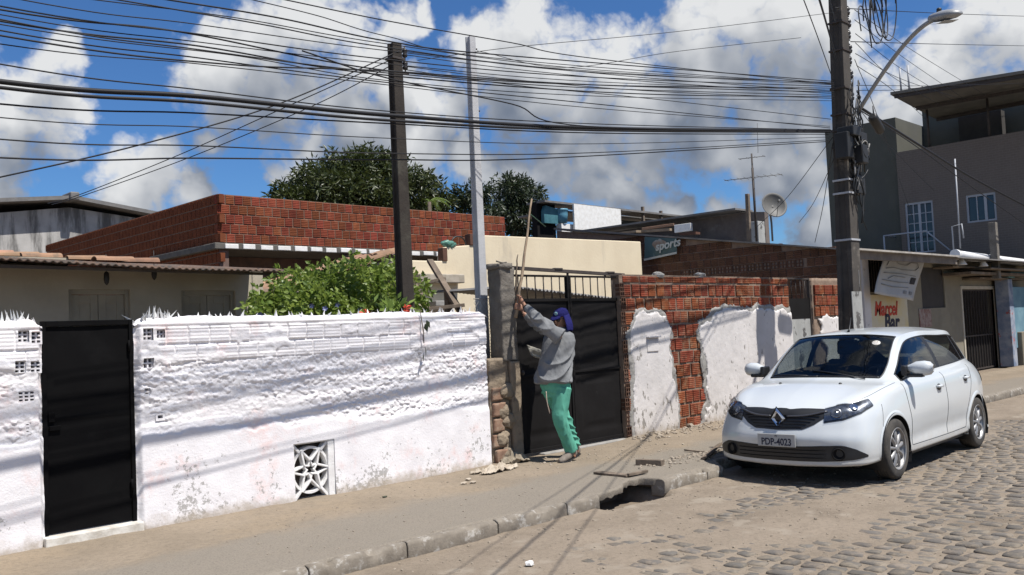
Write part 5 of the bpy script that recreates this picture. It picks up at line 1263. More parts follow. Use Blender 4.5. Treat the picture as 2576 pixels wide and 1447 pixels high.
# leafy shrub behind the white wall
ys_ = 1.7
sc = at(835, 745, 1, ys_)
def sl_(px, py, y, a_, b_, c_): q = at(px, py, 1, y); return (q.x, q.y, q.z, a_, b_, c_)
lob = [sl_(700, 790, ys_, .35, .6, .28), sl_(760, 770, ys_, .45, .7, .42), sl_(830, 745, ys_, .42, .7, .40), sl_(900, 735, ys_, .45, .7, .40), sl_(965, 735, ys_, .42, .7, .38), sl_(880, 790, ys_-.3, .95, .6, .35), sl_(1015, 790, ys_, .22, .4, .16)]
r = np.random.default_rng(5); shr = thing('leafy_shrub', 'dense bright green leafy shrub behind the spiked white wall', 'shrub', (sc.x, ys_, .1))
bv = np.array((sc.x, ys_, .1)); V, F_ = crown([(a_-bv[0], b_-bv[1], c_-bv[2], *q) for a_, b_, c_, *q in lob], 620, 15, .085, r, .30, .10, .55)
link('foliage', raw_mesh('foliage', V, F_, m_shrub), shr)
b = MB(); rr3 = random.Random(3)
for (px, py) in ((812, 662), (798, 668), (835, 670), (960, 650), (968, 645), (1040, 690), (690, 720)):
    q = at(px, py, 1, ys_); pts = [Vector((q.x-bv[0]-.1, 0, q.z-.1-.55)), Vector((q.x-bv[0], 0, q.z-.1))]; b.tube([Vector((0, 0, .0)), pts[0], pts[1]], [.02, .008, .003], 5)
    V, F_ = leaves(np.array([pts[0].lerp(pts[1], f)[:] for f in np.linspace(.25, 1, 22)])+r.normal(0, .02, (22, 3)), r.normal(0, 1, (22, 3)), np.full(22, .085), .3, r); link('shoot', raw_mesh('shoot', V, F_, m_shrub), shr)
for k in range(9): b.tube([(rr3.uniform(-.2, .2), rr3.uniform(-.2, .2), 0), (rr3.uniform(-.7, .7), rr3.uniform(-.3, .3), 1.4)], [.02, .01], 5)
b.build('stem', m_bark, shr)
m_blue = M('blue_flower', (.14, .15, .30), (.20, .21, .36), 30, .6, 0); m_redf = M('red_flower', (.60, .055, .03), (.70, .10, .05), 30, .6, 0)
def flower(p, mat, par, rr_, s=.035):
    b = MB()
    for k in range(5):
        a = 2*PI*k/5; b.add([(0, 0, 0), (math.cos(a-.5)*s*.7, -.02, math.sin(a-.5)*s*.7), (math.cos(a)*s, -.026, math.sin(a)*s), (math.cos(a+.5)*s*.7, -.02, math.sin(a+.5)*s*.7)], [(0, 1, 2, 3)])
    b.build('flower', mat, par, loc=p, rot=(rr_.uniform(-.5, .5), 0, rr_.uniform(-.9, .3)))
for (px, py) in ((785, 768), (818, 778), (848, 765), (655, 792), (905, 780)):
    q = at(px, py, 1, ys_-.75); flower((q.x-bv[0], -.75, q.z-.1), m_blue, shr, rr3)
# pale potted plant with red blooms just behind the wall top
pq = at(985, 775, 1, .45); pot = thing('flowering_plant', 'pale green plant with red blooms leaning over the white wall top', 'plant', (pq.x, .45, .1))
r6 = np.random.default_rng(6); m_ = 46; C = np.array([[r6.normal(0, .10), r6.normal(-.06, .06), pq.z-.1+r6.normal(0, .05)] for _ in range(m_)])
V, F_ = leaves(C, np.c_[r6.normal(0, 1, m_), r6.normal(-.4, .5, m_), r6.normal(.5, .4, m_)], r6.uniform(.10, .17, m_), .22, r6, .1, .3); link('foliage', raw_mesh('foliage', V, F_, m_lime), pot)
b = MB(); b.tube([(0, 0, 0), (0, 0, pq.z-.1)], [.02, .012], 6); b.tube([(.02, -.2, pq.z-.12), (.03, -.48, pq.z-.15), (.045, -.51, pq.z-.40), (.05, -.50, pq.z-.52)], .006, 5); b.build('stem', m_bark, pot)
V, F_ = leaves(np.array([[.05, -.52, pq.z-.55], [.06, -.52, pq.z-.30], [.03, -.52, pq.z-.62], [.10, -.50, pq.z-.26]]), np.array([[0, 0, -1.], [.5, -.2, -1], [-.2, 0, -1], [.4, 0, -1]]), np.array([.13, .1, .12, .1]), .28, r6, .1, .1); link('hanging_leaf', raw_mesh('hanging_leaf', V, F_, m_dkleaf), pot)
for (px, py) in ((921, 790), (928, 797), (1022, 775), (1024, 786), (1018, 780)):
    q = at(px, py, 1, .20); V, F_ = leaves(np.tile(np.array([[q.x-pq.x, -.25, q.z-.1]]), (7, 1))+r6.normal(0, .012, (7, 3)), r6.normal(0, 1, (7, 3))+np.array((0, 0, .8)), np.full(7, .06), .22, r6, 0, .3); link('bloom', raw_mesh('bloom', V, F_, m_redf), pot)

# ================================================================== POLES
m_pdk = M('dark_pole_concrete', (.034, .027, .021), (.022, .017, .013), 5, .95, .6, 40, c3=(.06, .055, .042), sc3=2, t3=(.55, .72))  # one dark tone over the whole shaft, with lighter blotches
m_plt = M('new_pole_concrete', (.44, .44, .445), (.38, .38, .385), 5, .9, .4, 40, c3=(.30, .30, .30), sc3=2, t3=(.55, .75))
m_put = M('sooty_pole_concrete', (.065, .056, .047), (.046, .04, .034), 4, .95, .5, 40, c3=(.16, .14, .115), sc3=1.5, t3=(.55, .7))
def hpole(p0, p1, w0, d0, w1, d1, mat, parent, name='shaft', rec=.28):
    """tapered concrete pole of H section; recesses on the +-x sides"""
    b = MB(); p0 = Vector(p0); p1 = Vector(p1)
    def sec(w, d): 
        a, c = w/2, d/2; e = c*.48; q = a*(1-rec)
        return [(-a, -c), (a, -c), (a, -e), (q, -e*.7), (q, e*.7), (a, e), (a, c), (-a, c), (-a, e), (-q, e*.7), (-q, -e*.7), (-a, -e)]
    V = [p0+Vector((x, y, 0)) for x, y in sec(w0, d0)]+[p1+Vector((x, y, 0)) for x, y in sec(w1, d1)]; n = 12
    b.add(V, [(i, (i+1) % n, n+(i+1) % n, n+i) for i in range(n)]+[tuple(range(n))[::-1], tuple(range(n, 2*n))]); return b.build(name, mat, parent, .008)
def pole_axis(pa, pb, y, yt=None):
    a = at(*pa, 1, y); b_ = at(*pb, 1, y if yt is None else yt); return a, b_
yp = .42
a, c = pole_axis((1023, 790), (992, 110), yp)
dpole = thing('concrete_pole', 'dark concrete pole with insulator rack, rising behind the white wall', 'pole', (a.x, yp, .1))
top = Vector((c.x-a.x, 0, c.z-.1)); base = Vector((0, 0, 0))+Vector((a.x-a.x, 0, 0))
hpole((0, 0, 0), top, .185, .15, .135, .11, m_pdk, dpole)
m_ins = M('insulator', (.03, .026, .024), None, 9, .4, .1)
for k, dz_ in enumerate((.10, .25)):
    b = MB(); b.lathe([(.0, -.05), (.028, -.045), (.034, -.02), (.02, .0), (.034, .02), (.028, .045), (0, .05)], 10, Matrix.Translation(top+Vector((.125, -.03, -dz_)))); b.build('insulator', m_ins, dpole)
b = MB(); b.box(top.x+.07, top.x+.17, -.04, -.03, top.z-.36, top.z-.34); b.tube([top+Vector((.125, -.03, -.36)), top+Vector((.125, -.03, -.02))], .008, 6); b.box(top.x+.06, top.x+.135, -.035, -.025, top.z-.05, top.z-.04); b.box(-.09+top.x, .09+top.x, -.075, .075, top.z-.20, top.z-.175); b.build('rack', m_iron, dpole)
a2, c2 = pole_axis((1212, 785), (1183, 93), yp)
lpole = thing('concrete_pole', 'pale grey new concrete pole without wires fixed to it, rising behind the white wall', 'pole', (a2.x, yp, .1))
top2 = Vector((c2.x-a2.x, 0, c2.z-.1)); hpole((0, 0, 0), top2, .135, .12, .10, .09, m_plt, lpole)
for dz_ in (.15, .55, .95):
    b = MB(); b.lathe([(0, 0), (.012, 0), (.012, .03), (0, .03)], 8, Matrix.Translation(top2+Vector((.055, -.02, -dz_)))@Matrix.Rotation(PI/2, 4, 'Y')); b.build('bolt', m_iron, lpole)
# chain-link strip between the white wall and the gate pillar
cl = thing('chain_link_fence', 'narrow strip of chain-link fence between the white wall end and the gate pillar', 'fence', (WX1, .30, .14))
x0_, x1_ = at(1196, 850, 1, .3).x-WX1, at(1250, 850, 1, .3).x-WX1; z1_ = at(1225, 752, 1, .3).z-.14
b = MB(); s = .075; r_w = .0028
k = -40
while k < 60:
    pts = []
    for sg in (1, -1):
        c_ = k*s; seg = []
        for t_ in (0, 1):
            pass
        xa, xb = x0_, x1_; za = c_+sg*0; 
        z_a = c_; z_b = c_+sg*(xb-xa)*1.15
        lo, hi = max(0, 0), z1_
        q0, q1 = Vector((xa, 0, z_a)), Vector((xb, 0, z_b))
        def clip(p, q):
            f0, f1 = 0, 1; dz_ = q.z-p.z
            for lim, sgn in ((0, 1), (z1_, -1)):
                fa, fb_ = sgn*(p.z-lim), sgn*(q.z-lim)
                if fa < 0 and fb_ < 0: return None
                if fa*fb_ < 0:
                    f = fa/(fa-fb_)
                    if fa < 0: f0 = max(f0, f)
                    else: f1 = min(f1, f)
            return (p.lerp(q, f0), p.lerp(q, f1)) if f1 > f0 else None
        cc = clip(q0, q1)
        if cc: b.tube(cc, r_w, 4, False)
    k += 1
m_wire = M('galvanised_wire', (.26, .25, .23), None, 9, .6, 0); b.build('mesh_wires', m_wire, cl, kind='stuff')
b = MB(); b.tube([(x0_, 0, z1_), (x1_, 0, z1_)], .007, 6); b.tube([(x0_, 0, z1_*.68), (x1_, 0, z1_*.66)], .004, 5); b.build('top_wire', m_wire, cl)

# utility pole by the bar, with a street lamp
yu = -1.4
ua, ub = at(2142, 860, 1, yu), at(2107, 0, 1, yu)
dirn = (ub-ua); ubase = ua+dirn*((.14-ua.z)/dirn.z); utop = ua+dirn*((8.3-ua.z)/dirn.z)
up = thing('utility_pole', 'tall sooty concrete utility pole crowded with cable clamps, boxes and wires', 'pole', ubase)
UT = utop-ubase
hpole((0, 0, -.14), UT, .34, .29, .21, .20, m_put, up, rec=.2)
def on_pole(py): 
    q = at(2142-(860-py)*35/860, py, 1, yu); return q-ubase
z0 = on_pole(735).z
b = MB(); b.box(-.175, .175, -.165, -.155, .05, z0); b.box(.178, .186, -.14, .14, .05, z0+.35); b.build('white_paint_band', m_peel, up)
def band(py, w=.36, h=.03):
    q = on_pole(py); w = .34-.13*q.z/UT.z+.03; d = .29-.09*q.z/UT.z+.03; bb = MB(); bb.box(q.x-w/2, q.x+w/2, -d/2, d/2, q.z-h/2, q.z+h/2); bb.build('steel_band', m_wframe if py > 400 else m_iron, up)
for py in (605, 488, 455, 372, 330, 290, 225, 130, 60): band(py)
for (py, dx, w, h, dpt) in ((375, -.26, .20, .42, .24), (468, .14, .26, .30, .22), (350, .12, .22, .14, .3), (340, -.12, .3, .16, .30), (395, .05, .2, .3, .34)):
    q = on_pole(py); bb = MB(); bb.box(q.x+dx-w/2, q.x+dx+w/2, -dpt, -.02, q.z-h/2, q.z+h/2); bb.build('junction_box', m_blackp, up, .015)
for i, py in enumerate((25, 55, 85, 120, 150, 185, 215, 240)):
    q = on_pole(py); bb = MB(); m4 = Matrix.Translation(Vector((q.x+.20+.03*(i % 2), -.06, q.z))); bb.lathe([(.0, -.07), (.04, -.06), (.05, -.02), (.03, 0), (.05, .02), (.04, .06), (0, .07)], 10, m4); bb.box(q.x+.05, q.x+.24, -.075, -.045, q.z-.09, q.z-.07); bb.box(q.x+.05, q.x+.24, -.075, -.045, q.z+.07, q.z+.09); bb.build('insulator', m_ins, up)
# tangles of cable round the pole
rw = random.Random(77)
def loop_cable(c, rx_, rz_, turns, r, n=26, seed=0):
    rr_ = random.Random(seed); pts = []
    for i in range(int(n*turns)):
        t_ = 2*PI*i/n; pts.append(c+Vector((math.cos(t_)*rx_*(1+.12*math.sin(i*.7+seed)), -.12+.10*math.sin(t_*.6+seed), math.sin(t_)*rz_*(1+.1*math.cos(i*.37+seed)))))
    return pts
for i, (px, py, a_, b_) in enumerate(((2190, 30, .22, .55), (2205, 20, .30, .65), (2180, 45, .20, .42), (2165, 70, .14, .4), (2212, 10, .24, .6))):
    q = at(px, py, 1, yu-.1)-ubase; bb = MB(); bb.tube(loop_cable(q, a_, b_, 1.6, .01, seed=i), .011, 5); bb.build('cable_coil', m_blackp, up)
m_cab2 = M('pale_cable', (.30, .29, .27), None, 9, .7, 0)
for i in range(26):
    py0 = rw.uniform(200, 420); q = on_pole(py0); L_ = rw.uniform(.4, 1.3); x_ = rw.uniform(-.14, .22)
    pts = [Vector((q.x+x_+.06*math.sin(k*1.3+i), -.18-.05*rw.random(), q.z-L_*k/7)) for k in range(8)]; bb = MB(); bb.tube(pts, rw.uniform(.007, .015), 5); bb.build('hanging_cable', m_cab2 if i % 6 == 0 else m_blackp, up)
for i in range(6):
    q = on_pole(360+i*12); bb = MB(); bb.tube(loop_cable(q+Vector((.08, -.12, 0)), .12+.03*(i % 3), .16+.04*(i % 2), 1.0, .01, 20, seed=20+i), .009, 5); bb.build('cable_coil', m_cab2 if i % 3 == 0 else m_blackp, up)
# street lamp on a bent arm
s0, s1, s2, s3 = [at(px, py, 1, yy) for px, py, yy in ((2158, 283, yu-.14), (2255, 120, yu-.95), (2300, 75, yu-1.35), (2345, 52, yu-1.75))]
slp = thing('street_lamp', 'grey street lamp head on a curved arm fixed to the utility pole', 'lamp', s0)
pts = []
for k in range(15):
    t_ = k/14
    p = s0*(1-t_)**3+s1*.0
    def bz(a, b_, c_, d_, t): return a*(1-t)**3+b_*3*t*(1-t)**2+c_*3*t*t*(1-t)+d_*t**3
    pts.append(bz(s0, s0.lerp(s1, .9), s1.lerp(s2, 1.15), s3, t_)-s0)
m_lampg = M('lamp_aluminium', (.33, .335, .335), (.27, .275, .275), 4, .5, .1, metal=.2)
b = MB(); b.tube(pts, .033, 10); b.build('arm', m_lampg, slp)
hd = at(2404, 38, 1, yu-2.25)-s0; st = pts[-1]; ax = (hd-st); Lh = ax.length; mq = Matrix.Translation(st)@ax.to_track_quat('X', 'Z').to_matrix().to_4x4()
prof = [(-.06, .035, .04), (.0, .06, .06), (.12, .11, .075), (.35, .125, .085), (.55, .12, .075), (.68, .09, .05), (.72, .03, .02)]
V = []; n = 14
for x_, w_, h_ in prof:
    for k in range(n): t_ = 2*PI*k/n; V.append(mq@Vector((x_*Lh/.68, math.cos(t_)*w_*1.1, math.sin(t_)*h_*(1.0 if math.sin(t_) > 0 else .75)+.02)))
b = MB(); b.add(V, [(i*n+k, i*n+(k+1) % n, (i+1)*n+(k+1) % n, (i+1)*n+k) for i in range(len(prof)-1) for k in range(n)]+[tuple(range(n))[::-1], tuple((len(prof)-1)*n+k for k in range(n))], True); b.build('head', m_lampg, slp)
b = MB()
V = [mq@Vector((x_*Lh/.68, y_, -.055-.02*math.sin(PI*(x_-.1)/.45))) for x_ in (.12, .25, .4, .58) for y_ in (-.10, -.05, .05, .10)]
b.add(V, [(i*4+j, i*4+j+1, (i+1)*4+j+1, (i+1)*4+j) for i in range(3) for j in range(3)], True); b.build('glass_bowl', M('lamp_bowl', (.42, .43, .42), None, 3, .25, 0), slp)
b = MB(); b.lathe([(.0, 0), (.035, 0), (.035, .05), (.02, .065), (0, .066)], 10, mq@Matrix.Translation((.22, 0, .09))); b.build('photocell', m_blackp, slp)

# ================================================================== WIRES
m_wirek = M('black_cable', (.012, .012, .014), None, 9, .6, 0, spec=.3)
def spline(pts, n=10):
    P_ = [pts[0]*2-pts[1]]+list(pts)+[pts[-1]*2-pts[-2]]; out = []
    for i in range(1, len(P_)-2):
        for k in range(n):
            t_ = k/n; p0, p1, p2, p3 = P_[i-1:i+3]
            out.append(.5*((2*p1)+(p2-p0)*t_+(2*p0-5*p1+4*p2-p3)*t_*t_+(3*p1-p0-3*p2+p3)*t_**3))
    out.append(pts[-1]); return out
def wire(pts, r, label, group=None, nm='overhead_wire', n=10):
    b = MB(); b.tube(spline([Vector(p) for p in pts], n), r, 6); return b.build(nm, m_wirek, None, label=label, cat='wire', group=group)
def street_wire(pl, r, y=-1.4, y2=None, label='thin black wire in the bundle strung along the street', group='wires strung along the street', ext=True):
    n = len(pl); P_ = [at(px, py, 1, y+((y2 if y2 is not None else y)-y)*i/(n-1)) for i, (px, py) in enumerate(pl)]
    if ext and pl[0][0] <= 60:      # runs on past the left of the view
        d = (P_[0]-P_[1]); d = d/max(.2, abs(d.x)); P_ = [P_[0]+d*3.4+Vector((0, 0, .25))]+P_
    return wire(P_, r, label, group)
W_ = [[(30, -5), (500, 62), (976, 128), (1500, 180), (2098, 214)], [(-20, 12), (500, 86), (976, 150), (1500, 195), (2098, 218)], [(-20, 21), (450, 80), (976, 178), (1500, 214), (2098, 222)], [(-20, 33), (500, 106), (976, 161), (1500, 206), (2098, 227)],
      [(-20, 45), (500, 125), (976, 184), (1500, 222), (2098, 240)], [(-20, 50), (500, 116), (976, 190), (1600, 236), (2098, 244)], [(-20, 58), (600, 141), (976, 203), (1500, 242), (2098, 254)], [(-20, 73), (500, 146), (976, 208), (1500, 262), (2088, 322)],
      [(-20, 86), (560, 161), (976, 179), (1500, 214), (2098, 232)], [(-20, 108), (500, 161), (976, 214), (1480, 271), (2088, 318)], [(-20, 158), (500, 226), (976, 280), (1500, 312), (2088, 327)],
      [(-20, 260), (500, 285), (976, 311), (1500, 335), (2085, 338)], [(-20, 294), (500, 320), (976, 348), (1500, 362), (2085, 345)], [(-20, 349), (500, 367), (976, 386), (1500, 384), (2085, 352)], [(-20, 396), (500, 398), (976, 402), (1400, 397), (2085, 356)],
      [(210, -4), (600, 46), (976, 111), (1500, 176), (2098, 210)], [(275, -4), (650, 60), (976, 120), (1500, 183), (2098, 208)], [(400, -4), (700, 45), (976, 104), (1288, 141), (2098, 205)], [(620, -4), (800, 40), (976, 92), (1300, 152), (2098, 213)], [(700, -4), (976, 53), (1288, 108), (1500, 148), (2098, 212)],
      [(760, 128), (976, 197), (1288, 262), (1480, 318), (2088, 331)]]
for i, w in enumerate(W_): street_wire(w, .0042+.0012*((i*7) % 3), -1.4+.05*((i*5) % 4-1.5)*.6)
street_wire([(-20, 203), (500, 243), (976, 290), (1500, 322), (2088, 328)], .019, label='thick black bundled cable, upper of the two along the street', group=None)
street_wire([(-20, 218), (500, 258), (976, 303), (1500, 328), (2088, 333)], .013, label='thick black bundled cable, lower of the two along the street', group=None)
# lines from the dark pole's rack to the utility pole and to the houses
dk = dpole.location+top
for i, (dz_, pl) in enumerate(((-.08, [(1300, 163), (1650, 198), (2098, 230)]), (-.12, [(1300, 175), (1650, 207), (2098, 236)]), (-.26, [(1288, 200), (1650, 230), (2098, 248)]), (-.30, [(1300, 215), (1650, 250), (2090, 300)]))):
    pts = [dk+Vector((.13, -.04, dz_))]+[at(px, py, 1, .3-1.7*(k+1)/3) for k, (px, py) in enumerate(pl)]; wire(pts, .005, 'service wire from the insulators of the dark pole to the utility pole', 'service wires between the poles')
for i, (dz_, pl, yl, r_) in enumerate(((-.10, [(700, 262), (350, 365), (0, 446), (-160, 478)], 1.2, .008), (-.16, [(700, 278), (450, 390), (200, 490), (120, 512)], 8.0, .006), (-.22, [(790, 265), (480, 395), (210, 492), (130, 515)], 8.2, .006))):
    n = len(pl); pts = [dk+Vector((.02, -.06, dz_))]+[at(px, py, 1, .42+(yl-.42)*(k+1)/n) for k, (px, py) in enumerate(pl)]; wire(pts, r_, ('service wire dropping steeply from the dark pole to the white house', 'slack wire from the dark pole to the warehouse, upper one', 'slack wire from the dark pole to the warehouse, with a splice')[i])
for pl, y2_ in (([(1050, 152), (1300, 118), (1700, 80), (2096, 32)], -1.4), ([(1200, 128), (1420, 170), (1700, 130), (2015, 95)], -1.4)): street_wire(pl, .004, .4, y2_, 'hair-thin wire rising towards the top of the utility pole', 'thin rising wires', False)
# wires from the utility pole over the bar to the right
def to_right(px0, py0, pts, r, label, group=None):
    P_ = [at(px0, py0, 1, yu-.1)]+[at(px, py, 0, xx) for px, py, xx in pts]; return wire(P_, r, label, group)
G1 = 'wires fanning out from the utility pole over the bar'
for k, (p0, pts) in enumerate((((2150, 25), [(2300, 130, 22), (2480, 240, 33)]), ((2150, 50), [(2280, 150, 22), (2430, 252, 33)]), ((2152, 85), [(2270, 175, 22), (2400, 255, 33)]), ((2152, 108), [(2240, 190, 20), (2360, 262, 33)]), ((2152, 135), [(2270, 200, 22), (2420, 250, 33)]), ((2155, 165), [(2250, 230, 20), (2330, 300, 33)]), ((2155, 215), [(2400, 215, 24), (2700, 205, 40)]), ((2155, 228), [(2300, 222, 24), (2560, 190, 36)]), ((2158, 270), [(2240, 370, 19), (2350, 480, 30)]), ((2150, 150), [(2210, 300, 19), (2300, 560, 32)]))):
    to_right(*p0, pts, .006, 'thin wire from the utility pole to the buildings past the bar', G1)
to_right(2160, 268, [(2320, 370, 19), (2450, 450, 23), (2620, 540, 28)], .024, 'thick black cable sloping from the utility pole across the apartment block')
to_right(2160, 275, [(2300, 365, 19), (2430, 460, 23), (2600, 580, 28)], .010, 'slack thin wire under the thick sloping cable')
to_right(2100, 20, [(2400, 35, 26), (2700, 45, 40)], .008, 'level wire high over the apartment block roof')
to_right(2140, 105, [(2400, 112, 26), (2700, 118, 40)], .008, 'level wire just over the street lamp arm')
p = at(2205, 312, 1, yu-.3)
sb_ = thing('splice_box', 'black splice box hanging on the thick cable right of the utility pole', 'cable box', p)
b = MB(); d_ = Vector((.45, .06, -.2)); b.tube([-d_*.5, -d_*.4, d_*.4, d_*.5], [.05, .08, .08, .05], 10); b.build('shell', m_blackp, sb_)
b = MB(); b.tube([-d_*.3, -d_*.3+Vector((0, 0, .22))], .012, 5); b.tube([d_*.3, d_*.3+Vector((0, 0, .2))], .012, 5); b.build('hanger', m_blackp, sb_)
# wires over the street towards the camera side
for k, (p0, p1) in enumerate((((2060, -5), (2104, 150)), ((2020, -5), (2097, 205)), ((2085, -5), (2103, 60)))):
    a_ = at(*p1, 1, yu-.1); c_ = at(*p0, 1, yu-2.2); d_ = c_-a_; wire([a_, c_, c_+d_*1.5+Vector((0, 0, -.2))], (.012, .006, .007)[k], ('thick cable crossing the street from the utility pole', 'thin cable crossing the street from the utility pole', 'upper cable crossing the street from the utility pole')[k])
for k, (p0, p1, x1_) in enumerate((((2095, 345), (1905, 570), 20), ((2095, 360), (2050, 610), 17.5), ((2098, 400), (2010, 560), 20))):
    a_ = at(*p0, 1, yu); c_ = at(*p1, 0, x1_); wire([a_, a_.lerp(c_, .5)+Vector((0, 0, -.12)), c_], .006, 'drop wire from the utility pole to the bar roof', 'drop wires to the bar roof')

# ================================================================== CAR: white hatchback parked at the kerb
m_paint = M('white_car_paint', (.57, .595, .60), (.56, .585, .59), 1, .32, 0, spec=.5, coat=.8)
m_trim = M('black_trim', (.012, .012, .013), (.018, .018, .019), 6, .45, .05, 60)
m_rub = M('tyre_rubber', (.026, .024, .022), (.075, .066, .055), 5, .85, .3, 60)
m_alloy = M('alloy_silver', (.34, .335, .33), (.26, .255, .25), 6, .42, 0, metal=.45)
m_chrome = M('chrome', (.75, .75, .77), None, 4, .12, 0, metal=1.0)
m_cglass = glass('car_glass', (.42, .46, .455)); m_wglass = glass('windscreen_glass', (.62, .67, .66))
m_lens = glass('headlight_lens', (.80, .82, .84)); m_cabin = M('cabin_cloth', (.045, .045, .05), (.03, .03, .033), 8, .9, .1)
t, p = nodes_of(m_paint); pos = nd(t, 'ShaderNodeNewGeometry').outputs['Position']; sp_ = nd(t, 'ShaderNodeSeparateXYZ'); t.links.new(pos, sp_.inputs[0])
dst = maprange(t, mth(t, 'MULTIPLY_ADD', noise(t, pos, 6, 6, .7).outputs['Fac'], -.35, sp_.outputs['Z']), .30, .02, 0, .42)     # road dust along the sills
t.links.new(mixc(t, dst, p.inputs['Base Color'].links[0].from_socket, (.36, .31, .245)), p.inputs['Base Color']); t.links.new(maprange(t, dst, 0, .4, .30, .7), p.inputs['Roughness'])
car = thing('parked_car', 'white five-door hatchback parked facing along the kerb', 'car')
def cr(P_, n):
    """Catmull-Rom along axis 0 of control array P_, n steps per interval"""
    P_ = np.asarray(P_, float); Q = np.concatenate((2*P_[:1]-P_[1:2], P_, 2*P_[-1:]-P_[-2:-1])); out = []
    for i in range(1, len(Q)-2):
        for k in range(n):
            t_ = k/n; out.append(.5*(2*Q[i]+(Q[i+1]-Q[i-1])*t_+(2*Q[i-1]-5*Q[i]+4*Q[i+1]-Q[i+2])*t_*t_+(3*Q[i]-Q[i-1]-3*Q[i+1]+Q[i+2])*t_**3))
    out.append(Q[-2]); return np.array(out)
CB = np.array([
 [(.36, .62, .80), (.30, .56, .795), (.255, .48, .785), (.22, .38, .775), (.165, .2, .768), (.14, 0, .765)],
 [(.55, .725, .855), (.52, .67, .872), (.49, .58, .878), (.46, .45, .872), (.43, .22, .880), (.42, 0, .884)],
 [(.85, .765, .915), (.82, .72, .938), (.79, .62, .944), (.75, .48, .945), (.72, .24, .956), (.70, 0, .960)],
 [(1.13, .778, .955), (1.13, .745, .97), (1.13, .70, .985), (1.10, .60, .995), (1.02, .30, 1.008), (.98, 0, 1.013)],
 [(1.35, .783, .965), (1.34, .755, 1.03), (1.36, .685, 1.115), (1.31, .62, 1.125), (1.24, .31, 1.158), (1.21, 0, 1.168)],
 [(1.62, .786, .975), (1.60, .735, 1.14), (1.60, .64, 1.285), (1.54, .585, 1.295), (1.48, .3, 1.325), (1.46, 0, 1.335)],
 [(1.95, .79, .985), (1.92, .71, 1.21), (1.88, .60, 1.40), (1.82, .55, 1.43), (1.75, .29, 1.462), (1.73, 0, 1.47)],
 [(2.4, .79, 1.0), (2.4, .70, 1.24), (2.38, .585, 1.44), (2.36, .53, 1.475), (2.33, .28, 1.512), (2.32, 0, 1.522)],
 [(2.95, .78, 1.025), (2.95, .69, 1.24), (2.95, .575, 1.425), (2.95, .52, 1.465), (2.95, .27, 1.512), (2.95, 0, 1.522)],
 [(3.35, .755, 1.05), (3.36, .665, 1.23), (3.40, .56, 1.415), (3.42, .51, 1.452), (3.42, .26, 1.490), (3.42, 0, 1.500)],
 [(3.62, .71, 1.055), (3.63, .63, 1.21), (3.65, .54, 1.35), (3.67, .49, 1.39), (3.69, .25, 1.43), (3.70, 0, 1.44)],
 [(3.83, .65, 1.045), (3.80, .59, 1.13), (3.78, .52, 1.21), (3.80, .46, 1.24), (3.83, .24, 1.255), (3.84, 0, 1.26)],
 [(3.93, .58, 1.03), (3.95, .5, 1.03), (3.96, .42, 1.03), (3.965, .33, 1.03), (3.98, .17, 1.03), (3.985, 0, 1.03)]])
NB = 10
Bf = cr(CB, NB); Bf = cr(Bf.transpose(1, 0, 2), NB).transpose(1, 0, 2)      # (121, 51, 3)
Bf[:, -1, 1] = 0
def side(x, l): return [(x, *q) for q in l]
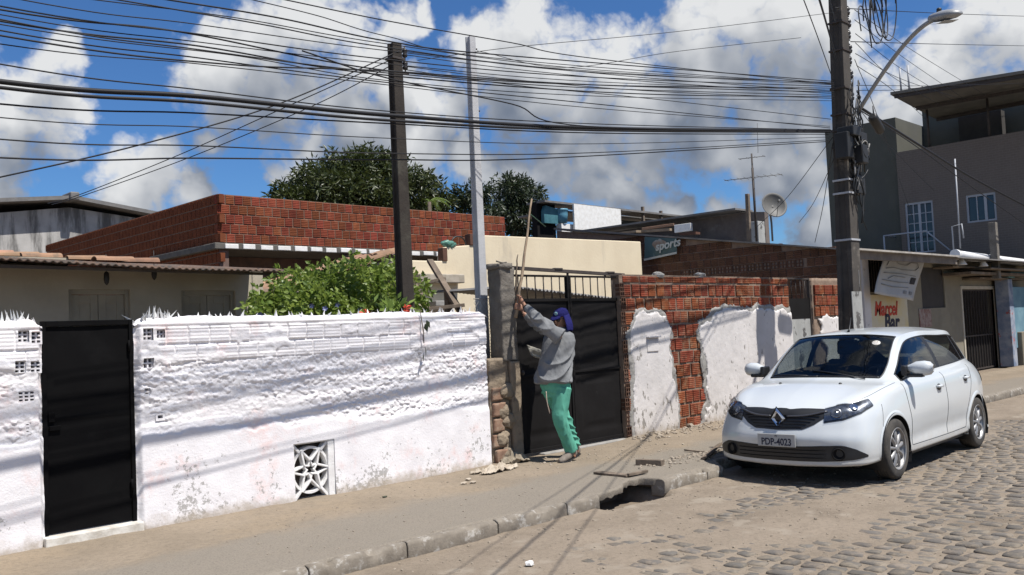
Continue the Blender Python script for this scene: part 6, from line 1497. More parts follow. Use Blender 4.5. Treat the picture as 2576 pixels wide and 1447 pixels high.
CA = [
 [(.085, 0, .72), (.055, 0, .65), (.03, 0, .57), (.0, 0, .47), (.02, 0, .36), (.03, 0, .26), (.05, 0, .195), (.2, 0, .19)],
 [(.10, .2, .72), (.07, .2, .65), (.045, .2, .57), (.012, .2, .47), (.03, .2, .36), (.04, .2, .26), (.06, .2, .195), (.2, .2, .19)],
 [(.15, .39, .72), (.12, .395, .65), (.085, .40, .57), (.05, .40, .47), (.065, .40, .36), (.07, .40, .26), (.09, .4, .2), (.25, .36, .19)],
 [(.20, .51, .73), (.17, .525, .66), (.135, .53, .57), (.10, .535, .47), (.11, .54, .36), (.115, .54, .26), (.13, .53, .2), (.3, .48, .19)],
 [(.26, .61, .745), (.235, .635, .67), (.20, .65, .57), (.165, .66, .47), (.17, .665, .36), (.175, .665, .265), (.19, .65, .205), (.34, .56, .19)],
 [(.36, .69, .76), (.34, .735, .68), (.31, .76, .58), (.28, .775, .47), (.28, .78, .37), (.285, .775, .27), (.30, .755, .21), (.42, .62, .19)],
 [(.54, .775, .80), (.53, .815, .70), (.52, .83, .58), (.51, .835, .47), (.51, .835, .37), (.51, .83, .28), (.52, .80, .22), (.55, .62, .2)],
 side(.85, [(.81, .87), (.84, .74), (.855, .60), (.858, .48), (.855, .38), (.848, .29), (.82, .23), (.62, .2)]),
 side(1.13, [(.825, .90), (.85, .76), (.862, .61), (.86, .48), (.850, .37), (.852, .27), (.82, .215), (.62, .2)]),
 side(1.35, [(.833, .905), (.855, .76), (.866, .61), (.858, .48), (.846, .37), (.852, .27), (.82, .215), (.62, .2)]),
 side(1.62, [(.838, .91), (.858, .77), (.868, .62), (.858, .49), (.843, .38), (.852, .27), (.82, .215), (.62, .2)]),
 side(1.95, [(.84, .92), (.86, .78), (.869, .63), (.858, .50), (.842, .39), (.852, .27), (.82, .215), (.62, .2)]),
 side(2.4, [(.84, .935), (.86, .79), (.869, .64), (.858, .50), (.842, .39), (.852, .27), (.82, .215), (.62, .2)]),
 side(2.95, [(.835, .96), (.858, .81), (.868, .65), (.86, .51), (.846, .40), (.85, .28), (.82, .22), (.62, .2)]),
 side(3.35, [(.81, .985), (.845, .84), (.862, .67), (.858, .52), (.85, .40), (.845, .29), (.81, .23), (.62, .2)]),
 side(3.62, [(.775, .985), (.825, .85), (.845, .68), (.842, .52), (.835, .41), (.825, .31), (.80, .25), (.62, .22)]),
 [(3.85, .715, .975), (3.87, .775, .85), (3.885, .795, .68), (3.885, .79, .52), (3.87, .78, .41), (3.855, .765, .32), (3.82, .74, .27), (3.6, .6, .24)],
 [(3.955, .62, .96), (3.99, .67, .84), (4.015, .69, .67), (4.02, .69, .52), (4.0, .67, .41), (3.975, .65, .33), (3.92, .62, .28), (3.7, .55, .25)],
 [(3.97, .53, .96), (4.01, .57, .84), (4.04, .58, .67), (4.045, .58, .52), (4.025, .57, .41), (4.0, .55, .33), (3.94, .53, .28), (3.7, .5, .25)],
 [(3.98, .43, .96), (4.02, .46, .84), (4.05, .47, .67), (4.055, .47, .52), (4.035, .46, .41), (4.01, .45, .33), (3.95, .43, .28), (3.7, .42, .25)],
 [(3.985, .33, .96), (4.02, .35, .84), (4.05, .35, .67), (4.06, .35, .52), (4.04, .35, .41), (4.01, .34, .33), (3.95, .33, .28), (3.7, .33, .25)],
 [(3.99, .17, .96), (4.03, .17, .84), (4.06, .17, .67), (4.065, .17, .52), (4.045, .17, .41), (4.02, .17, .33), (3.96, .17, .28), (3.7, .17, .25)],
 [(3.99, 0, .96), (4.03, 0, .84), (4.06, 0, .67), (4.065, 0, .52), (4.045, 0, .41), (4.02, 0, .33), (3.96, 0, .28), (3.7, 0, .25)]]
Af = cr(np.array(CA), NB)                                                    # along the outline
topc = np.concatenate((Bf[0, ::-1], Bf[1:, 0], Bf[-1, 1:]))
assert len(topc) == len(Af)
Af = np.concatenate((topc[:, None], Af), 1); Af = cr(Af.transpose(1, 0, 2), 6).transpose(1, 0, 2)
Af[:, 0] = topc
# assemble both halves; faces sorted into panels by their place
WR, WFX, WRX, WZc = .305, .845, 3.425, .305
FV, FF, FT = [], [], []
def add_grid(G, tagf, flip):
    for s in (1, -1):
        o = sum(len(v) for v in FV); n, m_ = G.shape[:2]; H_ = G.copy(); H_[..., 1] *= s; FV.append(H_.reshape(-1, 3))
        for i in range(n-1):
            for j in range(m_-1):
                a, b_, c_, d_ = o+i*m_+j, o+(i+1)*m_+j, o+(i+1)*m_+j+1, o+i*m_+j+1
                f = (a, b_, c_, d_); cen = (H_[i, j]+H_[i+1, j+1])/2
                tg = tagf(i+.5, j+.5, cen)
                if tg is None: continue
                FF.append(f if (s > 0) == flip else f[::-1]); FT.append(tg+(('L' if s < 0 else 'R') if tg in ('front_window', 'rear_window', 'quarter_window', 'centre_pillar', 'rear_pillar') else ''))
def tagB(i, j, c):
    u, v = i/NB, j/NB
    if 3.1 < u < 5.95 and v > 3.0: return 'windscreen'
    if 10.25 < u < 11.75 and v > 2.9: return 'rear_screen'
    if .2 < v < 1.8:
        if 3.5 < u < 6.95: return 'front_window'
        if 7.12 < u < 8.95: return 'rear_window'
        if 8.98 < u < 9.6: return 'quarter_window'
        if 6.95 <= u <= 9.0: return ('centre_pillar' if u < 8 else 'rear_pillar')
    return 'body'
def tagA(i, j, c):
    for wx in (WFX, WRX):
        if math.hypot(c[0]-wx, c[2]-WZc) < .362 and abs(c[1]) > .5: return None
    return 'body'
add_grid(Bf, tagB, True); add_grid(Af, tagA, False)
FV = np.concatenate(FV)
def submesh(tags, name, mat, parent=car, off=0.0, smooth=True, rev=False, label=None):
    fs = [f[::-1] if rev else f for f, t_ in zip(FF, FT) if t_ in tags]; used = sorted({i for f in fs for i in f}); mp_ = {i: k for k, i in enumerate(used)}
    me = bpy.data.meshes.new(name); me.from_pydata([tuple(FV[i]) for i in used], [], [tuple(mp_[i] for i in f) for f in fs])
    bm = bmesh.new(); bm.from_mesh(me); bmesh.ops.remove_doubles(bm, verts=bm.verts, dist=.0008); bmesh.ops.recalc_face_normals(bm, faces=bm.faces) if False else None
    bm.normal_update()
    if off:
        mv = [(v, v.co+v.normal*off) for v in bm.verts]
        for v, c_ in mv: v.co = c_
    for f in bm.faces: f.smooth = smooth
    bm.to_mesh(me); bm.free(); me.materials.append(mat); return link(name, me, parent, label)
body = submesh({'body'}, 'body', m_paint)
bmt = bmesh.new(); bmt.from_mesh(body.data); bmt.faces.ensure_lookup_table()
cen = Vector((2, 0, .7)); sgn = sum(1 if f.normal.dot(f.calc_center_median()-cen) > 0 else -1 for f in bmt.faces); bmt.free()
OUT = 1 if sgn > 0 else -1
if OUT < 0:
    FF = [f[::-1] for f in FF]; bpy.data.objects.remove(body); body = submesh({'body'}, 'body', m_paint)
for nm, mt_ in (('windscreen', m_wglass), ('rear_screen', m_cglass)): submesh({nm}, nm, mt_)
for s in 'LR':
    for nm in ('front_window', 'rear_window', 'quarter_window'): submesh({nm+s}, nm, m_cglass)
    for nm in ('centre_pillar', 'rear_pillar'): submesh({nm+s}, nm, m_trim)

submesh({'body', 'centre_pillarL', 'centre_pillarR', 'rear_pillarL', 'rear_pillarR'}, 'cabin_lining', m_cabin, off=.016, rev=True)
allm = bpy.data.meshes.new('tmp'); allm.from_pydata([tuple(v) for v in FV], [], FF)
bvh = BVHTree.FromPolygons([tuple(v) for v in FV], FF)
def snap(p, off=.003):
    co, no, i, d = bvh.find_nearest(Vector(p)); return co+no*off
def patch(top_, bot_, n, m_, off, name, mat, parent=car, depth=0, smooth=True, label=None):
    """surface lofted between two edges and laid on the body"""
    def res(P_, k):
        P_ = np.array(P_, float); L_ = np.concatenate(([0], np.cumsum(np.linalg.norm(np.diff(P_, axis=0), axis=1)))); t_ = np.linspace(0, L_[-1], k); return np.stack([np.interp(t_, L_, P_[:, c_]) for c_ in range(3)], -1)
    T_, B_ = res(top_, n), res(bot_, n); G = np.zeros((n, m_, 3))
    for j in range(m_):
        f = j/(m_-1)
        for i in range(n): G[i, j] = snap(T_[i]*(1-f)+B_[i]*f, off)[:]
    me = grid_mesh(name, G, mat, smooth); o = link(name, me, parent, label)
    bm = bmesh.new(); bm.from_mesh(me); bmesh.ops.recalc_face_normals(bm, faces=bm.faces)
    f0 = max(bm.faces, key=lambda f: f.calc_area()); c_ = f0.calc_center_median(); co, no, i, d = bvh.find_nearest(c_)
    if f0.normal.dot(no) < 0: bmesh.ops.reverse_faces(bm, faces=bm.faces)
    bm.to_mesh(me); bm.free()
    return o
def seam(pts, r=.0028, off=.0008, name='panel_gap', mat=None, n=8, cl=False):
    P_ = spline([Vector(p) for p in pts], n); b = MB(); b.tube([snap(p, off) for p in P_], r, 5); return b.build(name, mat or m_trim, car)
# window rubbers
def seam_uv(uv, name='window_seal', r=.008):
    for s in (1, -1):
        b = MB(); pts = []
        for u, v in uv:
            p = Bf[int(round(u*NB)), int(round(v*NB))].copy(); p[1] *= s; pts.append(snap(p, .001))
        b.tube(pts, r, 6); b.build(name, m_trim, car)
seam_uv([(u, 3.0) for u in np.arange(3.1, 5.95, .1)]+[(5.9, v) for v in np.arange(3.0, 5.01, .1)])
seam_uv([(3.1, v) for v in np.arange(3.0, 5.01, .1)], r=.014)
seam_uv([(u, .2) for u in np.arange(3.5, 9.65, .1)], r=.007)
seam_uv([(3.5, v) for v in np.arange(.2, 1.81, .1)]+[(u, 1.8) for u in np.arange(3.5, 9.65, .1)]+[(9.6, v) for v in np.arange(1.8, .15, -.1)], r=.007)
seam_uv([(10.25, v) for v in np.arange(2.9, 5.01, .1)], r=.008)
# wheel arch lips and wells
for wx in (WFX, WRX):
    for s in (1, -1):
        G = []; pts = [(wx+.362*math.cos(a), s*.85, WZc+.362*math.sin(a)) for a in np.linspace(-.28, PI+.28, 44)]
        G = np.zeros((44, 4, 3))
        for i, p in enumerate(pts):
            c_ = np.array((wx, p[1], WZc)); d_ = np.array(p)-c_
            for j, sc_ in enumerate((.945, .99, 1.04, 1.075)):
                q = c_+d_*sc_; hit = bvh.ray_cast(Vector((q[0], s*1.3, q[2])), Vector((0, -s, 0)))
                y_ = hit[0].y if hit[0] is not None else s*.85
                G[i, j] = (q[0], y_+s*(.006, .010, .007, .0005)[j], q[2])
        yy = G[:, 2:, 1]; G[:, :2, 1] = s*np.abs(G[:, 2:3, 1])+s*np.array((.001, .004))
        me = grid_mesh('arch_lip', G, m_paint, flip=(s < 0)); link('arch_lip', me, car)
        b = MB(); n = 24
        V = [(wx+.37*math.cos(a), y_*s, WZc+.37*math.sin(a)) for y_ in (.858, .52) for a in np.linspace(-.5, PI+.5, n)]
        b.add(V, [(i, i+1, n+i+1, n+i) for i in range(n-1)]+[tuple(range(n, 2*n))], True); b.build('wheel_well', m_trim, car)
fl = MB(); fl.box(.25, 3.85, -.70, .70, .19, .24); fl.box(.95, 3.05, -.80, .80, .185, .25); fl.build('floor_pan', m_trim, car)
# front: grille, badge, lamps, intake, plate
patch([(.22, -.43, .735), (.17, -.2, .742), (.13, -.10, .752), (.12, -.055, .788), (.12, .055, .788), (.13, .10, .752), (.17, .2, .742), (.22, .43, .735)],
      [(.18, -.435, .665), (.11, -.35, .60), (.05, -.25, .56), (.03, 0, .55), (.05, .25, .56), (.11, .35, .60), (.18, .435, .665)], 40, 10, .004, 'grille', m_trim)
for k in range(5):
    z_ = .585+.033*k; hw = .24+.045*k; seam([(.05, -hw, z_), (.02, 0, z_), (.05, hw, z_)], .004, .008, 'grille_slat', m_gate)
for s in (1, -1): seam([(.06, s*.085, .688), (.09, s*.25, .695), (.2, s*.45, .712)], .011, .010, 'grille_wing', M('satin_bar', (.10, .10, .11), None, 4, .3, 0, metal=.6) if s == 1 else bpy.data.materials['satin_bar'])
bd = snap((.02, 0, .675), .02); bdg = link('badge', None, car, loc=bd)
mn = Matrix.Rotation(-.14, 4, 'Y')
b = MB(); n = 4; W1, H1, W2, H2 = .080, .112, .034, .056
Vo = [(0, 0, H1), (0, W1, 0), (0, 0, -H1), (0, -W1, 0)]; Vi = [(0, 0, H2), (0, W2, 0), (0, 0, -H2), (0, -W2, 0)]; Vm = [(-.018, 0, (H1+H2)/2), (-.018, (W1+W2)/2, 0), (-.018, 0, -(H1+H2)/2), (-.018, -(W1+W2)/2, 0)]
b.add([mn@Vector(v) for v in Vo+Vm+Vi], [(i, (i+1) % 4, 4+(i+1) % 4, 4+i) for i in range(4)]+[(4+i, 4+(i+1) % 4, 8+(i+1) % 4, 8+i) for i in range(4)]); b.build('diamond', m_chrome, bdg)
b = MB(); b.add([mn@Vector((.004, y_, z_)) for y_, z_ in ((0, .125), (.09, 0), (0, -.125), (-.09, 0))], [(0, 1, 2, 3)]); b.build('diamond_back', m_trim, bdg)
m_refl = M('lamp_reflector', (.30, .31, .33), (.10, .10, .11), 14, .2, .1, 12, metal=.8)
for s in (1, -1):
    T_ = [(.22, s*.415, .738), (.32, s*.54, .764), (.42, s*.64, .792), (.52, s*.705, .818)]; B_ = [(.13, s*.435, .618), (.23, s*.58, .634), (.35, s*.69, .684), (.50, s*.765, .762)]
    hl_ = patch(T_, B_, 26, 10, .003, 'headlight', m_trim)
    ins = lambda T, B, f: [tuple(np.array(t)*(1-f)+np.array(b_)*f) for t, b_ in zip(T, B)]
    patch(ins(T_, B_, .10)[:], ins(T_, B_, .88)[:], 24, 9, .008, 'reflector', m_refl, hl_)
    for (f_, r_) in ((.22, .052), (.55, .042)):
        i_ = int(f_*3); t_ = f_*3-i_; pT = np.array(T_[i_])*(1-t_)+np.array(T_[i_+1])*t_; pB = np.array(B_[i_])*(1-t_)+np.array(B_[i_+1])*t_; pc = (pT+pB)/2
        co, no, _, _ = bvh.find_nearest(Vector(pc)); mq = Matrix.Translation(co+no*.011)@no.to_track_quat('Z', 'Y').to_matrix().to_4x4()
        b = MB(); b.lathe([(r_, .0), (r_*.9, .008), (r_*.55, -.001), (r_*.3, .007), (0, .012)], 20, mq); b.build('lamp_bulb', m_chrome if f_ > .3 else m_refl, hl_)
    patch(T_, B_, 26, 10, .013, 'lens', m_lens, hl_)
    # tail light
    patch([(3.80, s*.70, 1.03), (3.9, s*.66, 1.02), (3.96, s*.57, 1.0)], [(3.86, s*.775, .78), (3.95, s*.72, .76), (4.0, s*.62, .76)], 12, 8, .008, 'tail_light', M('tail_red', (.16, .012, .012), None, 4, .15, 0) if s == 1 else bpy.data.materials['tail_red'])
    # fog lamp pod
    pc = snap((.12, s*.565, .325), .0); co, no, _, _ = bvh.find_nearest(Vector(pc)); mq = Matrix.Translation(co+no*.012)@Vector((-1, s*.45, 0)).normalized().to_track_quat('Z', 'Y').to_matrix().to_4x4()
    b = MB(); b.lathe([(.062, -.01), (.062, .010), (.052, .012), (.042, -.008), (.0, -.012)], 22, mq); b.build('fog_lamp', m_gate, car)
patch([(.31, -.735, .315), (.23, -.68, .375), (.15, -.60, .412), (.08, -.42, .410), (.03, 0, .398), (.08, .42, .410), (.15, .60, .412), (.23, .68, .375), (.31, .735, .315)],
      [(.31, -.735, .300), (.2, -.66, .268), (.15, -.58, .258), (.08, -.42, .250), (.04, 0, .246), (.08, .42, .250), (.15, .58, .258), (.2, .66, .268), (.31, .735, .300)], 48, 10, .003, 'lower_intake', m_trim)
for k in range(3): z_ = .285+.038*k; seam([(.1, -.45, z_), (.03, 0, z_), (.1, .45, z_)], .004, .006, 'intake_slat', m_gate)
pz = .452; pf = snap((0, 0, pz), .012)
plate = link('number_plate', None, car, loc=(pf.x, 0, pz))
b = MB(); b.box(-.008, .004, -.20, .20, -.065, .065); b.build('plate', M('plate_grey', (.40, .40, .385), (.36, .36, .35), 8, .5, .1), plate, .01)
tm = text('PDP-4023', 'plate_number', .098, m_nvy, plate, (-.0095, 0, 0), (0, 0, 0), .001, 0, 1, .002, 'CENTER'); tm.matrix_local = Matrix.Translation((-.0095, 0, -.048))@Matrix(((0, 0, -1, 0), (-1, 0, 0, 0), (0, 1, 0, 0), (0, 0, 0, 1)))@Matrix.Diagonal((.80, 1, 1, 1))
tm = text('PE', 'plate_town', .026, m_nvy, plate, (0, 0, 0), (0, 0, 0), .001, 0, 1, .0, 'CENTER'); tm.matrix_local = Matrix.Translation((-.0095, 0, .035))@Matrix(((0, 0, -1, 0), (-1, 0, 0, 0), (0, 1, 0, 0), (0, 0, 0, 1)))
# shut lines
for s in (1, -1):
    seam([(1.18, s*.80, .945), (1.19, s*.84, .86), (1.215, s*.86, .70), (1.25, s*.865, .55), (1.26, s*.86, .42), (1.25, s*.86, .30)])
    seam([(2.34, s*.80, .995), (2.35, s*.84, .90), (2.36, s*.87, .65), (2.35, s*.86, .45), (2.33, s*.86, .30)])
    seam([(3.30, s*.78, 1.02), (3.28, s*.85, .85), (3.16, s*.87, .68), (3.04, s*.87, .50), (3.0, s*.86, .36), (2.96, s*.86, .30)])
    seam([(1.25, s*.86, .295), (1.8, s*.86, .292), (2.4, s*.86, .292), (2.96, s*.86, .300)])
    seam([tuple(np.array(Bf[int(u*NB), 3])*np.array((1, s, 1))) for u in np.arange(.6, 3.05, .3)], .0024)
    seam([(.62, s*.80, .775), (.60, s*.82, .72), (.565, s*.83, .60), (.55, s*.835, .52)], .0022)
    for hx, hz_ in ((2.13, .835), (3.06, .87)):
        p = snap((hx, s*.87, hz_), .0); b = MB(); V = []
        b.lathe([(.0, -.012), (.036, -.006), (.04, .001), (.036, .006), (.0, .004)], 18, Matrix.Translation(p)@Matrix.Rotation(-s*PI/2, 4, 'X')@Matrix.Diagonal((1.5, 1, 1, 1))); b.build('handle_cup', m_trim, car)
        b = MB(); b.tube([p+Vector((-.075, s*.004, .012)), p+Vector((-.05, s*.026, .012)), p+Vector((.05, s*.026, .012)), p+Vector((.078, s*.004, .012))], [.012, .017, .017, .012], 8); b.build('door_handle', m_paint, car)
    # mirrors
    mr = link('mirror', None, car, loc=(1.36, s*.80, 1.055))
    V = []; n = 14; prof = [(.0, .03, .03), (.05, .055, .05), (.10, .075, .075), (.18, .078, .082), (.235, .065, .07), (.265, .03, .035)]
    for d_, a_, c_ in prof:
        for k in range(n): t_ = 2*PI*k/n; V.append((.02+math.cos(t_)*a_*(1.0 if math.cos(t_) < 0 else .45)+.03*d_, s*d_, .035+math.sin(t_)*c_))
    b = MB(); b.add(V, [(i*n+k, i*n+(k+1) % n, (i+1)*n+(k+1) % n, (i+1)*n+k) if s > 0 else (i*n+(k+1) % n, i*n+k, (i+1)*n+k, (i+1)*n+(k+1) % n) for i in range(len(prof)-1) for k in range(n)]+[tuple((len(prof)-1)*n+k for k in range(n))], True); b.build('mirror_shell', m_paint, mr)
    b = MB(); b.box(-.04, .05, s*.01 if s > 0 else -.17, .17 if s > 0 else -.01, -.058, -.020); b.build('mirror_foot', m_trim, mr, .012)
    b = MB(); b.box(-.09, .07, -.03 if s > 0 else -.02, .02 if s > 0 else .03, -.04, .07); b.build('mirror_base', m_trim, mr, .015)
    # washer jets, wipers
    p = snap((.80, s*.33, .95), .003); b = MB(); b.lathe([(0, .012), (.014, .008), (.018, 0)], 10, Matrix.Translation(p)); b.build('washer_jet', m_trim, car)
for k, (y0, y1) in enumerate(((-.50, .10), (.12, .58))):
    b = MB(); b.tube([snap((1.02, y0, 1.03), .012), snap((1.06, (y0+y1)/2, 1.05), .016), snap((1.12, y1, 1.06), .012)], .007, 5); b.build('wiper', m_trim, car)
ab = snap((1.86, 0, 1.49), .0); b = MB(); b.tube([ab, ab+Vector((.03, 0, .03)), ab+Vector((.10, 0, .17))], [.018, .008, .004], 7); b.build('roof_antenna', m_trim, car)
co, no, _, _ = bvh.find_nearest(Vector((1.58, -.42, 1.36))); b = MB(); mq = Matrix.Translation(co+no*.004)@no.to_track_quat('Z', 'Y').to_matrix().to_4x4(); b.lathe([(.0, 0), (.042, 0), (.043, -.001)], 18, mq); b.build('windscreen_sticker', M('sticker', (.62, .62, .58), (.3, .25, .2), 60, .6, 0), car)
# cabin
b = MB(); b.box(1.15, 1.62, -.62, .62, .62, .96); b.build('dashboard', m_cabin, car, .06)
for s in (1, -1):
    st_ = link('front_seat', None, car, loc=(1.95, s*.34, .3))
    b = MB(); b.box(-.05, .48, -.23, .23, .0, .28); b.build('cushion', m_cabin, st_, .05)
    b = MB(); b.box(-.06, .07, -.23, .23, 0, .62, Matrix.Translation((.45, 0, .25))@Matrix.Rotation(.28, 4, 'Y')); b.build('backrest', m_cabin, st_, .05)
    b = MB(); b.box(-.04, .05, -.13, .13, 0, .18, Matrix.Translation((.66, 0, .90))@Matrix.Rotation(.15, 4, 'Y')); b.build('headrest', m_cabin, st_, .03)
b = MB(); b.box(2.75, 3.2, -.62, .62, .35, .60); b.box(-.07, .07, -.62, .62, 0, .5, Matrix.Translation((3.22, 0, .55))@Matrix.Rotation(.3, 4, 'Y')); b.build('rear_bench', m_cabin, car, .05)
b = MB(); mq = Matrix.Translation((1.70, -.36, .93))@Matrix.Rotation(-1.15, 4, 'Y'); b.tube([mq@Vector((.18*math.cos(a), .18*math.sin(a), 0)) for a in np.linspace(0, 2*PI, 25)], .014, 6, False); b.tube([mq@Vector((-.17, 0, 0)), mq@Vector((.17, 0, 0))], .02, 6); b.build('steering_wheel', m_cabin, car)
# wheels
def wheel(x, s):
    w_ = link('wheel', None, car, loc=(x, s*.768, WZc), rot=(0, 0, 0 if s < 0 else PI))     # outer face at -y
    RY = Matrix.Rotation(PI/2, 4, 'X')
    b = MB(); b.lathe([(.205, -.085), (.225, -.093), (.275, -.092), (.296, -.080), (.3045, -.055), (.305, .0), (.3045, .055), (.296, .080), (.275, .092), (.225, .093), (.205, .085)], 56, RY); b.build('tyre', m_rub, w_)
    b = MB()
    for yy in (-.045, -.015, .015, .045): b.tube([(.3052*math.cos(a), yy, .3052*math.sin(a)) for a in np.linspace(0, 2*PI, 57)], .0035, 4, False)
    b.build('tread_groove', m_trim, w_)
    b = MB(); b.lathe([(.212, .088), (.210, .072), (.197, .060), (.192, -.05)], 48, RY); b.lathe([(.206, .082), (.214, .090), (.209, .094), (.202, .086)], 48, RY); b.build('rim', m_alloy, w_)
    b = MB(); b.lathe([(.19, -.02), (.10, -.012), (.0, -.01)], 32, RY); b.build('brake_disc', m_trim, w_)
    for k in range(9):
        a = 2*PI*k/9+.2
        q = MB(); d_ = Vector((math.cos(a), 0, math.sin(a))); e_ = Vector((-math.sin(a), 0, math.cos(a)))
        V = []
        for r_, wv, yy in ((.035, .020, -.078), (.10, .017, -.086), (.16, .020, -.080), (.203, .030, -.066)):
            V += [d_*r_+e_*wv+Vector((0, yy+.02, 0)), d_*r_+e_*wv*.55+Vector((0, yy, 0)), d_*r_-e_*wv*.55+Vector((0, yy, 0)), d_*r_-e_*wv+Vector((0, yy+.02, 0))]
        q.add(V, [(i*4+j, i*4+j+1, (i+1)*4+j+1, (i+1)*4+j) for i in range(3) for j in range(3)], True); q.build('spoke', m_alloy, w_)
    b = MB(); b.lathe([(.046, .070), (.044, .084), (.03, .090), (.0, .092)], 20, RY); b.build('hub_cap', m_alloy, w_)
for x in (WFX, WRX):
    for s in (1, -1): wheel(x, s)
CARX, CARY, CARW = 8.60, -3.07, .039
car.location = (CARX, CARY, 0.0); car.rotation_euler = (0, 0, CARW); car.scale = (1.055, 1.055, 1.025)

# ================================================================== MAN at the gate pillar, reaching up to a stick
MY = -.50
def J(px, py, y=MY): return at(px, py, 1, y)
person = thing('person', 'person in grey long-sleeved shirt, green trousers and blue neck-flap cap reaching up to a stick', 'person', (J(1425, 1150).x, MY, WZ))
PO = person.location.copy()
def loft(b, rings, n=18, cap=True):
    """rings: (centre, half axes (a, b), axis directions (u, v))"""
    V = []
    for c_, (ra, rb_), (u, v) in rings:
        for k in range(n):
            t_ = 2*PI*k/n; V.append(Vector(c_)+Vector(u)*(math.cos(t_)*ra)+Vector(v)*(math.sin(t_)*rb_))
    F_ = [(i*n+k, i*n+(k+1) % n, (i+1)*n+(k+1) % n, (i+1)*n+k) for i in range(len(rings)-1) for k in range(n)]
    if cap: F_ += [tuple(range(n))[::-1], tuple((len(rings)-1)*n+k for k in range(n))]
    b.add(V, F_, True)
def limb(b, pts, rad, n=14, sub=6):
    pts = [Vector(p) for p in pts]; P_ = spline(pts, sub); R2 = np.interp(np.linspace(0, len(pts)-1, len(P_)), range(len(pts)), rad); b.tube(P_, list(R2), n)
def solid(b, name, mat, voxel, smooth=6, parent=person, disp=None):
    """fuse the pieces into one skin, soften it, and press folds into it"""
    o = b.build(name, mat, parent); r = o.modifiers.new('fuse', 'REMESH'); r.mode = 'VOXEL'; r.voxel_size = voxel; r.use_smooth_shade = True
    s_ = o.modifiers.new('soften', 'SMOOTH'); s_.iterations = smooth; s_.factor = .5
    if disp:
        dg = bpy.context.evaluated_depsgraph_get(); me = bpy.data.meshes.new_from_object(o.evaluated_get(dg)); o.modifiers.clear(); o.data = me
        n_ = len(me.vertices); co = np.zeros(n_*3); me.vertices.foreach_get('co', co); co = co.reshape(-1, 3); no = np.array([v.normal[:] for v in me.vertices])
        co = co+no*disp(co, no)[:, None]; me.vertices.foreach_set('co', co.reshape(-1)); me.update(); me.polygons.foreach_set('use_smooth', [True]*len(me.polygons))
    return o
def shirt_folds(co, no):
    x, y, z = co.T; n1 = fbm(x*4+y*3, z*4, 901, 3); n2 = fbm(x*7-y*5, z*7, 905, 3)
    ph = ((x-z)*.707+.35*y)*2*PI/.085+6*n1
    env = sstep(.35, .62, fbm(x*3+9, z*3+y*2, 911, 2))
    r1 = 1-np.abs(np.sin(ph*.5)); return .034*env*r1**1.3-.014*env+(n2-.5)*.022
def trouser_folds(co, no):
    x, y, z = co.T; n1 = fbm(x*5+y*4, z*5, 921, 3); ph = (z+.45*x)*2*PI/.075+7*n1
    env = sstep(.40, .62, fbm(x*4+3, z*3.2+y, 925, 2))*sstep(1.0, .7, z); lon = 1-np.abs(np.sin((x*1.0+y*.6)*PI/.06+3*n1))
    return .022*env*(1-np.abs(np.sin(ph*.5)))**1.3+.010*lon*(1-env)+(n1-.5)*.014-.006
L = lambda p: Vector(p)-PO
fx = Vector((-1, 0, 0)); fy = Vector((0, 1, 0)); fz_ = Vector((0, 0, 1))
def cloth(name, c1, c2, k=26, strength=.55):
    """woven cloth with slanting drag folds"""
    m = M(name, c1, c2, 7, .95, 0, spec=.1); t, p = nodes_of(m); tcn = nd(t, 'ShaderNodeTexCoord'); mp = nd(t, 'ShaderNodeMapping'); mp.inputs['Rotation'].default_value = (0, .75, .3); mp.inputs['Scale'].default_value = (1.0, .6, .28); t.links.new(tcn.outputs['Object'], mp.inputs['Vector'])
    n1 = noise(t, mp.outputs[0], k, 3, .5, 1.2); n2 = noise(t, tcn.outputs['Object'], 400, 2, .5)
    b_ = nd(t, 'ShaderNodeBump'); b_.inputs['Strength'].default_value = strength; b_.inputs['Distance'].default_value = .03; t.links.new(mth(t, 'ADD', n1.outputs['Fac'], mth(t, 'MULTIPLY', n2.outputs['Fac'], .03)), b_.inputs['Height']); t.links.new(b_.outputs[0], p.inputs['Normal']); return m
m_shirt = cloth('grey_shirt_cloth', (.20, .203, .205), (.165, .168, .17), 22, .3); m_pants = cloth('green_trouser_cloth', (.115, .37, .27), (.095, .31, .225), 18, .25)
m_skin = M('skin', (.30, .155, .095), (.25, .125, .075), 20, .55, .1, 60); m_cap = cloth('blue_cap_cloth', (.018, .018, .10), (.013, .013, .075), 30, .5)
m_shoe = M('dusty_shoe', (.15, .125, .105), (.21, .18, .15), 12, .95, .4, 40); m_watch = M('watch_black', (.015, .015, .016), None, 5, .4, 0)
hipc = L(J(1398, 972)); chest = L(J(1404, 880)); nck = L(J(1410, 832)); head = L(J(1412, 802, MY)); waist = L(J(1393, 935))
ankL, ankR = L(J(1438, 1138, MY-.10)), L(J(1446, 1126, MY+.10)); kneL, kneR = L(J(1408, 1052, MY-.10)), L(J(1416, 1046, MY+.10))
hipL, hipR = hipc+fy*-.10, hipc+fy*.10
shL, shR = L(J(1408, 848, MY-.20)), L(J(1404, 842, MY+.18))
elL, wrL, haL = L(J(1358, 808, MY+.02)), L(J(1321, 769, MY+.24)), L(J(1309, 748, MY+.31))
elR, wrR, haR = L(J(1352, 815, MY+.24)), L(J(1318, 790, MY+.34)), L(J(1306, 772, MY+.385))
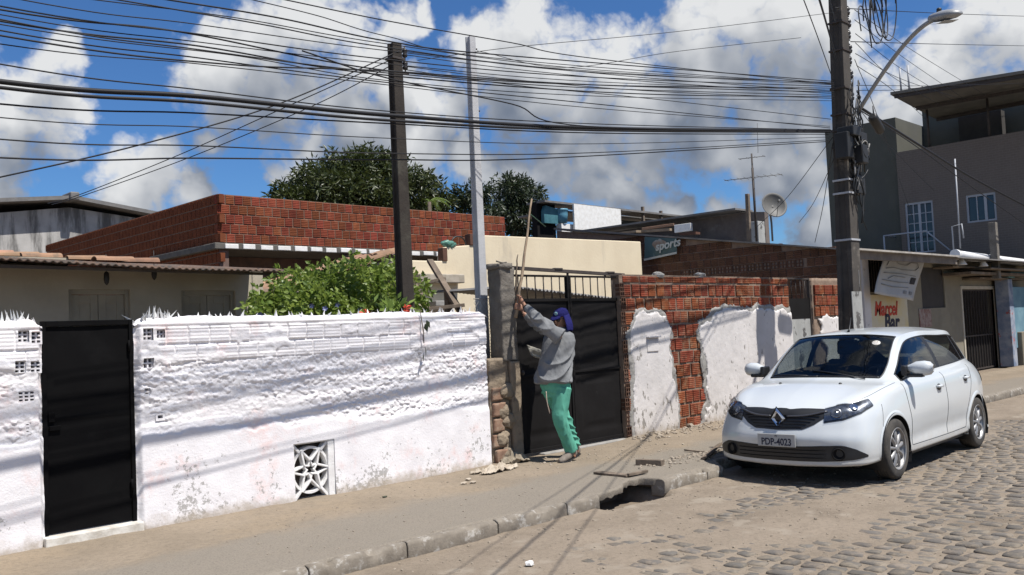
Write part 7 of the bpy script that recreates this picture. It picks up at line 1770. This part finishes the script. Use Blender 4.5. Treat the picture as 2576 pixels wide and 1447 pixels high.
# body: one continuous figure under the clothes, with head and hands
b = MB()
loft(b, [(hipc-fz_*.06, (.08, .12), (fx, fy)), (waist, (.09, .13), (fx, fy)), (chest, (.10, .15), (fx, fy)), (nck-fz_*.05, (.07, .13), (fx, fy)), (nck, (.055, .06), (fx, fy)), (nck+(head-nck)*.5, (.055, .058), (fx, fy))])
for h_, k_, a_ in ((hipL, kneL, ankL), (hipR, kneR, ankR)): limb(b, [h_, k_, a_, a_-fz_*.05], [.07, .05, .042, .045])
for s_, e_, w_ in ((shL, elL, wrL), (shR, elR, wrR)): limb(b, [s_-fz_*.02, e_, w_], [.05, .038, .028])
tilt = Matrix.Rotation(-.22, 3, fy)      # chin up, looking at his hands
hd_ = lambda f, s, u: head+tilt@(fx*f+fy*s+fz_*u)
loft(b, [(hd_(.03, 0, -.115), (.035, .03), (fx, fy)), (hd_(.025, 0, -.095), (.062, .055), (fx, fy)), (hd_(.012, 0, -.04), (.09, .07), (fx, fy)), (hd_(0, 0, .02), (.098, .076), (fx, fy)), (hd_(-.006, 0, .07), (.088, .07), (fx, fy)), (hd_(-.01, 0, .11), (.05, .04), (fx, fy))])
limb(b, [hd_(.092, 0, .02), hd_(.112, 0, -.012), hd_(.118, 0, -.028), hd_(.09, 0, -.035)], [.008, .012, .016, .01], 8, 3)   # nose
for u_, f_ in ((-.062, .088), (-.078, .085)): limb(b, [hd_(f_-.01, -.022, u_), hd_(f_, 0, u_+.002), hd_(f_-.01, .022, u_)], [.006, .009, .006], 6, 3)         # lips
for s_ in (-1, 1): limb(b, [hd_(-.005, s_*.074, .02), hd_(-.012, s_*.088, .01), hd_(-.004, s_*.078, -.03)], [.012, .016, .009], 8, 3); limb(b, [hd_(.078, s_*.018, .026), hd_(.082, s_*.045, .028)], [.008, .007], 6, 3)
# hands closed round the stick
stick0, stick1 = L(J(1297, 800, -.09)), L(J(1337, 500, -.02)); sd = (stick1-stick0).normalized()
def hand(b, wr, ha, side):
    t_ = ((ha-stick0).dot(sd)); c_ = stick0+sd*t_; inn = (wr-c_); inn = (inn-sd*inn.dot(sd)).normalized(); oth = sd.cross(inn).normalized()*side
    palm = c_+inn*.045
    loft(b, [(wr, (.026, .020), (sd, oth)), (wr.lerp(palm, .5), (.036, .021), (sd, oth)), (palm+inn*.012, (.045, .021), (sd, oth)), (c_+inn*.026, (.044, .016), (sd, oth))], 12)
    for k, (dz_, ln) in enumerate(((.036, .95), (.013, 1.05), (-.010, 1.0), (-.031, .82))):
        rr_ = .026; pts = [c_+sd*dz_+inn*.030+oth*.012]
        for a in np.linspace(.5, .5+3.6*ln, 6): pts.append(c_+sd*dz_*.92+(inn*math.cos(a)+oth*math.sin(a))*rr_)
        limb(b, pts, [.010]*5+[.009, .007], 8, 2)
    pts = [palm+sd*.03-oth*.012]+[c_+sd*(.042+.006*i)+(inn*math.cos(a)-oth*math.sin(a))*.027 for i, a in enumerate((.4, 1.1, 1.8))]; limb(b, pts, [.013, .012, .011, .008], 8, 2)
hand(b, wrL, haL, 1); hand(b, wrR, haR, -1)
solid(b, 'body', m_skin, .007, 2)
# shirt
b = MB()
loft(b, [(L(J(1390, 962)), (.205, .245), (fx, fy)), (L(J(1391, 945)), (.20, .24), (fx, fy)), (L(J(1396, 915)), (.175, .225), (fx, fy)), (L(J(1402, 885)), (.168, .225), (fx, fy)), (L(J(1406, 860)), (.155, .23), (fx, fy)), (L(J(1408, 842)), (.125, .20), (fx, fy)), (L(J(1410, 830)), (.08, .10), (fx, fy)), (L(J(1411, 824)), (.062, .07), (fx, fy))], 24)
limb(b, [shL+fx*-.02, shL.lerp(elL, .35)+fz_*.0, elL, elL.lerp(wrL, .55), wrL.lerp(elL, .08)], [.105, .085, .070, .058, .043]); limb(b, [shR, shR.lerp(elR, .4), elR, elR.lerp(wrR, .55), wrR.lerp(elR, .1)], [.098, .082, .068, .056, .042])
solid(b, 'shirt', m_shirt, .009, 4, disp=shirt_folds)
# trousers
b = MB()
loft(b, [(L(J(1393, 948)), (.15, .185), (fx, fy)), (L(J(1396, 965)), (.165, .195), (fx, fy)), (L(J(1400, 985)), (.16, .19), (fx, fy)), (L(J(1402, 1000)), (.13, .17), (fx, fy))], 20)
for h_, k_, a_ in ((hipL, kneL, ankL), (hipR, kneR, ankR)): limb(b, [h_-fz_*.02, h_.lerp(k_, .5), k_, k_.lerp(a_, .6), a_+fz_*.015], [.120, .102, .086, .078, .082])
solid(b, 'trousers', m_pants, .009, 4, disp=trouser_folds)
b = MB(); limb(b, [L(J(1374, 985, MY-.185)), L(J(1376, 1010, MY-.20)), L(J(1383, 1040, MY-.205))], [.006, .006, .005], 6); b.build('pocket_piping', M('piping', (.45, .36, .28), None, 9), person)
# shoes
for k_, (a_, toe) in enumerate(((ankL, J(1386, 1158, MY-.10)), (ankR, J(1399, 1150, MY+.10)))):
    t_ = L(toe); t_.z = .012; hl_ = Vector((a_.x+.075, a_.y, .0)); b = MB(); d_ = (t_-hl_); d_.z = 0; ln = min(d_.length, .31); d_.normalize(); sv = Vector((-d_.y, d_.x, 0))
    rise = .05 if k_ == 0 else .03
    secs = [(0, .030, .05, .045+rise), (.03, .038, .065, .05+rise), (.09, .040, .066, .055+rise*.8), (.15, .045, .052, .042+rise*.45), (.22, .050, .04, .035+rise*.12), (.27, .044, .033, .03), (.305, .02, .022, .024)]
    loft(b, [(hl_+d_*s_+fz_*z_, (w_, h_), (sv, fz_)) for s_, w_, h_, z_ in secs], 14); limb(b, [hl_+d_*.055+fz_*(.06+rise), a_+fz_*.01], [.045, .048], 12); o = solid(b, 'shoe', m_shoe, .008, 3)
    b = MB(); loft(b, [(hl_+d_*s_+fz_*(max(.009, z_-h_*.95)), (w_+.006, .010), (sv, fz_)) for s_, w_, h_, z_ in secs], 12); b.build('sole', m_watch, o)
# cap with visor and neck flap, glasses, watch
b = MB()
loft(b, [(hd_(-.002, 0, .032), (.112, .088), (tilt@fx, fy)), (hd_(-.006, 0, .075), (.106, .086), (tilt@fx, fy)), (hd_(-.012, 0, .11), (.08, .066), (tilt@fx, fy)), (hd_(-.014, 0, .13), (.03, .025), (tilt@fx, fy))], 22)
cap_ = solid(b, 'cap', m_cap, .008, 2)
G = np.zeros((13, 7, 3))
for i, a in enumerate(np.linspace(-1.0, 1.0, 13)):
    for j, f in enumerate(np.linspace(0, 1, 7)):
        r_ = .106+.075*f*(math.cos(a)**.5); p = hd_(r_*math.cos(a*.9), .087*math.sin(a*1.15)*(1-.1*f), .045+.006-.03*f*f); G[i, j] = p[:]
o = link('visor', grid_mesh('visor', G, m_cap), cap_); s_ = o.modifiers.new('thick', 'SOLIDIFY'); s_.thickness = .006
p = hd_(.098, -.02, .085); b = MB(); b.lathe([(0, .004), (.022, .003), (.024, 0)], 14, Matrix.Translation(p)@(tilt@(fx*.9-fy*.3)).to_track_quat('Z', 'Y').to_matrix().to_4x4()); b.build('cap_emblem', M('emblem', (.12, .35, .42), (.4, .45, .4), 60), cap_)
G = np.zeros((30, 14, 3))
for i, a in enumerate(np.linspace(-2.0, 2.0, 30)):
    for j, f in enumerate(np.linspace(0, 1, 14)):
        base_ = hd_(-(.112)*math.cos(a)-.002, .094*math.sin(a), .045)
        low = nck+Vector((.105*math.cos(a)*1.2+.005, .165*math.sin(a)*.95, -.022+.02*abs(math.sin(a))))
        k_ = f**.85; p = base_*(1-k_)+low*k_; rr_ = Vector((math.cos(a), math.sin(a), 0)); p = p+rr_*(.020*math.sin(PI*f)+.010*math.sin(a*9)*f)
        G[i, j] = p[:]
o = link('neck_flap', grid_mesh('neck_flap', G, m_cap), cap_); s_ = o.modifiers.new('thick', 'SOLIDIFY'); s_.thickness = .005; s_.offset = 1
b = MB()
for s_ in (-1, 1): b.lathe([(0, .003), (.024, .002), (.025, -.002)], 12, Matrix.Translation(hd_(.094, s_*.034, .005))@(tilt@(fx+fy*s_*.35)).to_track_quat('Z', 'Y').to_matrix().to_4x4())
b.tube([hd_(.09, -.06, .01), hd_(.0, -.082, .012)], .004, 5); b.tube([hd_(.105, -.012, .008), hd_(.105, .012, .008)], .004, 5); b.build('sunglasses', m_watch, person)
b = MB(); wd_ = (elL-wrL).normalized(); q = wrL+wd_*.028; u_ = wd_.orthogonal().normalized(); v_ = wd_.cross(u_); b.tube([q+(u_*math.cos(a)+v_*math.sin(a))*.036 for a in np.linspace(0, 2*PI, 17)], .011, 6, False); b.build('wrist_watch', m_watch, person)
# the stick he holds, a second broken one
def stick(pts, r0, r1, label, mat, tips=()):
    b = MB(); P_ = spline([Vector(p) for p in pts], 6); n_ = len(P_); b.tube([p+Vector((.006*math.sin(i*1.7), 0, .004*math.cos(i*2.3))) for i, p in enumerate(P_)], [r0+(r1-r0)*i/(n_-1) for i in range(n_)], 8); return b.build('wooden_stick', mat, None, label=label, cat='stick')
st1 = stick([PO+stick0, (PO+stick0).lerp(PO+stick1, .5)+Vector((.01, 0, 0)), PO+stick1], .022, .011, 'long bare stick held upright by the person at the gate', m_wood2)
stick([at(1296, 770, 1, .02), at(1299, 690, 1, .02), at(1302, 640, 1, .02)], .018, .006, 'shorter broken stick standing against the gate bars', m_wood)
b = MB(); b.tube([at(1335, 540, 1, -.03), at(1350, 552, 1, .4), at(1372, 570, 1, 1.2)], .007, 5); b.build('green_cord', M('green_cord', (.06, .13, .08), None, 9), None, label='short green cord tied to the top of the long stick', cat='cord')
# pale crumpled patch set on the gate
gp_ = [at(px, py, 1, .0) for px, py in ((1320, 868), (1356, 880), (1372, 908), (1330, 895))]
gu_, gv_ = np.meshgrid(np.linspace(0, 1, 14), np.linspace(0, 1, 10), indexing='ij'); Q = np.array([[*q] for q in gp_])
G = (Q[0]*(1-gu_)[..., None]+Q[1]*gu_[..., None])*(1-gv_)[..., None]+(Q[3]*(1-gu_)[..., None]+Q[2]*gu_[..., None])*gv_[..., None]; G[..., 1] += .06*(fbm(gu_*3+2, gv_*3, 8, 3)-.5)-.03
o = link('pale_patch', grid_mesh('pale_patch', G, M('pale_patch_grey', (.36, .34, .29), (.22, .21, .18), 14, .9, .3)), None, 'crumpled pale patch on the dark gate behind the person', 'paper'); s_ = o.modifiers.new('thick', 'SOLIDIFY'); s_.thickness = .004

# ================================================================== DEBRIS
def crumple(px, py, a_, b_, h_, seed, mat, name, label, cat, rz=0, group=None):
    p = at(px, py, 2, WZ); gx, gy = np.meshgrid(np.linspace(-1, 1, 34), np.linspace(-1, 1, 26), indexing='ij')
    rad = np.sqrt(gx**2+gy**2); hh = np.abs(fbm(gx*2.3+seed, gy*2.3, seed, 4)-.5)*2
    z_ = h_*(hh*1.5+.15)*np.clip(1.15-rad, 0, 1)**.6+.012; k = .75+.5*fbm(gx*1.5, gy*1.5, seed+4, 2)
    o = link(name, grid_mesh(name, np.stack((gx*a_*k, gy*b_*k, z_), -1), mat, smooth=False, keep=(rad < 1.08-.25*fbm(gx*3, gy*3, seed+7, 2))[:-1, :-1]), None, label, cat, group, loc=(p.x, p.y, WZ), rot=(0, 0, rz)); s_ = o.modifiers.new('thick', 'SOLIDIFY'); s_.thickness = .006; return o
m_rag1 = M('dirty_rag', (.30, .255, .19), (.19, .155, .11), 7, .95, .4, 40); m_rag2 = M('pale_rag', (.46, .40, .32), (.34, .28, .21), 7, .95, .4, 40)
crumple(1298, 1166, .22, .12, .13, 3, m_rag1, 'dirty_sack', 'dirty brown sack crumpled at the foot of the gate pillar', 'sack')
crumple(1255, 1186, .34, .11, .10, 9, m_rag2, 'paper_scraps', 'pale torn paper sacking lying before the gate pillar', 'sacking', .25)
crumple(1205, 1192, .12, .05, .05, 15, m_rag2, 'paper_scraps', 'small pale scrap by the foot of the white wall end', 'sacking', -.2)
def board(pa, pb, w, h, label, mat, roll=0, lift=.0, ends=(0, 0)):
    a_, c_ = at(*pa, 2, WZ+.02), at(*pb, 2, WZ+.02); a_.z += lift+ends[0]; c_.z += lift+ends[1]; m4 = MB(); m4.bar(a_, c_, w, h, up=(0, math.sin(roll), math.cos(roll))); o = m4.build('wood_piece', mat, None, .005, label=label, cat='wood', group='wood scraps on the sidewalk'); return o
board((1603, 1166), (1668, 1169), .09, .07, 'thick dark wood block lying on the sidewalk', m_wood, .3, .015)
board((1500, 1188), (1583, 1197), .10, .022, 'flat weathered board lying near the broken kerb', m_wood, 0, 0)
board((1580, 1198), (1628, 1188), .035, .03, 'thin batten at the end of the flat board', m_wood, 0, .012)
board((1770, 1155), (1812, 1132), .07, .03, 'dark splintered board tilted up near the car', m_wood, .4, .01, (0, .06))
board((1722, 1132), (1775, 1138), .025, .02, 'thin stick lying behind the tilted board', m_wood, 0, 0)
# stones and rubble lumps: one mesh each kind, small
def pebble(seed):
    bm = bmesh.new(); bmesh.ops.create_icosphere(bm, subdivisions=1, radius=1.0); r_ = random.Random(seed)
    for v in bm.verts: v.co = Vector((v.co.x*r_.uniform(.7, 1.1), v.co.y*r_.uniform(.6, 1.0), v.co.z*r_.uniform(.4, .75)))
    V = [tuple(v.co) for v in bm.verts]; F_ = [tuple(q.index for q in f.verts) for f in bm.faces]; bm.free(); return V, F_
peb = [pebble(i) for i in range(8)]; rq = random.Random(17)
def scatter(n, fn, name, mat, parent):
    b = MB()
    for _ in range(n):
        x_, y_, s_ = fn(); V, F_ = rq.choice(peb); zz = float(walk_z(np.array([x_]), np.array([y_]))[0]) if y_ > float(edge_y(np.array([x_]))[0]) else float(road_z(np.array([x_]), np.array([y_]))[0])
        mt = Matrix.Translation((x_, y_, zz+s_*.2))@Euler((rq.uniform(-.4, .4), rq.uniform(-.4, .4), rq.uniform(0, 6))).to_matrix().to_4x4()@Matrix.Scale(s_, 4); b.add([mt@Vector(v) for v in V], F_, False)
    b.build(name, mat, parent, kind='stuff')
m_rubl = M('rubble', (.34, .29, .23), (.25, .205, .155), 12, .95, .5, 50); m_grit = M('grit', (.30, .25, .19), (.21, .175, .135), 12, .95, .4, 60)
scatter(260, lambda: (rq.gauss(9.0, .45), rq.gauss(-1.75, .10), rq.uniform(.006, .028)), 'rubble_strip', m_rubl, walk)
scatter(420, lambda: (rq.uniform(9.9, 13.5), -.06-abs(rq.gauss(0, .16)), abs(rq.gauss(.006, .016))+.004), 'wall_foot_rubble', m_rubl, walk)
scatter(160, lambda: (rq.uniform(7.2, 10.2), -.2-abs(rq.gauss(0, .5)), abs(rq.gauss(.0, .008))+.004), 'gate_grit', m_rubl, walk)
scatter(1500, lambda: (rq.uniform(3.6, 11), rq.uniform(-5.5, -2.4), abs(rq.gauss(.0, .006))+.003), 'road_grit', m_grit, road)
scatter(500, lambda: (rq.uniform(3.4, 9.5), rq.uniform(-2.25, -.1), abs(rq.gauss(.0, .005))+.002), 'sidewalk_grit', m_grit, walk)
p = at(1333, 1424, 2, 0); V, F_ = peb[2]; b = MB(); b.add([Vector(v)*.045 for v in V], F_, False); b.build('white_stone', m_wb, None, label='single white stone lying in the road sand', cat='stone', loc=(p.x, p.y, .02))
for i, (px, py) in enumerate(((1190, 1216), (1178, 1208), (1168, 1218))):
    p = at(px, py, 2, WZ); V, F_ = peb[i]; b = MB(); b.add([Vector((v[0]*.055, v[1]*.035, v[2]*.03)) for v in V], F_, False); b.build('pale_chip', m_rag2, None, label='pale plaster chip lying by the foot of the white wall', cat='chip', group='plaster chips by the wall', loc=(p.x, p.y, WZ+.012))
p = at(968, 1252, 2, WZ); V, F_ = peb[4]; b = MB(); b.add([Vector((v[0]*.04, v[1]*.025, v[2]*.015)) for v in V], F_, False); b.build('dark_leaf', m_dkleaf, None, label='small dark fallen leaf on the bare sidewalk', cat='leaf', loc=(p.x, p.y, WZ+.01))
